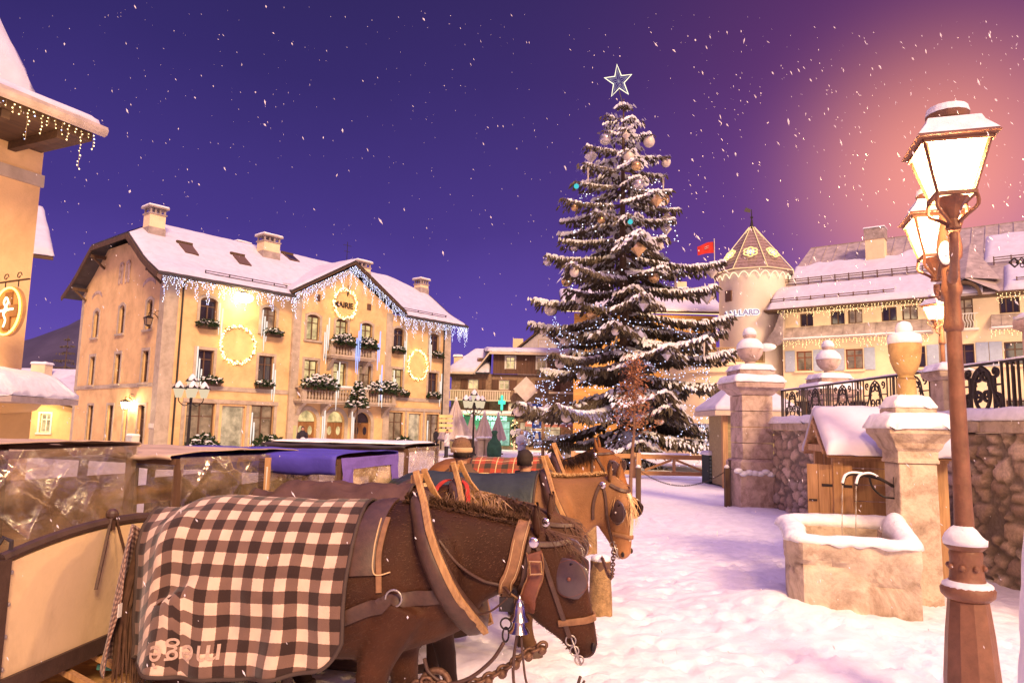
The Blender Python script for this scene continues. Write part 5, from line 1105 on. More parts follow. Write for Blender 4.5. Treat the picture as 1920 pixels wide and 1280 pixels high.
# snowflake lights on the roof facets
for a_ in (-PI / 2 - 1.175, -PI / 2 - .39, -PI / 2 + .395):
    r = 1.62; zc = 14.35; cdir = Vector((math.cos(a_), math.sin(a_), 0)); nn = (cdir * 3.55 + Vector((0, 0, 2.6))).normalized(); tx = Vector((0, 0, 1)).cross(cdir).normalized(); ty = nn.cross(tx); c0 = Vector((0, 0, zc)) + cdir * (2.0) + nn * .05
    s = MB(TT); b = MB(TT)
    for k in range(6):
        a1 = k * PI / 3 + PI / 6; d_ = tx * math.cos(a1) + ty * math.sin(a1); s.tube([c0 + d_ * .3 + (tx * math.cos(t) + ty * math.sin(t)) * .19 for t in np.linspace(0, 2 * PI, 9)[:-1]], .045, 5, loop=True); b.tube([c0, c0 + d_ * .28], .03, 4)
    fl = s.build('snowflake_light', emit('amber_flake', (1, .68, .25), 1.8), tr); b.build('flake_heart', emit('blue_flake', (.35, .45, 1), 1.6), fl)
s = MB(TT); s.obox((-2.1, -1.12, 11.35), (.13, -.24, 0), (.07, .04, 0), (0, 0, .38)); s.build('tower_window', FRAMEB, AL)
ctr = Vector((17.23, 50.2, 10.05)); LET = mat('lavender_letter_face', (.32, .32, .55), bump=0); LETW = emit('white_letter_halo', (1, .95, .98), 1.3)
sign = thing('tower_sign', 'backlit AALLARD lettering curved round the cream tower', 'sign', ctr)
txt = 'AALLARD'
for i, ch in enumerate(txt):
    th_ = -PI / 2 - .33 + math.asin(-.76 + i * .138)
    r = 2.45; o_ = Vector((math.cos(th_) * r, math.sin(th_) * r, 0)); xa = Vector((-math.sin(th_), math.cos(th_), 0))
    put_text(ch, .5, LET, sign, frameM(o_, xa, (0, 0, 1)), 'letter', .05, bold=.012, sx=1.1); put_text(ch, .5, LETW, sign, frameM(o_ * .985, xa, (0, 0, 1)), 'letter_halo', .02, bold=.06, sx=1.1)
# curved balcony at the foot of the tower and the part of the building under it
s = MB(); ang = np.linspace(PI * 1.0, PI * 1.93, 40); CB = Vector((15.1, 51.6, 0)); RB = 4.3
bal = thing('curved_balcony', 'curved wooden balcony wrapping the foot of the tower', 'balcony', CB)
out = [(RB * math.cos(a), RB * math.sin(a)) for a in ang]
s.prism([(x, y, 6.35) for x, y in out], (0, 0, .22)); s.prism([(x * .97, y * .97, 5.9) for x, y in out], (0, 0, .44)); s.build('deck', STUCCO2, bal); s = MB(); s.tube([(x * .985, y * .985, 7.5) for x, y in out], .06, 6); s.tube([(x * .985, y * .985, 6.68) for x, y in out], .04, 6)
for a in np.linspace(PI * 1.0, PI * 1.93, 96): s.tube([(RB * .985 * math.cos(a), RB * .985 * math.sin(a), 6.6), (RB * .985 * math.cos(a), RB * .985 * math.sin(a), 7.48)], [.05, .05], 5)
s.build('railing', mat('straw_coloured_railing', (.4, .27, .13), scale=6), bal); s = MB(); s.lathe([(3.9, 0), (3.9, 5.9)], n=40); s.build('drum_wall', STUCCO2, bal, smooth=40)
# yellow building between tree and tower
yb = thing('yellow_timber_building', 'amber timber-clad building with snowy eave half hidden by the Christmas tree', 'building', (9.0, 57, 0))
YEL = wood('amber_cladding', (.6, .34, .1), (.4, .2, .06), axis=0, scale=4)
s = MB(TI); hw = [(1.0, 1.9, 8.2, 9.6), (3.4, 4.3, 8.2, 9.6), (1.0, 1.9, 4.6, 6.2), (3.4, 4.3, 4.6, 6.2), (5.0, 5.7, 8.2, 9.6)]; wall_holes(s, -4, 7.5, 0, 11.2, hw); s.build('wall', YEL, yb)
for a, b, c, e in hw: window(yb, TI, (a + b) / 2, c, e, b - a, GLOWY, surround=.1, trim=FRAMEW)
s = MB(); s.prism([(-5, -1.2, 11.2), (8.0, -1.2, 11.2), (8.0, 4, 13.6), (-5, 4, 13.6)], (0, 0, .15)); r_ = s.build('roof', WOODD, yb); s = MB(); snow_quad(s, (-5, -1.2, 11.36), (8.0, -1.2, 11.36), (8.0, 4, 13.76), (-5, 4, 13.76), .3, 14, 6, .3); s.build('roof_snow', SNOWF, r_, smooth=True)
s = MB(); s.box(4.6, 5.4, 1, 2, 12, 14.2); s.build('chimney', STUCCO2, yb); s = MB(); s.tube([(-5, -1.25, 11.15), (8, -1.25, 11.15)], .03, 5); s.build('eave_light_line', emit('gold_eave_line', (1, .65, .25), 2.2), yb)
point_light('eave_glow', (3.5, -1.6, 10.4), (1, .65, .25), 240, .5, yb); point_light('tree_side_glow', (0, -1.6, 5.4), (1, .65, .25), 240, .5, yb)
# flag
o = thing('red_flag', 'red flag with white wing mark flying from a pole beside the tower', 'flag', (P(1340, 512, 59).x, 59, 12.6)); s = MB(); s.tube([(0, 0, 0), (0, 0, 5.6)], .035, 6); s.build('pole', FRAMEW, o)
fl = lambda u, v: (-.03 - 1.4 * u, .12 * math.sin(u * 6 + v), 4.35 + 1.0 * v - .42 * u + .06 * math.sin(u * 5) + .22 * u * (1 - v))
s = MB(); s.grid(fl, 14, 8); s.build('cloth', mat('red_flag_cloth', (.55, .03, .02), var=.15, scale=3), o, smooth=True); s = MB()
for v0, v1 in ((.35, .62), (.5, .8)):
    pts = [fl(u, v0 + (v1 - v0) * (1 - u * 1.2)) for u in (.3, .42, .54, .62)]; s.tube([(x, y - .03, z) for x, y, z in pts], [.03, .07, .08, .02], 6, flat=.3)
s.build('wing_mark', FRAMEW, o)

# ------------------------------------------------------------------ wooden hut, fence, chain posts
o = thing('market_hut', 'small wooden hut with snowy hipped roof behind the left gate pillar', 'hut', (8.55, 26, 0)); HW = wood('greenish_hut_boards', (.4, .33, .17), (.26, .2, .1), axis=0, scale=8)
s = MB(); s.box(-1.05, 1.05, -1, 1, .05, 2.5); w_ = s.build('wall', HW, o); s = MB()
for x in (-1.05, 1.05): s.box(x - .09, x + .09, -1.04, -.86, 0, 2.5)
s.box(-.42, -.3, -1.06, -1.002, 1.0, 2.2); s.box(-.3, .3, -1.04, -1.002, 1.0, 2.2); s.build('corner_posts', PLANK, o)
s = MB(); s.box(-1.5, 1.5, -1.4, 1.4, 2.5, 2.66); s.build('eaves_board', PALEW, o); s = MB(); s.rings([[(-1.5, -1.4, 2.665), (1.5, -1.4, 2.665), (1.5, 1.4, 2.665), (-1.5, 1.4, 2.665)], [(-1.5, -1.4, 2.8), (1.5, -1.4, 2.8), (1.5, 1.4, 2.8), (-1.5, 1.4, 2.8)], [(-.75, -.6, 3.45), (.75, -.6, 3.45), (.75, .6, 3.45), (-.75, .6, 3.45)], [(-.6, -.4, 3.5), (.6, -.4, 3.5), (.6, .4, 3.5), (-.6, .4, 3.5)]]); s.build('roof_snow', SNOWF, o, bevel=.06)
o = thing('slatted_box', 'dark green slatted utility box with snow on top beside the fence end', 'utility box', (8.35, 27.2, 0)); s = MB(); s.box(-.95, .95, -.5, .5, 0, 1.05); s.build('casing', mat('dark_green_metal', (.03, .05, .045)), o); s = MB()
for z in np.arange(.12, 1.0, .13): s.prism([(-.93, -.502, z), (-.93, -.56, z), (-.93, -.502, z + .09)], (1.86, 0, 0))
s.build('slats', mat('green_louvre', (.2, .27, .24)), o); s = MB(); snow_quad(s, (-1, -.56, 1.06), (1, -.56, 1.06), (1, .55, 1.06), (-1, .55, 1.06), .15, 8, 4, .1); s.build('snow_cap', SNOW, o, smooth=True)
def fence(x0, x1, Y, label, brace=True):
    o = thing('wooden_fence', label, 'fence', (x0, Y, 0), 0, None); L = x1 - x0; s = MB(); s.box(-.09, .09, -.09, .09, 0, 1.02); s.build('post', PLANK, o); s = MB(); s.box(L - .09, L + .09, -.09, .09, 0, 1.02); s.build('post', PLANK, o)
    s = MB(); s.box(.092, L - .092, -.05, .05, .78, .96); s.build('top_rail', PLANKX, o); s = MB(); s.box(.092, L - .092, -.05, .05, .14, .3); s.build('bottom_rail', PLANKX, o)
    if brace:
        s = MB(); s.box(L / 2 - .06, L / 2 + .06, -.04, .04, .302, .778); s.build('middle_post', PLANK, o); s = MB(); s.beam((.25, 0, .34), (L / 2 - .08, 0, .76), .06, .09); s.build('brace', PLANKX, o); s = MB(); s.beam((L - .25, 0, .34), (L / 2 + .08, 0, .76), .06, .09); s.build('brace', PLANKX, o)
    s = MB(); snow_quad(s, (0, -.07, .965), (L * .72, -.07, .965), (L * .72, .07, .965), (0, .07, .965), .07, 14, 2, .05); s.build('snow_cap', SNOW, o, smooth=True)
fence(5.2, 8.05, 29, 'honey wooden fence panel with cross braces in front of the Christmas tree'); fence(2.6, 5.05, 29.4, 'plain wooden fence rails behind the sapling, left of the braced panel', False)
def cpost(x, y, h, label):
    o = thing('chain_post', label, 'post', (x, y, 0)); s = MB(); s.lathe([(.06, -.05), (.06, h), (.045, h + .02)], n=4); s.build('post', WOODDZ, o); s = MB(); s.lathe([(.06, h + .021), (.07, h + .06), (.03, h + .1)], n=8); s.build('snow_cap', SNOW, o, smooth=True)
cpost(3.4, 19, .93, 'thin dark chain post left of the gap, beside the sapling'); cpost(5.55, 18.4, 1.0, 'thin dark chain post beside the left gate pillar')
k = MB(); a, b = Vector((3.46, 18.98, .86)), Vector((5.5, 18.42, .92)); nL = 46
for i in range(nL):
    t = (i + .5) / nL; f = lambda t: a.lerp(b, t) + Vector((0, 0, -.36 * (1 - (2 * t - 1) ** 2))); p = f(t); d = (f(t + .01) - f(t - .01)).normalized(); sd = d.orthogonal().normalized() if i % 2 else d.cross(d.orthogonal()).normalized()
    k.tube([p + d * .03 * math.cos(q) + sd * .017 * math.sin(q) for q in np.linspace(0, 2 * PI, 9)[:-1]], .006, 4, loop=True)
tag(k.build('barrier_chain', IRONP), 'dark chain sagging between the two thin posts', 'chain')
s = MB(); s.beam((5.78, 18.6, 0), (5.78, 18.6, 1.22), .2, .2); k = s.build('timber_stub', WOODDZ); tag(k, 'thick dark timber stub against the left gate pillar', 'post')

# ------------------------------------------------------------------ gate pillars
def pillar_snow(o, r, z, h, name='snow_cap'):
    s = MB(); snow_quad(s, (-r, -r, z), (r, -r, z), (r, r, z), (-r, r, z), h, 8, 8, .2, lump=.25); s.build(name, SNOW, o, smooth=True)
def gate_pillar(x, y, label, full=True):
    o = thing('gate_pillar', label, 'pillar', (x, y, 0), math.radians(4)); 
    s = MB(); s.lathe([(.50, -.1), (.5, .98), (.47, 1.0)], n=4); s.build('base', STONE2, o, bevel=.015)
    s = MB(); s.lathe([(.5, 1.002), (.5, 1.2), (.42, 1.27)], n=4); s.build('plinth', STONE2, o, bevel=.012)
    s = MB()
    for i in range(4): s.lathe([(.395 + .004 * (i % 2), 1.275 + i * .4), (.395 + .004 * (i % 2), 1.27 + i * .4 + .392)], n=4)
    s.build('shaft', STONE2, o, bevel=.012)
    s = MB(); s.lathe([(.4, 2.872), (.46, 2.93), (.52, 3.02), (.62, 3.06), (.64, 3.16), (.6, 3.2)], n=4); s.build('cornice', STONE2, o, bevel=.01)
    pillar_snow(o, .66, 3.2, .2)
    s = MB(); s.lathe([(.46, 3.2), (.46, 3.5), (.4, 3.52)], n=4); s.build('cap_block', STONE2, o, bevel=.012); pillar_snow(o, .48, 3.52, .16)
    s = MB(); s.lathe([(.2, 3.52), (.13, 3.72), (.13, 3.76), (.22, 3.82), (.31, 3.95), (.335, 4.08), (.31, 4.18), (.16, 4.3), (.14, 4.38), (.17, 4.42), (.15, 4.52), (.05, 4.58)], n=24); s.build('urn', STONE2, o, smooth=50)
    s = MB(); s.lathe([(.343, 4.08), (.345, 4.13), (.3, 4.24), (.2, 4.34), (.12, 4.37)], n=24); s.lathe([(.178, 4.45), (.17, 4.53), (.12, 4.62), (.03, 4.66)], n=16); s.build('urn_snow', SNOW, o, smooth=True)
    s = MB()
    for k in range(9):
        x0 = -.56 + k * .14; s.ball((x0, -.5, .985 - .07 * abs(math.sin(k * 1.3))), (.12, .09, .07), 8, 6)
    s.ball((.5, -.2, .98), (.12, .35, .07), 8, 6); s.build('base_snow', SNOW, o, smooth=True)
gate_pillar(6.2, 18.4, 'tall pinkish gate pillar with snowy stone urn standing free at the path')
gate_pillar(9.22, 20.6, 'further gate pillar with snowy ball urn rising behind the railing')
# ------------------------------------------------------------------ rubble terrace wall
def masonry(o, name, p0, xd, L, z0, z1, m, cs=.34, amp=.07, res=.045, nrm_=None, seed=0, top=None):
    xd = Vector(xd); nrm_ = Vector(nrm_); nu, nv = int(L / res), int((z1 - z0) / res); mb = MB(); rr = random.Random(seed); tint = {}
    pal = [(.5, .37, .27), (.42, .31, .23), (.58, .44, .33), (.36, .26, .2), (.62, .48, .38), (.46, .37, .31)]
    for j in range(nv + 1):
        for i in range(nu + 1):
            u, v = L * i / nu, z0 + (z1 - z0) * j / nv
            q = Vector((u / (cs * 1.45) + .25 * nz(u * 2, v * 2, seed) + seed, v / cs * 1.15 + .2 * nz(u * 2, v * 2, seed + 5), 0)); dd, pp = noise.voronoi(q); e = dd[1] - dd[0]; key = (round(pp[0].x, 3), round(pp[0].y, 3))
            if key not in tint: tint[key] = (rr.choice(pal), rr.uniform(.3, 1.0), rr.uniform(-.5, .5))
            c, hgt, tilt = tint[key]; k = min(1, max(0, (e - .06) / .16)); k = k * k * (3 - 2 * k)
            dsp = amp * (k * (.35 + .65 * hgt) + .35 * k * tilt * (q.x - pp[0].x) + .3 * fbm(u * 6, v * 6, seed))
            cc = tuple((.2, .16, .13)[a] * (1 - k) + c[a] * k for a in range(3)); mb.p(Vector(p0) + xd * u + Vector((0, 0, v)) + nrm_ * dsp, cc)
    for j in range(nv):
        for i in range(nu): k = j * (nu + 1) + i; mb.face((k, k + 1, k + nu + 2, k + nu + 1))
    return mb.build(name, m, o, smooth=True)
tw_ = thing('terrace_wall', 'rough rubble terrace wall with snowy coping along the right side of the square', 'wall', (6.6, 0, 0))
masonry(tw_, 'stone_face', (0, 17.9, 0), (0, -1, 0), 11.4, -.1, 2.0, RUBBLE, cs=.25, amp=.085, nrm_=(-1, 0, 0), seed=3, res=.05)
s = MB(); s.box(.25, .6, 6.5, 17.9, -.1, 2.0); s.build('core', STONE, tw_)
s = MB()
for i in range(10): s.box(-.1 - .012 * (i % 2), .62, 6.5 + i * 1.14, 6.5 + i * 1.14 + 1.13, 2.003 + .004 * (i % 2), 2.17)
s.build('coping', STONE, tw_, bevel=.02)
s = MB(); snow_quad(s, (-.14, 6.5, 2.172), (.66, 6.5, 2.172), (.66, 17.9, 2.172), (-.14, 17.9, 2.172), .17, 10, 70, .14, lump=.5); s.build('coping_snow', SNOW, tw_, smooth=True)
# terrace ground behind the wall
s = MB(); s.grid(lambda u, v: (7.2 + 9 * u, 6.5 + 13 * v, 2.16 + .06 * fbm(u * 9, v * 9)), 40, 50); s.grid(lambda u, v: (10 + 6.2 * u, 19.5 + 7 * v, 2.16 + .06 * fbm(u * 7, 3 + v * 7)), 20, 20); tag(s.build('terrace_ground', GROUNDSNOW, smooth=True), kind='structure')
# stone pier in the railing
o = thing('railing_pier', 'squat square stone pier with snow cap between the two railings', 'pier', (6.72, 10.95, 2.17)); s = MB(); s.lathe([(.17, 0), (.165, .62)], n=4); s.build('shaft', STONE, o, bevel=.01); s = MB(); s.lathe([(.18, .622), (.25, .68), (.26, .74), (.24, .77)], n=4); s.build('cap', STONE, o, bevel=.01); pillar_snow(o, .27, .77, .13)
# wrought-iron railings
def spiral(c, r, turns, a0, sg, n=22): return [Vector((c[0] + r * (1 - .85 * k / n) * math.cos(a0 + sg * turns * 2 * PI * k / n), c[1] + r * (1 - .85 * k / n) * math.sin(a0 + sg * turns * 2 * PI * k / n))) for k in range(n + 1)]
def railing(y0, y1, label, th_=.012, heavy=False):
    L = abs(y1 - y0); o = thing('iron_railing', label, 'railing', (6.7, y0, 2.25), math.radians(-90) if y1 < y0 else 0)
    if y1 < y0: pass
    V = lambda u, v: Vector((u, 0, v)); s = MB(); h = .72
    s.beam(V(0, h), V(L, h), .05, .035); s.beam(V(0, .06), V(L, .06), .03, .02)
    n = max(1, round(L / 1.35)); w_ = L / n
    for k in range(n + 1): s.beam(V(k * w_, -.12), V(k * w_, h), .035, .035)
    s.build('rails', IRONP, o); s = MB(); T = th_
    for k in range(n):
        u0 = k * w_; c = u0 + w_ / 2
        for sg in (-1, 1):
            for f in (.42, .33): s.beam(V(c + sg * w_ * f, .06), V(c + sg * w_ * f, h), T * 1.6, T * 1.6)
            for pts in (spiral((c + sg * w_ * .24, .2), .1, 1.2, PI / 2, -sg), spiral((c + sg * w_ * .22, .6), .07, 1.1, -PI / 2, sg), spiral((c + sg * .09, .55), .1, 1.1, PI / 2, sg), spiral((c + sg * .1, .28), .085, 1.1, -PI / 2, -sg)): s.tube([V(p.x, p.y) for p in pts], T * (1.7 if heavy else 1.2), 5)
            s.tube(catmull([V(c + sg * w_ * .3, .1), V(c + sg * w_ * .18, .36), V(c + sg * .16, .58), V(c, .68)], 6), T * (1.8 if heavy else 1.3), 5)
            s.beam(V(c + sg * w_ * .3, .42), V(c + sg * .12, .42), T * 1.6, T * 1.6)
        s.tube([V(c + .17 * math.cos(t), .33 + .27 * math.sin(t)) for t in np.linspace(0, 2 * PI, 25)[:-1]], T * (1.7 if heavy else 1.2), 5, loop=True)
        if heavy:
            for sg in (-1, 1): s.beam(V(c + sg * .26, .06), V(c + sg * .26, .55), .05, .03)
    s.build('scrollwork', IRONP, o); s = MB(); snow_quad(s, (0, -.03, h + .019), (L, -.03, h + .019), (L, .03, h + .019), (0, .03, h + .019), .02, 30, 2, .02, lump=.9); s.build('snow_line', SNOW, o, smooth=True)
railing(17.6, 11.15, 'long wrought-iron scroll railing between the left gate pillar and the stone pier'); railing(10.74, 6.9, 'heavy wrought-iron scroll railing from the stone pier to the right edge', .016, True)
# iron cross on its pedestal at the right edge
o = thing('iron_cross', 'ornate wrought-iron cross on a stone pedestal cut by the right edge', 'cross', (7.0, 9.22, 2.2)); s = MB(); s.lathe([(.2, 0), (.19, 1.15), (.26, 1.2), (.26, 1.3), (.2, 1.33)], n=4); s.build('pedestal', STONE2, o, bevel=.012); pillar_snow(o, .25, 1.33, .1); s = MB()
cz = 2.05; s.tube([(0, 0, 1.3), (0, 0, 2.7)], .022, 6); s.tube([(-.33, 0, cz), (.33, 0, cz)], .02, 6)
for dx, dz in ((-1, 0), (1, 0), (0, 1)):
    e = Vector((dx * .36, 0, cz + dz * .6)) if dz == 0 else Vector((0, 0, 2.72)); dv = Vector((dx, 0, dz)); sd = Vector((dz, 0, dx)); s.tube([e + dv * .07, e + sd * .06, e - dv * .07, e - sd * .06], .014, 5, loop=True)
    for k in range(3):
        for sg in (-1, 1): p = Vector((0, 0, cz)) + dv * (.1 + k * .08); s.tube([p + sd * sg * .035 + (dv * math.cos(t) + sd * math.sin(t)) * .028 for t in np.linspace(0, 2 * PI, 8)[:-1]], .008, 4, loop=True)
for a in range(4): d_ = Vector((math.cos(a * PI / 2 + PI / 4), 0, math.sin(a * PI / 2 + PI / 4))); s.tube([Vector((0, 0, cz)) + d_ * .09 + Vector((.05 * math.cos(t), 0, .05 * math.sin(t))) for t in np.linspace(0, 2 * PI, 9)[:-1]], .014, 5, loop=True)
for sg in (-1, 1): s.tube([Vector((sg * (.08 + .07 * math.cos(t) * (1 - t / 9)), 0, 1.5 + .07 * math.sin(t) * (1 - t / 9))) for t in np.linspace(0, 6, 16)], .012, 5)
s.build('cross', IRON, o)
# ------------------------------------------------------------------ spring: pillar, trough, spout, shelter
o = thing('fountain_pillar', 'pale fountain pillar with tall yellow stone urn standing behind the trough', 'pillar', (4.82, 8.66, 0), math.radians(-6)); pf = o
s = MB(); s.lathe([(.225, -.1), (.215, 1.62)], n=4); s.build('shaft', STONE, o, bevel=.02)
s = MB(); s.lathe([(.235, 1.622), (.235, 1.66), (.225, 1.67), (.23, 1.76), (.26, 1.8), (.28, 1.86), (.33, 1.93), (.36, 1.97), (.365, 2.03)], n=4); s.build('capital', STONE, o, bevel=.006)
pillar_snow(o, .39, 2.03, .2); s = MB(); s.lathe([(.235, 2.1), (.235, 2.26), (.22, 2.28)], n=4); s.build('cap_block', STONE, o, bevel=.008); pillar_snow(o, .24, 2.28, .17)
s = MB(); s.lathe([(.11, 2.3), (.105, 2.62), (.12, 2.635)], n=24); s.lathe([(.09, 2.64), (.085, 2.67), (.13, 2.74), (.165, 2.84), (.18, 2.95), (.185, 3.04), (.175, 3.08)], n=28); s.lathe([(.07, 3.1), (.09, 3.17), (.085, 3.24), (.03, 3.28)], n=20); s.build('urn', URNSTONE, o, smooth=40)
s = MB(); s.lathe([(.187, 3.06), (.195, 3.1), (.18, 3.17), (.1, 3.2)], n=24); s.lathe([(.095, 3.2), (.095, 3.26), (.07, 3.32), (.02, 3.34)], n=16); s.build('urn_snow', SNOW, o, smooth=True)
s = MB(); sp = MB()
for i, (dx, y0) in enumerate(((.0, 0), (.14, .05))):
    s.tube(catmull([(-.2, y0 - .05, 1.33), (-.36, y0 - .06, 1.42), (-.5 - dx, y0 - .08, 1.47), (-.62 - dx, y0 - .09, 1.44), (-.66 - dx, y0 - .1, 1.34)], 6), .017, 7); sp.tube(catmull([(-.4, y0 - .06, 1.45), (-.5 - dx, y0 - .08, 1.49), (-.62 - dx, y0 - .09, 1.46), (-.665 - dx, y0 - .1, 1.36)], 6), [.015] * 12 + [.018] * 7, 7)
s.tube(catmull([(-.2, -.05, 1.2), (-.35, -.06, 1.22), (-.46, -.06, 1.32), (-.5, -.07, 1.44)], 5), .013, 6); s.tube([(-.2, -.05, 1.18), (-.2, -.05, 1.45)], .02, 6); s.build('spout', IRON, o); sp.build('spout_snow', SNOW, o, smooth=True)
WATER = newmat('running_water'); wm, wnt, wout = WATER; g_ = N(wnt, 'ShaderNodeBsdfPrincipled', Roughness=.05); g_.inputs['Base Color'].default_value = (.75, .68, .6, 1); g_.inputs['Transmission Weight'].default_value = .6; LK(wnt, g_.outputs[0], wout.inputs[0]); WATER = wm
for i, dx in enumerate((0, .14)):
    s = MB(); M_ = Matrix.Translation(o.location) @ Matrix.Rotation(math.radians(-6), 4, 'Z'); a = M_ @ Vector((-.665 - dx, -.1 + .05 * i, 1.34)); p = [a, a + Vector((-.015, -.01, -.2)), a + Vector((-.03, -.02, -.5)), a + Vector((-.04, -.025, -.93))]
    s.tube(catmull(p, 8), [.006 + .003 * math.sin(k * 1.3) for k in range(25)], 6); k = s.build('water_jet', WATER, smooth=True); tag(k, ('right' if i == 0 else 'left') + ' thin jet of water falling from the iron spout into the trough', 'water')
# trough
A_, rt_ = Vector((2.98, 7.74, 0)), math.atan2(-.321, .947); o = thing('stone_trough', 'cracked stone water trough with thick snow on its rim', 'trough', A_, rt_)
outl = [(-.02, .3), (.0, .16), (.14, .0), (.6, -.02), (1.235, .0), (1.27, .9), (1.27, 1.8), (.03, 1.8), (.0, 1.0)]; inl = [(.2, .34), (.22, .26), (.28, .21), (.6, .19), (1.06, .21), (1.08, .9), (1.08, 1.58), (.24, 1.58), (.2, 1.0)]
def trwall():
    mb = MB(); n = len(outl); rows = 16; cols = 10; P_ = []
    for i in range(n):
        a, b = Vector(outl[i]), Vector(outl[(i + 1) % n])
        for k in range(cols): P_.append((a.lerp(b, k / cols), (b - a).normalized()))
    R = []
    for j in range(rows + 1):
        z = -.1 + .9 * j / rows; ring = []
        for p, t in P_:
            nn = Vector((t.y, -t.x)); lip = .018 if z > .62 else 0; d = .012 * fbm(p.x * 4, p.y * 4, z * 4) + lip; crack = abs(z - (.5 + .12 * math.sin(p.x * 5) + .06 * fbm(p.x * 6, p.y * 6)))
            if crack < .03 and p.y < .6: d -= .03
            q = p + nn * d; ring.append((q.x, q.y, z))
        R.append(ring)
    mb.rings(R, cap=False); m_ = []
    for i in range(n):
        a, b = Vector(inl[i]), Vector(inl[(i + 1) % n]); m_ += [a.lerp(b, k / cols) for k in range(cols)]
    mb.rings([R[-1], [(p.x, p.y, .8) for p in m_], [(p.x, p.y, .25) for p in m_]], cap=False); return mb
trwall().build('basin', mat('trough_stone', (.64, .52, .41), var=.35, scale=2.4, bump=.6, bscale=16, grime=1.0, bdist=.025), o, smooth=35)
s = MB(); s.poly([(x, y, .42) for x, y in inl]); s.build('water', mat('dark_water', (.14, .08, .045), rough=.08, var=.3, scale=3, bump=.15, bscale=8), o)
s = MB(); ctr_ = [((a[0] + b[0]) / 2, (a[1] + b[1]) / 2) for a, b in zip(outl, inl)]; path = catmull([(x, y, .8) for x, y in ctr_], 16, loop=True); R = []
for i, q in enumerate(path):
    t = (path[(i + 1) % len(path)] - path[i - 1]).normalized(); nn = Vector((t.y, -t.x, 0)); far = max(0, q.y - .5); w_ = .12 + .02 * nz(q.x * 5, q.y * 5) + .02 * min(1, far); h = .09 + .035 * far + .03 * fbm(q.x * 4, q.y * 4) + .16 * math.exp(-((q.x - 1.15) ** 2 * 3 + (q.y - 1.0) ** 2 * 3.5))
    R.append([q + nn * (w_ * math.cos(a)) * (1.05 if a > PI * .9 or a < .3 else 1) + Vector((0, 0, h * math.sin(a) ** .7 - .005 - (.03 * nz(q.x * 9, q.y * 9, 2) if a in (0,) else 0))) for a in np.linspace(0, PI, 11)])
s.rings(R, loop=True); s.build('rim_snow', SNOW, o, smooth=True)
# shelter over the spring head
o = thing('spring_shelter', 'low timber shelter with steep snow roof and open plank door behind the fountain pillar', 'shelter', (5.08, 10.0, 0), math.radians(-13))
s = MB()
for x in (-.62, .62):
    for y in (-.62, .62): s.box(x - .06, x + .06, y - .06, y + .06, 0, 1.7)
s.box(-.6, .6, .56, .62, 0, 1.7) if False else None
for k in range(7): s.box(-.558, .558, .5, .54, .05 + k * .235, .05 + k * .235 + .225)
s.box(-.68, .68, -.74, -.62, 1.6, 1.72); s.box(.6, .66, -.55, .55, 0, 1.7); s.build('frame', PLANK, o)
s = MB(); s.prism([(-.72, -.8, 1.7), (-.72, .8, 1.7), (-.72, 0, 2.18)], (1.44, 0, 0)); 
rf_ = MB()
for sg in (-1, 1): rf_.prism([(-.78, sg * .86, 1.64), (-.78, 0, 2.18), (-.78, 0, 2.24), (-.78, sg * .92, 1.66)], (1.56, 0, 0))
r_ = rf_.build('roof', PLANKX, o); s = MB()
for sg in (-1, 1): s.beam((-.76, sg * .7, 1.7), (-.76, 0, 2.12), .05, .1, up=(1, 0, 0))
s.beam((-.76, -.5, 1.75), (-.76, .5, 1.75), .05, .09); s.build('gable_boards', PLANK, o)
s = MB(); snow_quad(s, (-.8, -.95, 1.68), (.8, -.95, 1.68), (.8, .02, 2.26), (-.8, .02, 2.26), .13, 14, 8, .12, lump=.2); snow_quad(s, (-.8, 0, 2.26), (.8, 0, 2.26), (.8, .95, 1.68), (-.8, .95, 1.68), .13, 12, 6, .1); s.build('roof_snow', SNOWF, r_, smooth=True)
s = MB(); dd = Vector((math.cos(math.radians(-18)), math.sin(math.radians(-18)), 0)); 
for k in range(4): a = Vector((-.97, -.5, 0)) + dd * (k * .14); s.obox(a + dd * .068 + Vector((0, 0, .78)), dd * .067, Vector((-dd.y, dd.x, 0)) * .018, (0, 0, .76))
d_ = s.build('door', PLANK, o); nn = Vector((dd.y, -dd.x, 0)); s = MB(); a = Vector((-.97, -.5, 1.27)); s.beam(a + dd * .18 + nn * .024, a + dd * .55 + nn * .024, .01, .035); s.beam(a + dd * .02 + nn * .03 + Vector((0, 0, -.2)), a + dd * .12 + nn * .03 + Vector((0, 0, -.2)), .02, .02); s.build('strap_hinge', IRONP, d_)
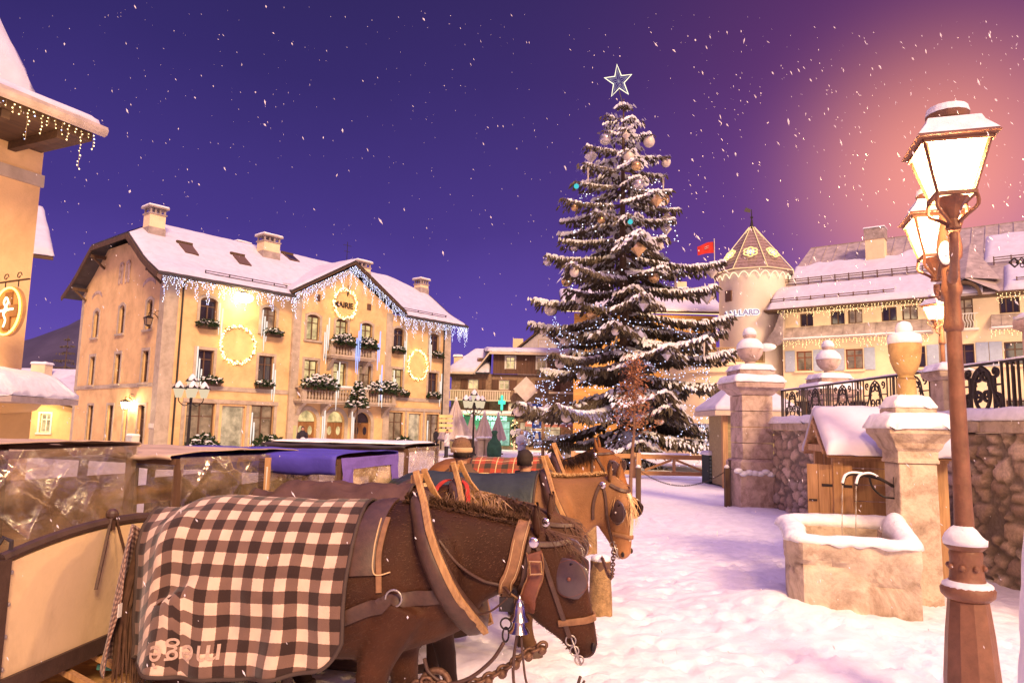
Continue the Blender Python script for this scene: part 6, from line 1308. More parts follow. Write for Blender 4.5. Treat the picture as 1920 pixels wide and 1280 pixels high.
# ------------------------------------------------------------------ street lamp in the foreground
def lantern_head(par, c, rz, glass, k=1.0):
    R_ = Matrix.Rotation(rz, 4, 'Z'); T_ = lambda q: Vector(c) + R_ @ (q * k)
    f = MB(T_)
    for sx_ in (-1, 1):
        for sy_ in (-1, 1): f.beam((sx_ * .095, sy_ * .095, 0), (sx_ * .175, sy_ * .175, .31), .02, .02)
    for r, z in ((.105, 0), (.185, .31)):
        for a, b in (((-r, -r), (r, -r)), ((r, -r), (r, r)), ((r, r), (-r, r)), ((-r, r), (-r, -r))): f.beam((*a, z), (*b, z), .022, .022)
    f.lathe([(.2, .32), (.225, .335), (.21, .355), (.16, .42), (.145, .44), (.14, .46)], n=4); f.lathe([(.07, .46), (.06, .49), (.11, .5), (.125, .53), (.1, .555), (.03, .565)], n=14); f.lathe([(.1, -.01), (.06, -.06), (.03, -.14), (.045, -.2)], n=8)
    for sx_ in (-1, 1):
        for sy_ in (-1, 1): f.tube(catmull([(sx_ * .1, sy_ * .1, .01), (sx_ * .11, sy_ * .11, -.08), (sx_ * .05, sy_ * .05, -.14), (0, 0, -.2)], 4), .012, 5)
    l = f.build('lantern', LAMPIRON, par); g = MB(T_); g.lathe([(.09, .01), (.165, .305)], n=4); g.build('lantern_glass', glass, l); s = MB(T_); s.lathe([(.216, .352), (.2, .375), (.16, .43), (.145, .47), (.135, .475)], n=4); s.lathe([(.126, .535), (.115, .58), (.06, .6), (.01, .605)], n=14); s.build('snow_cap', SNOW, l, smooth=40); return l
LP = Vector((3.2, 5.1, 0)); o = thing('street_lamp', 'brown cast-iron street lamp with two blazing lanterns in the right foreground', 'street lamp', LP)
s = MB(); n = 10; s.lathe([(.18, -.05), (.172, .3), (.15, .6), (.128, .8), (.125, .83)], n=n); s.build('plinth', LAMPIRON, o, bevel=.01)
s = MB(); s.lathe([(.135, .831), (.165, .86), (.17, .9), (.15, .93), (.115, .95), (.108, .98), (.1, 1.1), (.105, 1.14), (.098, 1.16), (.13, 1.19), (.135, 1.23), (.09, 1.25)], n=24); 
for a in np.arange(0, 2 * PI, PI / 4): s.ball((.108 * math.cos(a), .108 * math.sin(a), 1.05), .022, 8, 6)
s.build('collar', LAMPIRON, o, smooth=50); s = MB(); s.lathe([(.136, 1.2), (.14, 1.235), (.125, 1.27), (.09, 1.31), (.06, 1.33)], n=16); s.v = [(x, y, z - (.07 if math.atan2(y, x) > -.9 and math.atan2(y, x) < .9 and z > 1.25 else 0)) for x, y, z in s.v]; s.lathe([(.16, .905), (.155, .935), (.12, .955)], n=20); s.build('snow_cap', SNOW, o, smooth=True)
s = MB(); s.lathe([(.064, 1.25), (.058, 1.5), (.052, 2.2), (.048, 2.7), (.06, 2.71), (.068, 2.74), (.058, 2.78), (.052, 2.95), (.066, 2.98), (.072, 3.02), (.06, 3.06), (.06, 3.22), (.08, 3.25), (.085, 3.32), (.07, 3.42), (.05, 3.52), (.06, 3.56), (.03, 3.62)], n=20); s.build('post', LAMPIRON, o, smooth=50)
f0, f1 = Vector((-.47, -.8, 0)), Vector((.33, .72, 0)); s = MB()
for e in (f0, f1):
    u = e.normalized(); L = e.length; Z = lambda a, z: u * a + Vector((0, 0, z)); s.tube(catmull([Z(.03, 3.15), Z(L * .35, 3.02), Z(L * .75, 3.05), Z(L, 3.14), Z(L, 3.2)], 6), [.03] * 10 + [.024] * 15, 8); s.tube(catmull([Z(.04, 3.5), Z(L * .4, 3.38), Z(L * .8, 3.22)], 6), .018, 6); s.tube([Z(L * .45 + .13 * (1 - k / 22) * math.cos(k * .35), 3.2 + .11 * (1 - k / 22) * math.sin(k * .35)) for k in range(18)], .014, 6)
    s.ball(Z(L * .55, 3.06), .035, 8, 6)
s.build('bracket_arms', LAMPIRON, o, smooth=True)
s = MB(); s.lathe([(.062, 3.2), (.09, 3.36), (.05, 3.4)], n=12) if False else None
s.ball((-.06, -.05, 3.27), (.05, .04, .09), 10, 8); s.build('snow_clump', SNOW, o, smooth=True)
for e, lab in ((f0, 'a'), (f1, 'b')):
    lantern_head(o, (e.x, e.y, 3.43), -.30, LANTGLASS, 1.0); point_light('lantern_light', (e.x, e.y, 3.6), (1, .57, .26), 430, .12, o)
# second lamp behind the terrace wall
o = thing('street_lamp', 'second lit street lamp behind the stone pier and railing', 'street lamp', (12.2, 20, 2.1)); s = MB(); s.lathe([(.14, 0), (.12, .6), (.07, .7), (.06, 2.4), (.09, 2.46), (.05, 2.9), (.03, 3.1)], n=12); s.tube([(0, 0, 2.7), (-.2, -.1, 2.75), (-.22, -.1, 2.95)], .025, 6); s.build('post', LAMPIRON, o); lantern_head(o, (-.22, -.1, 3.1), .4, LANTGLASS, 1.25); point_light('lantern_light', (-.22, -.6, 3.3), (1, .62, .28), 330, .2, o)
# tether stones
def bollard(loc, r, h, label, m_):
    o = thing('tether_stump', label, 'stump', loc); s = MB(); R = []
    for j in range(9):
        z = -.05 + (h + .05) * j / 8; rr = r * (1.12 - .18 * j / 8); R.append([(rr * (1 + .06 * nz(math.cos(a) * 2, math.sin(a) * 2, z * 4)) * math.cos(a), rr * (1 + .06 * nz(math.cos(a) * 2 + 5, math.sin(a) * 2, z * 4)) * math.sin(a), z) for a in np.linspace(0, 2 * PI, 19)[:-1]])
    s.rings(R); s.build('body', m_, o, smooth=40); s = MB(); s.lathe([(r * .95, h - .12), (r * .97, h - .01)], n=18); s.build('band', FRAMEB, o, smooth=40); s = MB(); s.lathe([(r * .93, h + .0), (r * .9, h + .035), (r * .5, h + .06), (.01, h + .065)], n=18); s.build('snow_cap', SNOW, o, smooth=True)
BARKY = mat('rough_stump_bark', (.38, .24, .11), var=.5, scale=14, bump=.8, bscale=45, bdist=.03)
bollard((1.0, 7.85, 0), .115, .55, 'stout rough-barked tether stump beside the nearest horse head', BARKY); bollard((1.3, 11.6, 0), .11, .72, 'further tether stump behind the chestnut horse muzzle', BARKY)
# heaped snow at the right edge of the view
s = MB()
def bank(u, v):
    a = 2 * PI * u; z = 2.15 * v; r = .3 * (1 - .3 * v) + .03 * fbm(math.cos(a) * 2, math.sin(a) * 2, z * 1.6) + .02 * fbm(math.cos(a) * 7, math.sin(a) * 7, z * 6); r *= min(1, (1.001 - v) * 9) ** .5
    return (1.87 + r * math.cos(a) + .10 * v, 2.35 + r * math.sin(a), z - .05)
s.grid(bank, 70, 60); k = s.build('snow_bank', snowmat('lavender_shaded_snow', (.84, .82, .9), bump=.25, s1=3, s2=25), smooth=True); tag(k, 'tall column of heaped snow cut by the right edge of the view', 'snow heap', kind='thing')
# ------------------------------------------------------------------ horses
TORSO = [(.0, 1.22, .13, .10), (.07, 1.17, .25, .19), (.2, 1.13, .35, .27), (.38, 1.11, .40, .32), (.65, 1.09, .41, .345), (.95, 1.08, .42, .36), (1.22, 1.09, .42, .345), (1.45, 1.13, .41, .30), (1.62, 1.14, .36, .25), (1.76, 1.12, .27, .19), (1.85, 1.10, .15, .11)]
NECK = [((1.38, 1.535), (1.66, .86), .22), ((1.58, 1.515), (1.80, .96), .175), ((1.76, 1.49), (1.91, 1.03), .145), ((1.93, 1.46), (2.0, 1.07), .125), ((2.09, 1.43), (2.06, 1.09), .115), ((2.2, 1.41), (2.11, 1.12), .10)]
HEAD = [((2.19, 1.415), (2.09, 1.13), .085), ((2.30, 1.375), (2.07, 1.06), .105), ((2.385, 1.27), (2.10, .97), .115), ((2.43, 1.13), (2.17, .91), .10), ((2.455, 1.0), (2.25, .86), .08), ((2.475, .90), (2.30, .825), .07), ((2.485, .83), (2.335, .785), .068), ((2.475, .775), (2.355, .76), .058), ((2.44, .752), (2.385, .75), .03)]
NB, POLL = Vector((1.6, 0, 1.2)), Vector((2.16, 0, 1.36))
def make_horse(name, label, loc, rz, fur, mane_m, thn=0, thh=0, yaw=0, legs=(0, 0, 0, 0), hoof=None, blaze=None):
    root = thing(name, label, 'horse', loc, rz)
    def pose(p, w, head=False):
        p = Vector(p)
        R1 = Matrix.Rotation(-thn * w, 3, 'Y') if True else None
        if head:
            Rh = Matrix.Rotation(yaw, 3, 'Z') @ Matrix.Rotation(-thh, 3, 'Y'); p = POLL + Rh @ (p - POLL)
        return NB + R1 @ (p - NB)
    def tubeR(pairs, wf, head=False):
        R = []
        for i, (a, b, w_) in enumerate(pairs):
            A, B = Vector((a[0], 0, a[1])), Vector((b[0], 0, b[1])); c = (A + B) / 2; h = (A - B) / 2; k = wf(i)
            ring = []
            for j in range(18):
                t = 2 * PI * j / 18; ct, st = math.cos(t), math.sin(t); e = .82
                q = c + h * (abs(ct) ** e * (1 if ct > 0 else -1)) + Vector((0, w_, 0)) * (abs(st) ** e * (1 if st > 0 else -1)); ring.append(pose(q, k, head))
            R.append(ring)
        return R
    mb = MB(); R = []
    for t, zc, hz, hy in TORSO: R.append([(t, hy * math.sin(a) * (1 - .10 * max(0, math.cos(a))), zc + hz * math.cos(a) * (1.0 if math.cos(a) > 0 else .97)) for a in np.linspace(0, 2 * PI, 25)[:-1]])
    mb.rings(R); mb.rings(tubeR(NECK, lambda i: min(1, .12 + i * .25))); mb.rings(tubeR(HEAD, lambda i: 1, True))
    def leg(js, y, dx=0):
        pts = [Vector((x + dx * (1 - min(1, z / 1.0)), y * (1 if z > .7 else .93), z)) for x, z, r in js]; rs = [r for *_, r in js]; P_ = catmull(pts, 4); rr = []
        for i in range(len(js) - 1): rr += [rs[i] + (rs[i + 1] - rs[i]) * k / 4 for k in range(4)]
        mb.tube(P_, rr + [rs[-1]], 12)
        return P_[-1]
    FL = [(1.46, 1.05, .19), (1.40, .86, .13), (1.36, .68, .092), (1.36, .47, .072), (1.36, .43, .07), (1.355, .28, .05), (1.35, .17, .066), (1.385, .09, .058), (1.4, .05, .07)]
    HL = [(.30, 1.05, .24), (.38, .84, .165), (.27, .64, .105), (.155, .52, .082), (.16, .46, .076), (.19, .28, .054), (.195, .17, .068), (.24, .09, .06), (.255, .05, .072)]
    feet = [leg(FL, -.17, legs[0]), leg(FL, .17, legs[1]), leg(HL, -.165, legs[2]), leg(HL, .165, legs[3])]
    # cheeks, nostrils flare, eye ridge as extra volumes
    for sg in (-1, 1):
        mb.ball(pose((2.19, sg * .055, 1.09), 1, True), (.12, .062, .125), 12, 9); mb.ball(pose((2.355, sg * .085, 1.245), 1, True), (.05, .03, .045), 10, 7); mb.ball(pose((2.44, sg * .052, .815), 1, True), (.035, .03, .045), 10, 7)
        mb.ball((1.62, sg * .15, 1.16), (.17, .13, .26), 12, 9); mb.ball((.25, sg * .15, 1.2), (.22, .15, .24), 12, 9)
    tmp = mb.build('tmp', fur); md = tmp.modifiers.new('r', 'REMESH'); md.mode = 'VOXEL'; md.voxel_size = .017; sm = tmp.modifiers.new('s', 'SMOOTH'); sm.factor = .5; sm.iterations = 7
    dg = bpy.context.evaluated_depsgraph_get(); me = bpy.data.meshes.new_from_object(tmp.evaluated_get(dg)); bpy.data.objects.remove(tmp)
    me.materials.clear(); me.materials.append(fur); me.polygons.foreach_set('use_smooth', [True] * len(me.polygons))
    # coat tint: dark lower legs, paler belly/muzzle
    body = bpy.data.objects.new('body', me); COL.objects.link(body); body.parent = root
    bv = BVHTree.FromPolygons([v.co.copy() for v in me.vertices], [tuple(p.vertices) for p in me.polygons])
    h = MB()
    for f in feet: h.lathe([(.078, -.045), (.066, .03)], (f.x + .012, f.y, .045 - .0), 14)
    h.build('hoof', hoof or mat('horn_hoof', (.09, .06, .045)), root, smooth=40)
    for sg in (-1, 1):
        e = MB(); b0 = pose((2.165, sg * .062, 1.395), 1, True); dirv = (pose((2.15, sg * .085, 1.55), 1, True) - b0); L = dirv.length; dirv.normalize(); sd = dirv.cross(Vector((1, 0, 0))).normalized(); fr = sd.cross(dirv); Rr = []
        for k in range(8):
            t = k / 7; w_ = .047 * math.sin(PI * (.18 + .80 * t)) ** .8 * (1 - .2 * t) if k < 7 else .004
            Rr.append([b0 + dirv * (L * (t - .12) * 1.05) + sd * (w_ * math.cos(a)) + fr * (w_ * .6 * math.sin(a) - (.018 * (1 - abs(math.cos(a))) if math.sin(a) > 0 else 0)) for a in np.linspace(0, 2 * PI, 13)[:-1]])
        e.rings(Rr); e.build('ear', fur, root, smooth=True)
        e = MB(); c = pose((2.352, sg * .112, 1.238), 1, True); e.ball(c, (.026, .016, .022), 12, 9); e.build('eye', EYE, root, smooth=True)
        e = MB(); c = pose((2.462, sg * .07, .825), 1, True); e.ball(c, (.014, .014, .024), 10, 7); e.build('nostril', NOSTRIL, root, smooth=True)
    t = MB(); r_ = random.Random(3)
    for k in range(90):
        y = r_.gauss(0, .035); p = Vector((.02, y, 1.33)); pts = [p, p + Vector((-.10, y * .5, -.05)), p + Vector((-.15 + r_.gauss(0, .02), y * 1.3, -.4)), p + Vector((-.13 + r_.gauss(0, .03), y * 1.6, -.8 + r_.gauss(0, .06)))]; t.tube(pts, [.012, .014, .012, .003], 4)
    t.build('tail', mane_m, root)
    return root, bv, pose
EYE = mat('horse_eye', (.015, .008, .006), rough=.06, spec=.8, bump=0); NOSTRIL = mat('nostril_dark', (.015, .008, .008), rough=.5, bump=0)
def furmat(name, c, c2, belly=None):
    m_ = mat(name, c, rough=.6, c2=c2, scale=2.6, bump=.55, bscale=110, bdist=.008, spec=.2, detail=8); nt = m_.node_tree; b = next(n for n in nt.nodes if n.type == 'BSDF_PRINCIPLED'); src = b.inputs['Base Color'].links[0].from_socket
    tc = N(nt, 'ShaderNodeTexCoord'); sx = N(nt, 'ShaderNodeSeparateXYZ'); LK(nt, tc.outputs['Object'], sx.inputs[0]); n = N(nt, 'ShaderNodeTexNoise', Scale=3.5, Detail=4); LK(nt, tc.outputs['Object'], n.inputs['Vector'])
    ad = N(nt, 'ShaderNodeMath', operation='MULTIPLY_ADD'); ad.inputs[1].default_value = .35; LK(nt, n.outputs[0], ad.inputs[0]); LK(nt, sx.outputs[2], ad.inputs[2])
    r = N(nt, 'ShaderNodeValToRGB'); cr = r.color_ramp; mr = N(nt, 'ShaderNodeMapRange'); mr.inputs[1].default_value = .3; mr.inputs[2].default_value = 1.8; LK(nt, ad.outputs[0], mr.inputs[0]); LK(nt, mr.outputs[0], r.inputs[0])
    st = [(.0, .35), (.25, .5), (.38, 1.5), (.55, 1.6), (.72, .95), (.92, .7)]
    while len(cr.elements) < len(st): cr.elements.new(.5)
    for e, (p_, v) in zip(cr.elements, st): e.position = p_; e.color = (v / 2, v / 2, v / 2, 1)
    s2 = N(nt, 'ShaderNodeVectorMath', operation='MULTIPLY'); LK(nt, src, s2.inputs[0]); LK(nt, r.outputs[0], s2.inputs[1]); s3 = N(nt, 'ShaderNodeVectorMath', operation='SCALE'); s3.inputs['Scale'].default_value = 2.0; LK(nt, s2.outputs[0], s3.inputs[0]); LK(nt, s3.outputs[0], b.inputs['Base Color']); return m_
def near(bv, p, off=.0):
    l, n, i, d = bv.find_nearest(Vector(p)); return l + n * off, n
def side(bv, t, z, sg=-1, off=0):
    h = bv.ray_cast(Vector((t, sg * 1.5, z)), Vector((0, -sg, 0)))
    return (h[0] + h[1] * off, h[1]) if h[0] is not None else (Vector((t, sg * .05, z)), Vector((0, sg, 0)))
def strap(par, name, bv, pts, w, m_, th=.008, off=.008, k=8, snap=True, nrm0=None):
    P_ = catmull(pts, k); Q = []
    for p in P_:
        if snap:
            l, n, i, d = bv.find_nearest(p)
            if d < .2: Q.append((l + n * (off + max(0, min(.02, d * .02))), n)); continue
        Q.append((Vector(p), Vector(nrm0 or (0, -1, 0))))
    mb = MB(); R = []
    for i, (p, n) in enumerate(Q):
        t = (Q[min(i + 1, len(Q) - 1)][0] - Q[max(i - 1, 0)][0]).normalized(); x = t.cross(n).normalized(); n2 = x.cross(t).normalized()
        if n2.dot(n) < 0: n2 = -n2
        R.append([p - x * w / 2 - n2 * th * .3, p - x * w / 2 + n2 * th * .6, p - x * w * .36 + n2 * th, p + x * w * .36 + n2 * th, p + x * w / 2 + n2 * th * .6, p + x * w / 2 - n2 * th * .3])
    mb.rings(R); return mb.build(name, m_, par, smooth=35), Q
def S_(bv, *tz, sg=-1): return [side(bv, t, z, sg)[0] for t, z in tz]
# rug: woven gingham from a UV map
def gingham(name, cream, mid, dark, tart=False, fine=1.0):
    m_, nt, out = newmat(name); b = N(nt, 'ShaderNodeBsdfPrincipled', Roughness=.92); b.inputs['Specular IOR Level'].default_value = .12; b.inputs['Sheen Weight'].default_value = .25
    uv = N(nt, 'ShaderNodeUVMap'); sp = N(nt, 'ShaderNodeSeparateXYZ'); LK(nt, uv.outputs[0], sp.inputs[0]); tc = N(nt, 'ShaderNodeTexCoord')
    wn = N(nt, 'ShaderNodeTexNoise', Scale=260, Detail=2); LK(nt, tc.outputs['Object'], wn.inputs['Vector']); n2 = N(nt, 'ShaderNodeTexNoise', Scale=9, Detail=4); LK(nt, tc.outputs['Object'], n2.inputs['Vector'])
    st = []
    for k in (0, 1):
        f = N(nt, 'ShaderNodeMath', operation='FRACT'); mu = N(nt, 'ShaderNodeMath', operation='MULTIPLY_ADD'); mu.inputs[1].default_value = fine; LK(nt, sp.outputs[k], mu.inputs[0])
        wb = N(nt, 'ShaderNodeMath', operation='MULTIPLY'); wb.inputs[1].default_value = .06; LK(nt, wn.outputs[0], wb.inputs[0]); LK(nt, wb.outputs[0], mu.inputs[2]); LK(nt, mu.outputs[0], f.inputs[0])
        g = N(nt, 'ShaderNodeMath', operation='GREATER_THAN'); g.inputs[1].default_value = .5 if not tart else .62; LK(nt, f.outputs[0], g.inputs[0]); st.append((g, f))
    ad = N(nt, 'ShaderNodeMath', operation='ADD'); LK(nt, st[0][0].outputs[0], ad.inputs[0]); LK(nt, st[1][0].outputs[0], ad.inputs[1]); hf = N(nt, 'ShaderNodeMath', operation='MULTIPLY'); hf.inputs[1].default_value = .5; LK(nt, ad.outputs[0], hf.inputs[0])
    rp = N(nt, 'ShaderNodeValToRGB'); rp.color_ramp.interpolation = 'CONSTANT'; rp.color_ramp.elements[0].color = col4(cream); rp.color_ramp.elements[1].color = col4(dark); rp.color_ramp.elements[1].position = .9; e = rp.color_ramp.elements.new(.4); e.color = col4(mid); LK(nt, hf.outputs[0], rp.inputs[0]); c = rp.outputs[0]
    if tart:
        for k in (0, 1):
            a = N(nt, 'ShaderNodeMath', operation='COMPARE'); a.inputs[1].default_value = .3; a.inputs[2].default_value = .025; LK(nt, st[k][1].outputs[0], a.inputs[0]); mx = N(nt, 'ShaderNodeMix', data_type='RGBA'); LK(nt, a.outputs[0], mx.inputs[0]); LK(nt, c, mx.inputs[6]); mx.inputs[7].default_value = (.6, .45, .2, 1); c = mx.outputs[2]
    mr = N(nt, 'ShaderNodeMapRange'); mr.inputs[3].default_value = .72; mr.inputs[4].default_value = 1.22; LK(nt, n2.outputs[0], mr.inputs[0]); sc2 = N(nt, 'ShaderNodeVectorMath', operation='SCALE'); LK(nt, c, sc2.inputs[0]); LK(nt, mr.outputs[0], sc2.inputs['Scale']); LK(nt, sc2.outputs[0], b.inputs['Base Color'])
    bp = N(nt, 'ShaderNodeBump', Strength=.45, Distance=.004); LK(nt, wn.outputs[0], bp.inputs['Height']); LK(nt, bp.outputs[0], b.inputs['Normal']); LK(nt, b.outputs[0], out.inputs[0]); return m_
def drape(bv, t0, t1, hem_near, hem_far, off=.022, cell=.13, seed=1, fold=.02, nu=70, nv=90, rearfall=True, round_front=.0, ridge=.0):
    """a cloth thrown over the back: returns builder, edge loops and surface function"""
    cols = []; 
    for i in range(nu + 1):
        u = i / nu; t = t0 + (t1 - t0) * u; tt = min(max(t, .10), 1.72); half = {}
        for sg in (-1, 1):
            prof = []; ymax = 0; hem = (hem_near if sg < 0 else hem_far)(u)
            for k in range(19):
                a = PI / 2 * k / 18; d = Vector((0, sg * math.sin(a), math.cos(a))); h = bv.ray_cast(Vector((tt, 0, 1.12)) + d * 1.4, -d)
                p = h[0] if h[0] is not None else Vector((tt, 0, 1.12)) + d * .3
                q = p + d * off; y = abs(q.y); ymax = max(ymax, y); prof.append((ymax if k > 6 else y, q.z))
            z = prof[-1][1]; y = prof[-1][0]
            if rearfall and t < .14: sc_ = max(.35, (t + .10) / .24) ** .5; prof = [(yy * sc_, zz - .03 * (1 - sc_)) for yy, zz in prof]; y = prof[-1][0]
            n_ = 14
            for k in range(1, n_ + 1):
                zk = z + (hem - z) * k / n_; h = bv.ray_cast(Vector((tt, sg * 1.5, zk)), Vector((0, -sg, 0))); y = max(y, (abs(h[0].y) + off) * (1 if not (rearfall and t < .14) else max(.35, (t + .10) / .24) ** .5) if h[0] is not None else 0); prof.append((y + .015 * k / n_, zk))
            # resample by arc length
            L = [0]
            for a, b in zip(prof, prof[1:]): L.append(L[-1] + math.hypot(b[0] - a[0], b[1] - a[1]))
            out = []
            for k in range(nv // 2 + 1):
                s = L[-1] * k / (nv // 2); j = max(0, min(len(prof) - 2, next((x for x in range(len(L) - 1) if L[x + 1] >= s), len(L) - 2))); f = (s - L[j]) / max(1e-6, L[j + 1] - L[j]); y_, z_ = prof[j][0] + (prof[j + 1][0] - prof[j][0]) * f, prof[j][1] + (prof[j + 1][1] - prof[j][1]) * f
                low = max(0, min(1, (1.28 - z_) / .55)); y_ += fold * low * (math.sin(t * 17 + seed + 2.2 * z_) + .6 * math.sin(t * 31 + seed * 2 - 3 * z_)) + .02 * fbm(t * 4, z_ * 4, seed) * (.3 + low) + .012 * fbm(t * 12 + z_ * 5, z_ * 9, seed); 
                out.append((Vector((t + .03 * low * nz(t * 3, z_ * 3, seed), sg * y_, z_ + (ridge * fbm(t * 6, y_ * 9, seed)))), sg * s))
            half[sg] = out
        cols.append(half[-1][::-1] + half[1][1:])
    for _ in range(3):
        Y_ = [[p.y for p, s in c] for c in cols]
        for i in range(1, nu):
            for j, (p, s) in enumerate(cols[i]): p.y = (Y_[i - 1][j] + 2 * Y_[i][j] + Y_[i + 1][j]) / 4
    mb = MB(); ids = [[mb.p(p) for p, s in c] for c in cols]; m_ = len(cols[0])
    for i in range(nu):
        for j in range(m_ - 1):
            uv = [((t0 + (t1 - t0) * a / nu) / cell, cols[a][b][1] / cell) for a, b in ((i, j), (i + 1, j), (i + 1, j + 1), (i, j + 1))]
            mb.face((ids[i][j], ids[i + 1][j], ids[i + 1][j + 1], ids[i][j + 1]), uv)
    edge = [c[0][0] for c in cols] + [p for p, s in cols[-1][1:]] + [c[-1][0] for c in cols[::-1][1:]] + [p for p, s in cols[0][::-1][1:-1]]
    return mb, edge
def rug(name, label, root, bv, m_, binding=None, **k):
    o = thing(name, label, 'blanket', root.location, root.rotation_euler.z); mb, edge = drape(bv, **k); c = mb.build('cloth', m_, o, smooth=True, solid=.006)
    if binding: b = MB(); b.tube(edge, .011, 6, loop=True); b.build('binding', binding, o, smooth=True)
    return o, mb
def ring3(c, r, ax, ay, n=20): return [Vector(c) + Vector(ax) * r * math.cos(2 * PI * k / n) + Vector(ay) * r * math.sin(2 * PI * k / n) for k in range(n)]
def hair(mb, base, dirs, n, L, r_, w=.006, wave=.02):
    for _ in range(n):
        f = r_.random() * (len(base) - 1); i = int(f); p = base[i].lerp(base[i + 1], f - i); d = dirs[i].lerp(dirs[i + 1], f - i) + Vector((r_.gauss(0, .18), r_.gauss(0, .22), r_.gauss(0, .15))); d.normalize(); l = L * r_.uniform(.6, 1.25)
        sd = d.orthogonal().normalized() * w; q = p + d * l * .5 + Vector((r_.gauss(0, wave), r_.gauss(0, wave), 0)); e = p + d * l + Vector((r_.gauss(0, wave), r_.gauss(0, wave), -l * .12)); mb.poly([p - sd, q - sd * .8, e, q + sd * .8, p + sd])
def harness(root, bv, pose, hame_m, detailed=False):
    H = lambda t, z, sg=-1: side(bv, *(pose((t, 0, z), 1, True).xz), sg)[0]
    # padded collar round the base of the neck, hames along it
    A, B = Vector((1.52, 0, 1.56)), Vector((1.84, 0, .93)); ax = (B - A).normalized(); fwd = Vector((ax.z, 0, -ax.x)); 
    if fwd.x < 0: fwd = -fwd
    loop = []; outl_ = []
    for k in range(32):
        a = 2 * PI * k / 32; d = (-ax * math.cos(a) + Vector((0, 1, 0)) * math.sin(a)); c = (A + B) / 2 - fwd * .02
        h = bv.ray_cast(c + d * 1.2, -d); p = h[0] if h[0] is not None else c + d * .25; loop.append(p + d * .025); outl_.append(d)
    mb = MB(); mb.tube(loop, [.052 + .018 * (1 - math.cos(2 * PI * k / 32)) / 2 for k in range(32)], 10, loop=True); mb.build('collar', LEATHER, root, smooth=True)
    for sg in (-1, 1):
        pts = []; 
        for k in range(0, 15):
            a = PI * (.0 + k / 14); d = (-ax * math.cos(a) + Vector((0, sg, 0)) * math.sin(a)); i = int(round(16 * k / 14)); i = i if sg > 0 else (32 - i) % 32; pts.append(loop[i] + d * .045 + fwd * .045)
        top = pts[1] + Vector((-.03, sg * .02, .075)); pts = [top + Vector((-.01, 0, .035)), top] + pts[2:13] + [pts[13] + ax * .03]
        P_ = catmull(pts, 4); mb = MB(); R = []
        for i, p in enumerate(P_):
            t = (P_[min(i + 1, len(P_) - 1)] - P_[max(0, i - 1)]).normalized(); x = fwd - t * fwd.dot(t); x.normalize(); y = t.cross(x); w_ = .017; R.append([p + x * w_ + y * .014, p + x * w_ - y * .014, p - x * w_ - y * .014, p - x * w_ + y * .014])
        mb.rings(R); mb.build('hame', hame_m, root, bevel=.006)
    mb = MB(); t0 = loop[0] + Vector((-.03, 0, .11)); mb.beam(t0 + Vector((0, -.075, 0)), t0 + Vector((0, .075, 0)), .035, .045); mb.build('hame_bar', hame_m, root, bevel=.005)
    # traces, breeching, back strap
    strap(root, 'trace', bv, S_(bv, (1.74, 1.1), (1.62, 1.08), (1.48, 1.06), (1.32, 1.02), (1.2, .97)), .075, LEATHER); strap(root, 'trace', bv, S_(bv, (1.62, 1.08), (1.48, 1.06), (1.32, 1.02), (1.2, .97), sg=1), .06, LEATHER)
    q, n = side(bv, 1.45, 1.06); s = MB(); s.tube(ring3(q + n * .025, .042, (1, 0, 0), (0, 0, 1)), .006, 6, loop=True); s.build('trace_ring', STEEL, root, smooth=True)
    # bridle
    def hs(*tz, sg=-1): return [side(bv, *pose((t, 0, z), 1, True).xz, sg)[0] if abs(yaw_of[root.name]) < .05 else near(bv, pose((t, sg * .13, z), 1, True))[0] for t, z in tz]
    for sg in (-1, 1):
        strap(root, 'cheek_strap', bv, hs((2.14, 1.36), (2.2, 1.25), (2.25, 1.12), (2.30, .98), (2.34, .87), sg=sg), .026, LEATHER, off=.006)
        strap(root, 'throat_strap', bv, hs((2.13, 1.37), (2.11, 1.26), (2.09, 1.14), (2.08, 1.05), sg=sg), .028, LEATHER, off=.006)
        # winker: a stiff leather cup standing off beside the eye
        c = pose((2.335, sg * .15, 1.175), 1, True); ex = (pose((2.435, sg * .15, 1.14), 1, True) - c).normalized(); ezv = (pose((2.375, sg * .15, 1.36), 1, True) - c); ezv = (ezv - ex * ezv.dot(ex)).normalized(); ny = ex.cross(ezv) * (-sg if ex.cross(ezv).y * sg < 0 else 1); ny = Vector((0, sg, 0)) if ny.length < .1 else ny.normalized()
        if ny.y * sg < 0: ny = -ny
        mb = MB()
        def wk(u, v):
            a = (u - .5) * 2; b = (v - .5) * 2; kx = a * math.sqrt(max(0, 1 - b * b * .38)); kz = b * math.sqrt(max(0, 1 - a * a * .38)); return c + ex * (.098 * kx) + ezv * (.094 * kz) + ny * (-.012 + .035 * kx - .02 * (kx * kx + kz * kz))
        mb.grid(wk, 22, 22); wkr = mb.build('winker', WINK, root, smooth=True, solid=.006); mb = MB(); mb.tube([wk(.5 + .5 * math.cos(a), .5 + .5 * math.sin(a)) for a in np.linspace(0, 2 * PI, 33)[:-1]], .004, 5, loop=True); mb.ball(wk(.5, .5) + ny * .006, (.011, .008, .011), 10, 7); mb.build('winker_rim', STEEL if not detailed else LEATHER2, wkr, smooth=True)
        q = hs((2.145, 1.345), sg=sg)[0]; s = MB(); s.ball(q + Vector((0, sg * .018, 0)), (.03, .012, .03), 16, 10); s.build('rosette', CHROME, root, smooth=True)
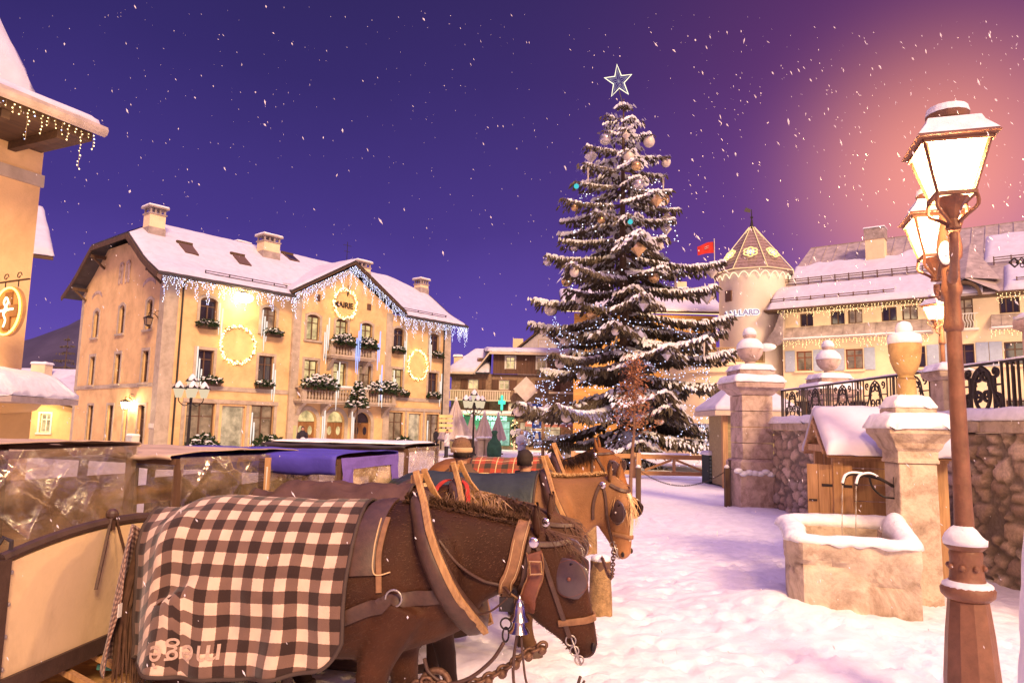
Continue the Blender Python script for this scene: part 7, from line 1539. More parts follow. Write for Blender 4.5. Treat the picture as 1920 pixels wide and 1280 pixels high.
        q = hs((2.345, .855), sg=sg)[0] + Vector((0, sg * .012, 0)); s = MB(); s.tube(ring3(q, .026, (1, 0, 0), (0, 0, 1)), .005, 6, loop=True); s.tube(ring3(q + Vector((.02, 0, -.05)), .022, (1, 0, 0), (0, 0, 1)), .005, 6, loop=True); s.tube(ring3(q + Vector((.045, 0, -.095)), .022, (1, 0, 0), (0, 0, 1)), .0045, 6, loop=True); s.tube([q + Vector((.0, 0, .02)), q + Vector((.03, 0, -.06)), q + Vector((.055, 0, -.12))], .006, 6); s.build('bit', STEEL, root, smooth=True)
    for nm, (f, b), w_ in (('noseband', ((2.46, .965), (2.28, .93)), .034), ('browband', ((2.335, 1.365), (2.15, 1.345)), .03)):
        F_, B_ = pose((f[0], 0, f[1]), 1, True), pose((b[0], 0, b[1]), 1, True); pts = [near(bv, B_ + Vector((0, -.13, 0)))[0], near(bv, F_.lerp(B_, .4) + Vector((0, -.12, 0)))[0], near(bv, F_ + Vector((.02, -.04, 0)))[0], near(bv, F_ + Vector((.03, 0, .0)))[0], near(bv, F_ + Vector((.02, .04, 0)))[0], near(bv, F_.lerp(B_, .4) + Vector((0, .12, 0)))[0], near(bv, B_ + Vector((0, .13, 0)))[0]]
        strap(root, nm, bv, pts, w_, LEATHERB if nm == 'noseband' else LEATHER, off=.007)
yaw_of = {}
WINK = mat('winker_leather', (.075, .045, .045), rough=.32, var=.3, scale=9, bump=.12, bscale=60, spec=.6, coat=.3)
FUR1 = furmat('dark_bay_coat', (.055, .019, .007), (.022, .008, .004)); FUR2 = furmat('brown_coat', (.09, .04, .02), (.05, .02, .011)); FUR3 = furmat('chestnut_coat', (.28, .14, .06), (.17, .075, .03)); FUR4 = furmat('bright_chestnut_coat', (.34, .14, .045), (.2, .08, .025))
MANE1 = mat('dark_mane', (.12, .06, .035), var=.4, scale=20, bump=0); MANEB = mat('flaxen_mane', (.62, .4, .2), var=.35, scale=20, bump=0); MANED = mat('black_brown_mane', (.05, .025, .015), var=.4, scale=20, bump=0)
r_ = random.Random(12)
def coat(root, fur, n, L, seed, dirv=(-1, 0, -.55)):
    body = next(c for c in root.children if c.name.startswith('body')); me = body.data; rr = random.Random(seed); ar = []; a = 0
    for p in me.polygons: a += p.area; ar.append(a)
    import bisect
    mb = MB(); D = Vector(dirv)
    for _ in range(n):
        p = me.polygons[bisect.bisect(ar, rr.random() * a)]; nn = p.normal; c = p.center; d = D - nn * D.dot(nn) + nn * rr.uniform(.1, .35) + Vector((rr.gauss(0, .15), rr.gauss(0, .15), rr.gauss(0, .15))); d.normalize(); sd = d.cross(nn).normalized() * .0024; l = L * rr.uniform(.5, 1.3); q = c + Vector((rr.uniform(-.008, .008), 0, rr.uniform(-.008, .008))) - nn * .002
        mb.poly([q - sd, q + d * l, q + sd])
    mb.build('coat_hair', fur, root)
# --- nearest horse, head lowered
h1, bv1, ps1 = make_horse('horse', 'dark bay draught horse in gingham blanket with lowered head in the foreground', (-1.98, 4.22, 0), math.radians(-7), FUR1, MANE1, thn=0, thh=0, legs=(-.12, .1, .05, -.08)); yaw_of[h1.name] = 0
harness(h1, bv1, ps1, HAME, True); coat(h1, mat('bay_winter_hair', (.085, .036, .018), var=.5, scale=5, bump=0), 30000, .02, 5)
crest = [near(bv1, Vector((1.40 + .085 * k, 0, 1.75)))[0] for k in range(10)]; mb = MB(); hair(mb, crest, [Vector((.25, -.15, .9))] * 10, 1500, .055, r_, .0035, .008); hair(mb, [p + Vector((0, -.03, -.015)) for p in crest], [Vector((.2, -.8, .5))] * 10, 900, .05, r_, .0035, .01)
fb = [near(bv1, ps1(q, 1, True))[0] for q in ((2.17, 0, 1.46), (2.24, 0, 1.45), (2.3, 0, 1.42))]; hair(mb, fb, [Vector((.55, -.1, -.55))] * 3, 170, .17, r_, .003, .025); hair(mb, fb, [Vector((.35, -.5, -.6))] * 3, 60, .12, r_, .003, .02); mb.build('mane', MANE1, h1)
GING = gingham('brown_gingham_wool', (.72, .52, .38), (.19, .11, .08), (.04, .022, .017)); BIND = mat('dark_binding', (.07, .045, .035), rough=.8)
fr = lambda u: .655 + .10 * max(0, (u - .55) / .45) ** 1.5 + (.11 * max(0, (u - .9) / .1) ** 2)
rug1, rmb = rug('gingham_blanket', 'brown and cream gingham wool blanket over the dark bay horse', h1, bv1, GING, BIND, t0=-.06, t1=1.22, hem_near=fr, hem_far=fr, cell=.122, fold=.03, seed=4, ridge=.012)
rv = BVHTree.FromPolygons([Vector(v) for v in rmb.v], rmb.f)
me = text_mesh('megè', .16, .0, bold=.001, spacing=1.12); dg_ = []
EMB = mat('cream_embroidery', (.6, .42, .32), rough=.9, scale=60, bump=.5, bscale=200)
import bmesh
bm = bmesh.new(); bm.from_mesh(me); bmesh.ops.triangulate(bm, faces=bm.faces); bmesh.ops.subdivide_edges(bm, edges=bm.edges, cuts=2, use_grid_fill=True)
for v in bm.verts:
    t, z = .40 - v.co.x, .765 - v.co.y - .05 * v.co.x; h = rv.ray_cast(Vector((t, -1.5, z)), Vector((0, 1, 0))); v.co = Vector((t, (h[0].y if h[0] is not None else -.38) - .009, z))
bm.to_mesh(me); bm.free(); me.materials.clear(); me.materials.append(EMB); eo = bpy.data.objects.new('lettering', me); COL.objects.link(eo); eo.parent = rug1
# finer-checked under-rug hanging behind the rump
UND = gingham('fine_check_lining', (.42, .27, .2), (.2, .1, .07), (.07, .03, .025)); mb = MB()
def ur(u, v): a = -PI / 2 + .15 + u * 1.7; z = 1.33 - v * .72; f = .012 * math.sin(v * 9 + u * 14); return Vector((-.04 - .10 * math.cos(a) * (1 + .3 * v) - f - .04 * v, .22 * math.sin(a) * (1 + .35 * v), z - .03 * math.sin(u * 9)))
mb.grid(ur, 30, 40, uvf=lambda u, v: (u * 14, v * 26)); k = mb.build('under_rug', UND, rug1, smooth=True, solid=.006)
mb = MB(); mb.box(-.05, -.046, -.3, -.27, .9, .97); mb.build('care_tag', FRAMEW, rug1)
# broad stitched halter strap, bells, bit, reins on the nearest horse
q = [near(bv1, Vector(p))[0] for p in ((2.09, .1, 1.5), (2.10, -.06, 1.5), (2.08, -.2, 1.38), (2.06, -.25, 1.24), (2.04, -.25, 1.14), (2.02, -.2, 1.08))]; st, Q = strap(h1, 'halter_strap', bv1, q + [Vector((2.015, -.13, 1.0)), Vector((2.01, -.13, .96))], .072, LEATHERB, th=.01, off=.012)
mb = MB()
for o_ in (-.026, .026):
    for sgn in (0,): mb.tube([p + n * .013 + Vector((o_, 0, o_ * .15)) for p, n in Q[6:-10]], .0022, 4)
mb.build('stitching', STITCH, st)
b0 = Vector((2.01, -.13, .955)); mb = MB(); mb.box(1.975, 2.05, -.155, -.132, 1.0, 1.07); mb.tube(ring3(b0 + Vector((0, 0, -.02)), .028, (1, 0, 0), (0, 0, 1)), .005, 6, loop=True); mb.tube(ring3(b0 + Vector((0, 0, -.075)), .03, (.5, .3, 0), (0, 0, 1.2)), .005, 6, loop=True); mb.build('buckle', IRONP, st)
q = [near(bv1, Vector(p))[0] for p in ((2.17, -.2, 1.30), (2.15, -.2, 1.2), (2.12, -.2, 1.11))] + [Vector((2.10, -.17, 1.03)), Vector((2.09, -.15, .97))]; st, Q = strap(h1, 'bell_strap', bv1, q, .085, LEATHER2, th=.012, off=.016)
mb = MB(); mb.tube([p + n * .016 + Vector((-.04, 0, 0)) for p, n in Q], .0035, 5); mb.tube([p + n * .016 + Vector((.04, 0, 0)) for p, n in Q], .0035, 5); mb.build('piping', LEATHERB, st); mb = MB()
for cx in (2.16,): mb.tube([Vector((cx + x, -.165, 1.23 + z)) for x, z in ((-.03, .03), (.03, .03), (.035, -.03), (-.025, -.035))], .006, 6, loop=True)
mb.build('buckle', BRASS, st)
for zz, k in ((1.045, 1.0), (.985, 1.0)):
    mb = MB(); mb.lathe([(.006, .05), (.01, .03), (.024, .02), (.03, -.01), (.036, -.045), (.052, -.068), (.054, -.074), (.044, -.07)], (2.085, -.19, zz), 24); mb.build('bell', CHROME, st, smooth=50)
# loose rein looping under the neck and long reins hanging from the bells
def cord(par, name, pts, r, m_, flat=1.0): mb = MB(); mb.tube(catmull(pts, 8), r, 7, flat=flat); return mb.build(name, m_, par, smooth=True)
S1 = lambda t, z, y=-.2: Vector((t, y, z))
cord(h1, 'rein', [side(bv1, 1.66, 1.36)[0] + Vector((0, -.012, 0)), side(bv1, 1.76, 1.24)[0] + Vector((0, -.012, 0)), side(bv1, 1.88, 1.15)[0] + Vector((0, -.012, 0)), side(bv1, 1.98, 1.12)[0] + Vector((0, -.012, 0)), S1(2.03, 1.09, -.15)], .009, LEATHER)
cord(h1, 'rein', [S1(1.72, 1.02, -.1), S1(1.80, .97, -.12), S1(1.92, .99, -.14), S1(2.02, 1.07, -.15)], .011, LEATHER, .5)
cord(h1, 'rein', [S1(2.08, .92), S1(2.06, .75), S1(2.08, .6), S1(2.15, .5), S1(2.32, .52), S1(2.4, .72)], .008, LEATHER)
cord(h1, 'rein', [S1(2.095, .92), S1(2.11, .78), S1(2.14, .65), S1(2.24, .55), S1(2.33, .56), S1(2.42, .70)], .010, LEATHER, .6)
cord(h1, 'lead_rope', [S1(2.01, .86), S1(1.95, .77), S1(1.84, .68), S1(1.72, .645), S1(1.63, .69), S1(1.6, .76)], .010, LEATHER)
# shaft ring and heavy ball chain in front of the chest
def chain(par, name, pts, R_, r, m_, ball=0):
    P_ = catmull(pts, 30); L = [0]
    for a, b in zip(P_, P_[1:]): L.append(L[-1] + (b - a).length)
    step = R_ * 1.45; mb = MB(); s = 0; i = 0; j = 0
    while s < L[-1]:
        while j < len(L) - 2 and L[j + 1] < s: j += 1
        p = P_[j].lerp(P_[j + 1], (s - L[j]) / max(1e-6, L[j + 1] - L[j])); d = (P_[j + 1] - P_[j]).normalized(); sd = d.cross(Vector((0, 0, 1))).normalized(); sd = sd if i % 2 else d.cross(sd).normalized()
        mb.tube([p + d * R_ * math.cos(a) + sd * R_ * .72 * math.sin(a) for a in np.linspace(0, 2 * PI, 13)[:-1]], r, 6, loop=True)
        if ball and i % 2 == 0: mb.ball(p + Vector((0, 0, -R_ * .7)), ball, 10, 7)
        s += step; i += 1
    return mb.build(name, m_, par, smooth=True)
ch = thing('hitching_chain', 'heavy rusty ball chain with an iron ring hanging before the dark bay horse chest', 'chain', h1.location, h1.rotation_euler.z)
chain(ch, 'links', [S1(1.62, .655, -.22), S1(1.75, .63, -.2), S1(1.88, .65, -.15), S1(2.0, .70, -.1), S1(2.1, .76, -.05), S1(2.2, .80, 0)], .028, .009, RUST, .026)
mb = MB(); c = S1(1.66, .62, -.2); mb.tube([c + Vector((.075 * math.cos(a), .03 * math.sin(a), .075 * math.sin(a))) for a in np.linspace(.2, 5.2, 24)], .018, 8); mb.build('iron_ring', RUST, ch, smooth=True)
for k_, pts in enumerate(([S1(1.56, .62, -.2), S1(1.53, .52, -.2), S1(1.56, .40, -.18)], [S1(1.60, .58, -.18), S1(1.60, .48, -.2), S1(1.64, .36, -.18)])): chain(ch, 'hanging_links', pts, .03, .01, RUST)
# white wear lines on the back pad
pad = [side(bv1, t, z)[0] for t, z in ((1.24, 1.52), (1.24, 1.35), (1.3, 1.15))]; strap(h1, 'back_pad', bv1, [near(bv1, Vector((1.30, 0, 1.7)))[0]] + S_(bv1, (1.29, 1.42), (1.28, 1.3), (1.29, 1.18)), .13, LEATHER, th=.012); strap(h1, 'girth_strap', bv1, S_(bv1, (1.37, 1.45), (1.36, 1.3), (1.37, 1.2), (1.38, 1.1)), .03, LEATHERB); strap(h1, 'pad_edging', bv1, S_(bv1, (1.34, 1.44), (1.335, 1.3), (1.35, 1.19), (1.43, 1.2)), .007, STITCH, off=.016)
# --- second horse, brown with flaxen mane, behind
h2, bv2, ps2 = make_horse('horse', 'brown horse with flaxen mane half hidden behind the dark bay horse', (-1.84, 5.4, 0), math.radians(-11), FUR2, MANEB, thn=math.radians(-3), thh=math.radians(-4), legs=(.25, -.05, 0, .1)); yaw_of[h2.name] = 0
harness(h2, bv2, ps2, HAME)
crest = [near(bv2, Vector((1.5 + .08 * k, -.02, 1.75)))[0] for k in range(9)]; mb = MB(); hair(mb, crest[:6], [Vector((.05, -.75, -.35))] * 6, 700, .26, r_, .006, .02); mb.build('mane', MANEB, h2); mb = MB(); hair(mb, crest[4:], [Vector((.1, -.7, -.3))] * 5, 500, .2, r_, .006, .02); fb = [near(bv2, ps2(q, 1, True))[0] for q in ((2.17, 0, 1.46), (2.3, 0, 1.42))]; hair(mb, fb, [Vector((.5, 0, -.6))] * 2, 200, .2, r_, .005, .03); mb.build('forelock', MANE1, h2)
TARPB = mat('brown_oilcloth', (.10, .05, .03), rough=.55, var=.3, scale=4, bump=.4, bscale=8, bdist=.03); hm_ = lambda u: .95
rug('brown_tarpaulin', 'dark brown oilcloth rug over the horse with flaxen mane', h2, bv2, TARPB, BIND, t0=-.06, t1=1.2, hem_near=hm_, hem_far=hm_, seed=9, fold=.03, ridge=.05, nu=50, nv=60)
mb = MB()
for sg, m_ in ((-1, 0), (1, 0)): pass
strap(h2, 'red_strap', bv2, [near(bv2, Vector(p))[0] for p in ((1.44, .05, 1.7), (1.40, -.12, 1.55), (1.38, -.3, 1.42))], .03, mat('red_webbing', (.4, .03, .02)), off=.03)
strap(h2, 'red_strap', bv2, [near(bv2, Vector(p))[0] for p in ((1.50, .05, 1.7), (1.6, -.12, 1.55), (1.66, -.3, 1.42))], .03, mat('red_webbing', (.4, .03, .02)), off=.05)
# --- third horse, chestnut with pale blaze
h3, bv3, ps3 = make_horse('horse', 'chestnut horse with white blaze and upright neck under a dark green tarpaulin', (-1.14, 6.82, 0), math.radians(-13), FUR3, MANEB, thn=math.radians(14), thh=math.radians(-32), yaw=-.5, legs=(.05, -.1, .1, -.05)); yaw_of[h3.name] = -.3
harness(h3, bv3, ps3, HAME); coat(h3, FUR3, 9000, .016, 8)
crest = [near(bv3, ps3((1.5 + .08 * k, 0, 1.62), min(1, .1 + .12 * k)))[0] for k in range(9)]; mb = MB(); hair(mb, crest, [Vector((.2, -.3, .8))] * 9, 900, .05, r_, .004, .01); fb = [near(bv3, ps3(q, 1, True))[0] for q in ((2.2, 0, 1.44), (2.3, 0, 1.40), (2.38, 0, 1.3))]; hair(mb, fb, [(ps3((2.48, -.02, 1.0), 1, True) - ps3((2.36, 0, 1.36), 1, True)).normalized()] * 3, 260, .24, r_, .0035, .02); mb.build('mane', MANEB, h3)
TARPG = mat('dark_green_tarpaulin', (.03, .04, .04), rough=.5, var=.35, scale=3, bump=.4, bscale=7, bdist=.03, snow=.075); hm3 = lambda u: .95 - .1 * u
rug('green_tarpaulin', 'snow-dusted dark green tarpaulin over the chestnut horse with white blaze', h3, bv3, TARPG, BIND, t0=-.08, t1=1.45, hem_near=hm3, hem_far=hm3, seed=14, fold=.02, ridge=.03, nu=50, nv=60)
strap(h3, 'blaze', bv3, [near(bv3, ps3(q, 1, True))[0] for q in ((2.36, 0, 1.36), (2.44, 0, 1.2), (2.48, 0, 1.05), (2.5, 0, .95))], .05, mat('white_blaze_hair', (.75, .6, .45), bump=.4, bscale=120), th=.003, off=.001)
chain(ch, 'muzzle_links', [Vector((1.0, 0, 0))] * 2, .02, .005, RUST) if False else None
k = thing('lead_chain', 'thin lead chain from the chestnut horse bit down to the tether stump', 'chain', (0, 0, 0)); M3 = Matrix.Translation(h3.location) @ Matrix.Rotation(h3.rotation_euler.z, 4, 'Z'); q = M3 @ ps3((2.36, -.06, .82), 1, True); chain(k, 'links', [q, q + Vector((.02, .3, -.3)), Vector((1.0, 7.74, .6))], .022, .006, RUST)
# --- fourth horse
h4, bv4, ps4 = make_horse('horse', 'bright chestnut horse with dark mane and tartan rug, farthest of the sleigh horses', (-1.0, 8.95, 0), math.radians(-9), FUR4, MANED, thn=math.radians(29), thh=math.radians(-24), yaw=-.25); yaw_of[h4.name] = -.3; h4.scale = (1.04,) * 3
harness(h4, bv4, ps4, HAME)
crest = [near(bv4, ps4((1.5 + .08 * k, 0, 1.62), min(1, .1 + .12 * k)))[0] for k in range(9)]; mb = MB(); hair(mb, crest, [Vector((.05, -.75, -.4))] * 9, 1100, .2, r_, .006, .02); mb.build('mane', MANED, h4)
TART = gingham('red_tartan_wool', (.36, .06, .03), (.18, .06, .03), (.04, .035, .025), tart=True); hm4 = lambda u: 1.05
o_, _ = rug('tartan_rug', 'red tartan rug over the farthest chestnut horse', h4, bv4, TART, BIND, t0=.55, t1=1.38, hem_near=hm4, hem_far=hm4, seed=19, fold=.02, cell=.2, ridge=.03, nu=40, nv=50); o_.scale = (1.04,) * 3
strap(h4, 'crupper_strap', bv4, S_(bv4, (.42, 1.5), (.42, 1.3), (.44, 1.1)), .035, LEATHER)
# ------------------------------------------------------------------ sleighs
CREAM = mat('cream_sleigh_panel', (.74, .54, .31), rough=.55, var=.12, scale=1.4, bump=.12, bscale=60, grime=.45); SLWOOD = wood('golden_sleigh_wood', (.6, .36, .14), (.42, .22, .08), axis=0, scale=7); DKM = mat('dark_brown_frame', (.07, .04, .03), rough=.5, var=.3, scale=9, bump=.2)
PLAST = clear_plastic('crinkled_clear_plastic', gl=.22, sc_=2.6, op=.1); PLAST2 = clear_plastic('scuffed_window_plastic', (.9, .85, .8), .14, 6, .22); BLUEC = mat('blue_canvas', (.07, .055, .42), rough=.65, var=.2, scale=3, bump=.35, bscale=9, bdist=.02, snow=.1); PURP = mat('violet_canvas_front', (.17, .11, .48), rough=.65, var=.18, scale=3, bump=.4, bscale=8, bdist=.03); BROWNC = mat('snowy_tan_canopy', (.55, .41, .3), rough=.6, var=.3, scale=3, bump=.35, bscale=9, bdist=.02, snow=.14)
APRON = mat('snowy_cream_apron', (.66, .5, .34), rough=.6, var=.2, scale=4, bump=.5, bscale=10, bdist=.03, snow=.12); BLACKA = mat('black_oilskin_apron', (.03, .022, .025), rough=.4, var=.3, scale=5, bump=.4, bscale=9, bdist=.03)
def sleigh(label, loc, rz, canopy, front, apron, side_drop=.0, ztop=1.8, W=.72, dash_z=1.30, wx=-.5, dash=True, brush=False):
    o = thing('horse_sleigh', label, 'sleigh', loc, rz); B = -2.3
    if dash:
        arch = lambda y: dash_z + .075 * (1 - (y / W) ** 2); n = 16
        s = MB(); ys = np.linspace(-W + .04, W - .04, n); s.prism([(0, -W + .04, .70)] + [(0, W - .04, .70)] + [(0, y, arch(y) - .03) for y in ys[::-1]], (-.03, 0, 0)); d = s.build('dash_panel', CREAM, o)
        s = MB(); ys = np.linspace(-W, W, 20); P_ = [(-.015, y, arch(y)) for y in ys]; s.tube(P_, .03, 8); s.beam((-.015, -W, .60), (-.015, -W, arch(W)), .07, .07); s.beam((-.015, W, .60), (-.015, W, arch(W)), .07, .07); s.beam((-.01, -W, .66), (-.01, W, .66), .06, .09); s.build('dash_frame', DKM, d)
        s = MB()
        for y in (-W - .05, W + .05): s.tube([(0, y, .95), (0, y, 1.2), (0, y + .0, 1.33), (.02, y * .98, 1.38), (.05, y * .96, 1.36), (.05, y * .96, 1.32)], .011, 6); 
        s.build('rein_hook', IRONP, d); s = MB()
        for z in (.75, .9, 1.05, 1.2):
            for y in (-W + .055, W - .055): s.ball((.004, y, z), .012, 8, 5)
        s.build('rivets', STEEL, d); s = MB(); s.ball((.0, 0, dash_z + .12), .035, 10, 7); s.beam((0, 0, dash_z + .03), (0, 0, dash_z + .12), .03, .03); s.beam((.01, -.02, dash_z + .1), (.05, -.16, 1.0), .016, .01); s.beam((.01, .02, dash_z + .1), (.06, .12, 1.05), .016, .01); s.build('rein_knot', LEATHER, d)
        s = MB(); s.tube(ring3((.03, .1, .68), .05, (0, 1, 0), (0, 0, 1), 12), .012, 6, loop=True); s.build('tow_eye', IRONP, d)
    s = MB()
    for sg in (-1, 1): s.box(B, wx + .35, sg * W - .02, sg * W + .02, .42, 1.0); s.box(B, wx + .35, sg * W - .035, sg * W + .035, 1.0, 1.08)
    s.box(B, wx + .35, -W, W, .38, .42); s.box(B, B + .04, -W + .02, W - .02, .42, 1.2); s.build('body', SLWOOD, o)
    s = MB()
    for sg in (-1, 1): s.box(wx + .352, -.02, sg * W - .02, sg * W + .02, .45, .98); s.box(wx + .352, -.02, sg * W - .04, sg * W + .04, .98, 1.05)
    s.build('side_panel', CREAM, o)
    for sg in (-1, 1):
        s = MB(); s.tube(catmull([(B - .1, sg * W * .85, .06), (-1.2, sg * W * .85, .05), (.1, sg * W * .85, .06), (.42, sg * W * .85, .22), (.38, sg * W * .85, .48), (.2, sg * W * .85, .55)], 8), .035, 8)
        for x in (-1.9, -1.0, -.2): s.beam((x, sg * W * .85, .06), (x, sg * W * .7, .4), .05, .05)
        s.build('runner', DKM, o, smooth=True)
    s = MB(); s.beam((.2, -W * .85, .5), (.2, W * .85, .5), .06, .06)
    for y in np.linspace(-.5, .5, 5): s.beam((-.1, y, .62), (.22, y * 1.05, .5), .04, .03)
    s.build('front_bars', HAME, o); s = MB(); s.box(-.05, .18, .05, .5, .50, .53); s.build('teal_step', mat('teal_painted_step', (.1, .33, .26)), o)
    s = MB(); s.lathe([(.045, 0), (.08, .02), (.085, .09), (.06, .12), (.05, .125)], n=16); R_ = Matrix.Rotation(PI / 2, 4, 'Y'); s.v = [tuple(R_ @ Vector(v) + Vector((-.05, -W - .27, .97))) for v in s.v]; s.tube([(-.06, -W - .03, .9), (-.06, -W - .2, .95), (-.05, -W - .27, .97)], .02, 6); s.build('hub_knob', FRAMEW, o, smooth=40)
    # seats
    s = MB(); s.box(-1.35, -.95, -W + .05, W - .05, .8, .86); s.box(-2.2, -1.8, -W + .05, W - .05, .8, .86); s.box(-1.42, -1.36, -W + .05, W - .05, 1.28, 1.42); s.box(-2.25, -2.2, -W + .05, W - .05, .9, 1.45)
    for y in (-.45, .45): s.box(-1.42, -1.37, y - .03, y + .03, .86, 1.28)
    s.build('seat', PLANKX, o); s = MB()
    for k in range(14): s.ball((-1.15 + rl.uniform(-.15, .15), rl.uniform(-.55, .55), .9), (.2, .2, .07), 8, 5)
    s.build('seat_fleece', mat('brown_fleece', (.42, .27, .16), var=.4, scale=9, bump=.8, bscale=40), o, smooth=True)
    # canopy
    s = MB()
    for x in (wx, -1.4, B + .05):
        for sg in (-1, 1): s.beam((x, sg * W, .9), (x, sg * (W - .02), ztop - .03), .045, .045)
        s.beam((x, -W, ztop - .05), (x, W, ztop - .05), .04, .04)
    for sg in (-1, 1): s.beam((B, sg * W, ztop - .05), (wx, sg * W, ztop - .05), .04, .04)
    s.build('canopy_frame', FRAMEB, o)
    def roof(u, v):
        x = B - .06 + (wx - B + .07) * u; a = (v - .5) * 2; w_ = W + .06; edge = .02
        if abs(a) < .72: y = a / .72 * w_; z = ztop + .02 * (1 - (a / .72) ** 2)
        else: q = (abs(a) - .72) / .28; y = math.copysign(w_ + .015 * math.sin(q * PI), a); z = ztop - (.03 + side_drop) * q
        return (x, y + .01 * nz(x * 5, z * 9), z - .012 * math.sin(u * PI * 3) ** 2 + .008 * nz(x * 7, y * 7))
    s = MB(); s.grid(roof, 40, 36); cn = s.build('canopy', canopy, o, smooth=True, solid=.006)
    if not dash: s = MB(); snow_quad(s, (B, -W + .06, ztop + .02), (wx - .05, -W + .06, ztop + .02), (wx - .05, W, ztop + .02), (B, W, ztop + .02), .02, 24, 10, .12, lump=.9); s.build('roof_snow', SNOW, cn, smooth=True)
    def wrinkle(y, z, k=1): return k * (.022 * fbm(y * 3, z * 3, 2) + .012 * (1 - abs(math.sin(y * 6 + z * 9 + 2 * nz(y, z, 4)))) ** 3 + .012 * (1 - abs(math.sin(y * 8 - z * 6 + 2 * nz(z, y, 7)))) ** 4 + .012 * math.sin(y * 13 + 4 * z + 3 * nz(y * 2, z * 2)) * (1.85 - z))
    zb = 1.08
    def ws(u, v): y = -W + 2 * W * u; z = zb + (ztop - .02 - zb) * v; return (wx + .03 + wrinkle(y, z) + .05 * (1 - v), y, z)
    if front == 'clear':
        s = MB(); s.grid(ws, 90, 60); wd = s.build('windscreen', PLAST, o, smooth=True)
    else:
        s = MB(); g = [ws]; fr_ = [(0, 1, 0, .26), (0, 1, .84, 1), (0, .16, .26, .84), (.84, 1, .26, .84)]
        for a, b, c, d in fr_: s.grid(lambda u, v: ws(a + (b - a) * u, c + (d - c) * v), 12, 12)
        wd = s.build('windscreen', front, o, smooth=True); s = MB(); s.grid(lambda u, v: Vector(ws(.15 + .7 * u, .25 + .6 * v)) - Vector((.006, 0, 0)), 20, 12); s.build('window', PLAST2, wd, smooth=True)
        s = MB()
        for y in (-.5, 0, .5): q = Vector(ws(.5 + y / 2 / W * .9, .1)); s.obox(q + Vector((.012, 0, 0)), (.004, 0, 0), (0, .04, 0), (0, 0, .035))
        s.build('strap_patches', LEATHERB, wd)
    for sg in (-1, 1):
        s = MB(); s.grid(lambda u, v: (B + .05 + (wx - B - .05) * u, sg * (W + .015 + .02 * fbm(u * 7, v * 4, 5) + .01 * math.sin(u * 30 + v * 3) * (1 - v)), 1.05 + (ztop - .06 - 1.05) * v), 44, 16); s.build('side_curtain', PLAST, o, smooth=True)
    # apron between windscreen and dash
    s = MB(); s.grid(lambda u, v: (wx + .06 + (-.05 - wx - .06) * u, -W + .02 + (2 * W - .04) * v, 1.14 - .16 * u + .05 * fbm(u * 3, v * 5, 3) + .02 * fbm(u * 11, v * 17, 7)), 24, 40); s.build('apron', apron, o, smooth=True)
    if brush:
        k = thing('snow_brush', 'wooden-handled snow brush standing upright before the second sleigh windscreen', 'brush', (0, 0, 0)); M_ = Matrix.Translation(loc) @ Matrix.Rotation(rz, 4, 'Z'); q = M_ @ Vector((wx + .16, .12, 1.12)); k.location = q; s = MB(); s.tube([(0, 0, 0), (0, 0, .3), (.0, 0, .48)], [.014, .016, .018], 8); s.build('handle', FRAMEW, k); s = MB(); s.box(-.02, .02, -.015, .015, .3, .55); s.build('head', PLANK, k); s = MB(); 
        for z in np.arange(.31, .54, .012):
            for x in (-.02, -.032): s.beam((x, -.01, z), (x - .035, rl.uniform(-.012, .012), z), .008, .008)
        s.build('bristles', DKM, k)
    return o
sleigh('cream-panelled sleigh with crinkled clear windscreen hitched to the dark bay horse', (-2.33, 4.28, 0), math.radians(-6), BROWNC, 'clear', APRON, ztop=1.785, W=.78, dash_z=1.27, wx=-.42)
sleigh('sleigh with brown canopy and clear windscreen behind the snow brush', (-1.62, 5.44, 0), math.radians(-20), BROWNC, 'clear', APRON, ztop=1.71, W=.64, dash_z=1.33, wx=-.5, brush=True)
sleigh('blue-canopied sleigh with a violet canvas front and scuffed window', (-.78, 6.28, 0), math.radians(-13.5), BLUEC, PURP, mat('violet_apron', (.14, .1, .36), rough=.6, scale=4, bump=.4, bscale=8, snow=.12), side_drop=.12, ztop=1.69, W=.58, dash_z=1.40, wx=-.48)
sleigh('farthest sleigh with dark canopy and milky plastic sides', (-.55, 8.9, 0), math.radians(-11), mat('black_canopy', (.04, .03, .03), rough=.55, scale=3, bump=.3, bscale=9, snow=.09), 'clear', BLACKA, ztop=1.70, W=.62, dash_z=1.3, wx=-.55, dash=False)
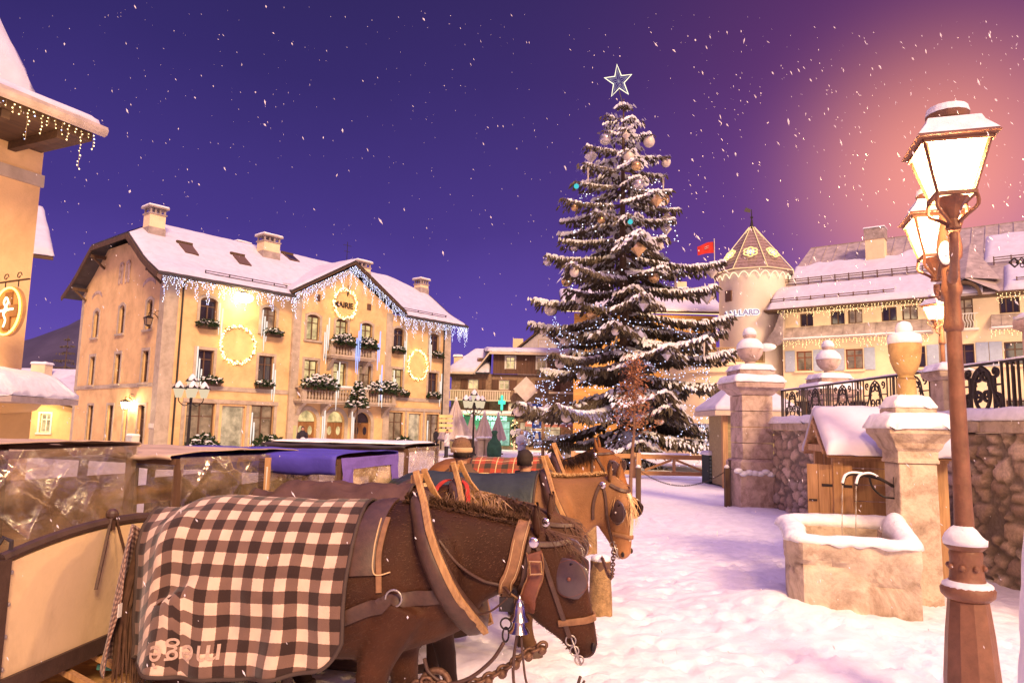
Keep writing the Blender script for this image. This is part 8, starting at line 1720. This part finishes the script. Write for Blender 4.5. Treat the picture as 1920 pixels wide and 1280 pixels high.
# ------------------------------------------------------------------ people
SKIN = mat('skin', (.5, .28, .19), rough=.55, var=.1, scale=8, bump=.1)
def person(label, loc, rz, h, coat, trousers, hairm, hat=None, arms='hold', bag=None):
    o = thing('person', label, 'person', loc, rz); k = h / 1.75
    # faces -y
    if arms == 'hold': AR = [((.19, 0, 1.42), (.25, -.02, 1.15), (.13, -.24, 1.06), (.05, -.30, 1.10)), ((-.19, 0, 1.42), (-.25, -.02, 1.15), (-.13, -.24, 1.04), (-.05, -.30, 1.06))]
    elif arms == 'walk': AR = [((.19, 0, 1.42), (.23, -.10, 1.15), (.22, -.26, .98), (.21, -.30, .91)), ((-.19, 0, 1.42), (-.24, .08, 1.14), (-.24, .06, .90), (-.24, .04, .82))]
    else: AR = [((.19, 0, 1.42), (.24, 0, 1.14), (.23, -.05, .88), (.22, -.06, .80)), ((-.19, 0, 1.42), (-.24, 0, 1.14), (-.23, -.05, .88), (-.22, -.06, .80))]
    T_ = lambda q: q * k
    b = MB(T_); b.lathe([(.05, 1.42), (.06, 1.52), (.065, 1.56)], n=12); b.ball((0, -.012, 1.64), (.078, .096, .118), 16, 12); b.ball((0, -.112, 1.625), (.016, .022, .02), 8, 6); b.ball((0, -.085, 1.565), (.035, .03, .03), 8, 6)
    for sg in (-1, 1): b.ball((sg * .08, .01, 1.63), (.012, .025, .035), 8, 6)
    def tor(q, g): 
        R = []
        for z, rx, ry in q: R.append([((rx + g) * math.cos(a), (ry + g) * math.sin(a), z) for a in np.linspace(0, 2 * PI, 21)[:-1]])
        return R
    TQ = [(.82, .155, .11), (.95, .17, .115), (1.1, .15, .105), (1.3, .185, .12), (1.42, .19, .105), (1.47, .09, .07)]
    b.rings(tor(TQ, 0))
    LG = [[(sg * .09, .0, .86), (sg * .095, -.02 if arms != 'walk' else -.06 * sg, .48), (sg * .1, .02 if arms != 'walk' else .08 * -sg, .09), (sg * .105, -.1 + (0 if arms != 'walk' else -.0), .04)] for sg in (-1, 1)]
    for l in LG: b.tube(l, [.09, .06, .045, .035], 10)
    for a in AR:
        b.tube(a, [.055, .045, .034, .03], 10); d = (Vector(a[3]) - Vector(a[2])).normalized(); sd = d.cross(Vector((0, 0, 1))).normalized(); p = Vector(a[3]); b.tube([p, p + d * .07], [.03, .032], 8)
        for f in range(4): q = p + d * .06 + sd * (-.024 + .016 * f); b.tube([q, q + d * .035 + Vector((0, 0, -.008)), q + d * .055 + Vector((0, 0, -.03))], [.009, .008, .006], 6)
        b.tube([p + sd * .03, p + sd * .05 + d * .03], [.011, .008], 6)
    t = b.build('tmp', SKIN); md = t.modifiers.new('r', 'REMESH'); md.mode = 'VOXEL'; md.voxel_size = .012; sm = t.modifiers.new('s', 'SMOOTH'); sm.iterations = 2
    dg = bpy.context.evaluated_depsgraph_get(); me = bpy.data.meshes.new_from_object(t.evaluated_get(dg)); bpy.data.objects.remove(t); me.materials.clear(); me.materials.append(SKIN); me.polygons.foreach_set('use_smooth', [True] * len(me.polygons)); bo = bpy.data.objects.new('body', me); COL.objects.link(bo); bo.parent = o
    c = MB(T_); c.rings(tor([(.72, .18, .14), (.9, .19, .14), (1.1, .17, .13), (1.3, .2, .14), (1.42, .195, .12), (1.49, .10, .085), (1.54, .085, .085)], .022), cap=False)
    for a in AR: c.tube(a[:3] + ((Vector(a[2]) * .3 + Vector(a[3]) * .7),), [.085, .07, .058, .052], 12, cap=False)
    co = c.build('coat', coat, o, smooth=True, solid=.01); c = MB(T_); c.rings(tor([(.76, .17, .13), (.9, .165, .12)], .01), cap=False)
    for l in LG: c.tube(l[:3], [.105, .08, .07], 12, cap=False)
    c.build('trousers', trousers, o, smooth=True); c = MB(T_)
    for l in LG: p = Vector(l[2]); c.tube([p + Vector((0, .02, .08)), p + Vector((0, .02, -.03)), p + Vector((0, -.17, -.05))], [.065, .065, .05], 10)
    c.build('boots', MANED, o, smooth=True)
    e = MB(T_)
    for sg in (-1, 1): e.ball((sg * .032, -.098, 1.655), (.011, .007, .008), 8, 6)
    e.build('eyes', EYE, o); e = MB(T_); e.ball((0, -.112, 1.585), (.022, .006, .006), 8, 5); e.build('mouth', mat('lip', (.35, .13, .1)), o)
    e = MB(T_); R = [[((.088 if z < 1.72 else .088 * math.sqrt(max(0, 1 - ((z - 1.68) / .1) ** 2))) * math.cos(a), .012 + (.103 if z < 1.72 else .103 * math.sqrt(max(0, 1 - ((z - 1.68) / .1) ** 2))) * math.sin(a), z - (.0 if math.sin(a) > -.2 else -.04 * (1 if z < 1.7 else 0))) for a in np.linspace(0, 2 * PI, 19)[:-1]] for z in (1.60, 1.66, 1.70, 1.73, 1.76, 1.775)]; e.rings(R); e.build('hair', hairm, o, smooth=True)
    if hat:
        e = MB(T_); e.lathe([(.108, 1.665), (.112, 1.70), (.108, 1.705), (.104, 1.74), (.085, 1.78), (.05, 1.81), (.01, 1.82)], (0, .005, 0), 20); hh = e.build('hat', hat, o, smooth=True); e = MB(T_); e.lathe([(.112, 1.655), (.12, 1.67), (.12, 1.70), (.112, 1.71)], (0, .005, 0), 20); e.build('hat_band', mat('cream_hat_band', (.55, .38, .22)), hh, smooth=True)
    if bag: e = MB(T_); e.ball((.0, -.34, 1.08), (.14, .07, .10), 12, 8); e.build('bundle', bag, o, smooth=True)
    return o
g_ = lambda px, Y: P(px, 830, Y).xy.to_3d()
CW, CBL, CD, CN = mat('white_jacket', (.7, .66, .68), scale=6), mat('pale_blue_jacket', (.42, .42, .58), scale=6), mat('black_coat', (.025, .02, .03), scale=6), mat('brown_down_coat', (.12, .07, .045), scale=8)
DT = mat('dark_trousers', (.03, .025, .035), scale=6); HD, HG = mat('dark_hair', (.025, .015, .012), scale=30), mat('grey_hair', (.3, .25, .22), scale=30)
person('person in black coat holding a pale bundle by the left arched door', g_(566, 39.4), .4, 1.72, CD, DT, HD, arms='hold', bag=CW)
person('person in white jacket and dark cap walking beside the tall closed parasol', g_(838, 44), -1.0, 1.68, CW, DT, HD, hat=mat('dark_cap', (.02, .015, .02)), arms='walk')
person('person in pale blue jacket with hands together in front of the pharmacy', g_(978, 37.5), .1, 1.78, CBL, DT, HG, arms='hold')
person('person in brown coat and banded knit hat seen from behind between the horses', (-.52, 7.75, 0), PI + .2, 1.76, CN, DT, HD, hat=mat('brown_knit_hat', (.2, .11, .06), scale=40, bump=.8, bscale=90), arms='down')
person('bareheaded dark-haired person standing between the tarpaulined and tartan-rugged horses', (.17, 7.7, 0), PI - .4, 1.69, CD, DT, HD, arms='down')
person('dark-clothed person standing at the shop window on the right end of the town hall', THM @ Vector((20.9, -.8, 0)), 1.0, 1.7, CD, DT, HD, arms='down')
# ------------------------------------------------------------------ falling snow: clumped flakes drifting through the whole square
FLK = newmat('snowflake'); fm_, fnt, fo = FLK; d = N(fnt, 'ShaderNodeBsdfDiffuse'); d.inputs[0].default_value = (.95, .93, .95, 1); t = N(fnt, 'ShaderNodeBsdfTranslucent'); t.inputs[0].default_value = (.95, .9, .9, 1); a = N(fnt, 'ShaderNodeMixShader'); a.inputs[0].default_value = .5; LK(fnt, d.outputs[0], a.inputs[1]); LK(fnt, t.outputs[0], a.inputs[2]); LK(fnt, a.outputs[0], fo.inputs[0]); FLK = fm_
rf = random.Random(77); mb = MB()
def flake(p, r):
    d = Vector((rf.gauss(.45, .3), rf.gauss(0, .25), -1)).normalized(); sd = d.orthogonal().normalized(); sd.rotate(Matrix.Rotation(rf.uniform(0, 6), 3, d)); u = d.cross(sd); L = r * rf.uniform(1.2, 4.2); i = [mb.p(p + q) for q in (d * L, -d * L * .8, sd * r * rf.uniform(.5, 1), -sd * r * rf.uniform(.5, 1), u * r * rf.uniform(.5, 1), -u * r * rf.uniform(.5, 1))]
    for a in (0, 1):
        for b, c in ((2, 4), (4, 3), (3, 5), (5, 2)): mb.face((i[a], i[b], i[c]))
for k in range(1900):
    Y = 2.2 + 26 * rf.random() ** 1.6; x = rf.uniform(-.8, .8) * Y; z = rf.uniform(.4, 1.95 + Y * .62); flake(Vector((x, Y, z)), rf.uniform(.0016, .0052) * (.7 + Y * .06))
for k in range(420): Y = rf.uniform(3.2, 9); x = rf.uniform(.25, .8) * Y; flake(Vector((x, Y, 1.95 + rf.uniform(.1, .6) * Y)), rf.uniform(.003, .0065))
tag(mb.build('falling_snow', FLK), kind='stuff')
# ------------------------------------------------------------------ separate pieces of one kind become parts of their own
SPLIT = {'stone_dressing', 'gutter', 'snow_guard', 'shutter', 'blind_arches', 'chimney_cap', 'drainpipe', 'vent_shutter', 'eaves_timber', 'bargeboard', 'urn_snow', 'trace', 'shop_front', 'balcony'}
for o in [o for o in bpy.data.objects if o.type == 'MESH' and o.name.split('.')[0] in SPLIT]:
    me = o.data; n = len(me.vertices); par = list(range(n))
    def find(a):
        while par[a] != a: par[a] = par[par[a]]; a = par[a]
        return a
    for e in me.edges: par[find(e.vertices[0])] = find(e.vertices[1])
    cl = {}
    for v in me.vertices: cl.setdefault(find(v.index), []).append(v.index)
    bx = [[c, [min(me.vertices[i].co[k] for i in c) - .03 for k in range(3)], [max(me.vertices[i].co[k] for i in c) + .03 for k in range(3)]] for c in cl.values()]
    go = True
    while go:
        go = False
        for a in range(len(bx)):
            for b in range(len(bx) - 1, a, -1):
                if all(bx[a][1][k] <= bx[b][2][k] and bx[b][1][k] <= bx[a][2][k] for k in range(3)):
                    A, B = bx[a], bx.pop(b); A[0] = A[0] + B[0]; A[1] = [min(x, y) for x, y in zip(A[1], B[1])]; A[2] = [max(x, y) for x, y in zip(A[2], B[2])]; go = True
    if len(bx) < 2 or len(bx) > 40: continue
    owner = {}
    for k, (c, _, _) in enumerate(bx):
        for i in c: owner[i] = k
    nm = o.name.split('.')[0]; kids = list(o.children); first = None
    for k, (c, _, _) in enumerate(bx):
        idx = {i: j for j, i in enumerate(sorted(c))}; m2 = bpy.data.meshes.new(nm); m2.from_pydata([me.vertices[i].co.copy() for i in sorted(c)], [], [[idx[i] for i in p.vertices] for p in me.polygons if owner[p.vertices[0]] == k])
        for mm in me.materials: m2.materials.append(mm)
        if me.polygons[0].use_smooth: m2.polygons.foreach_set('use_smooth', [True] * len(m2.polygons))
        if first is None: first = o; o.data = m2; big = o
        else: q = o.copy(); q.data = m2; COL.objects.link(q)
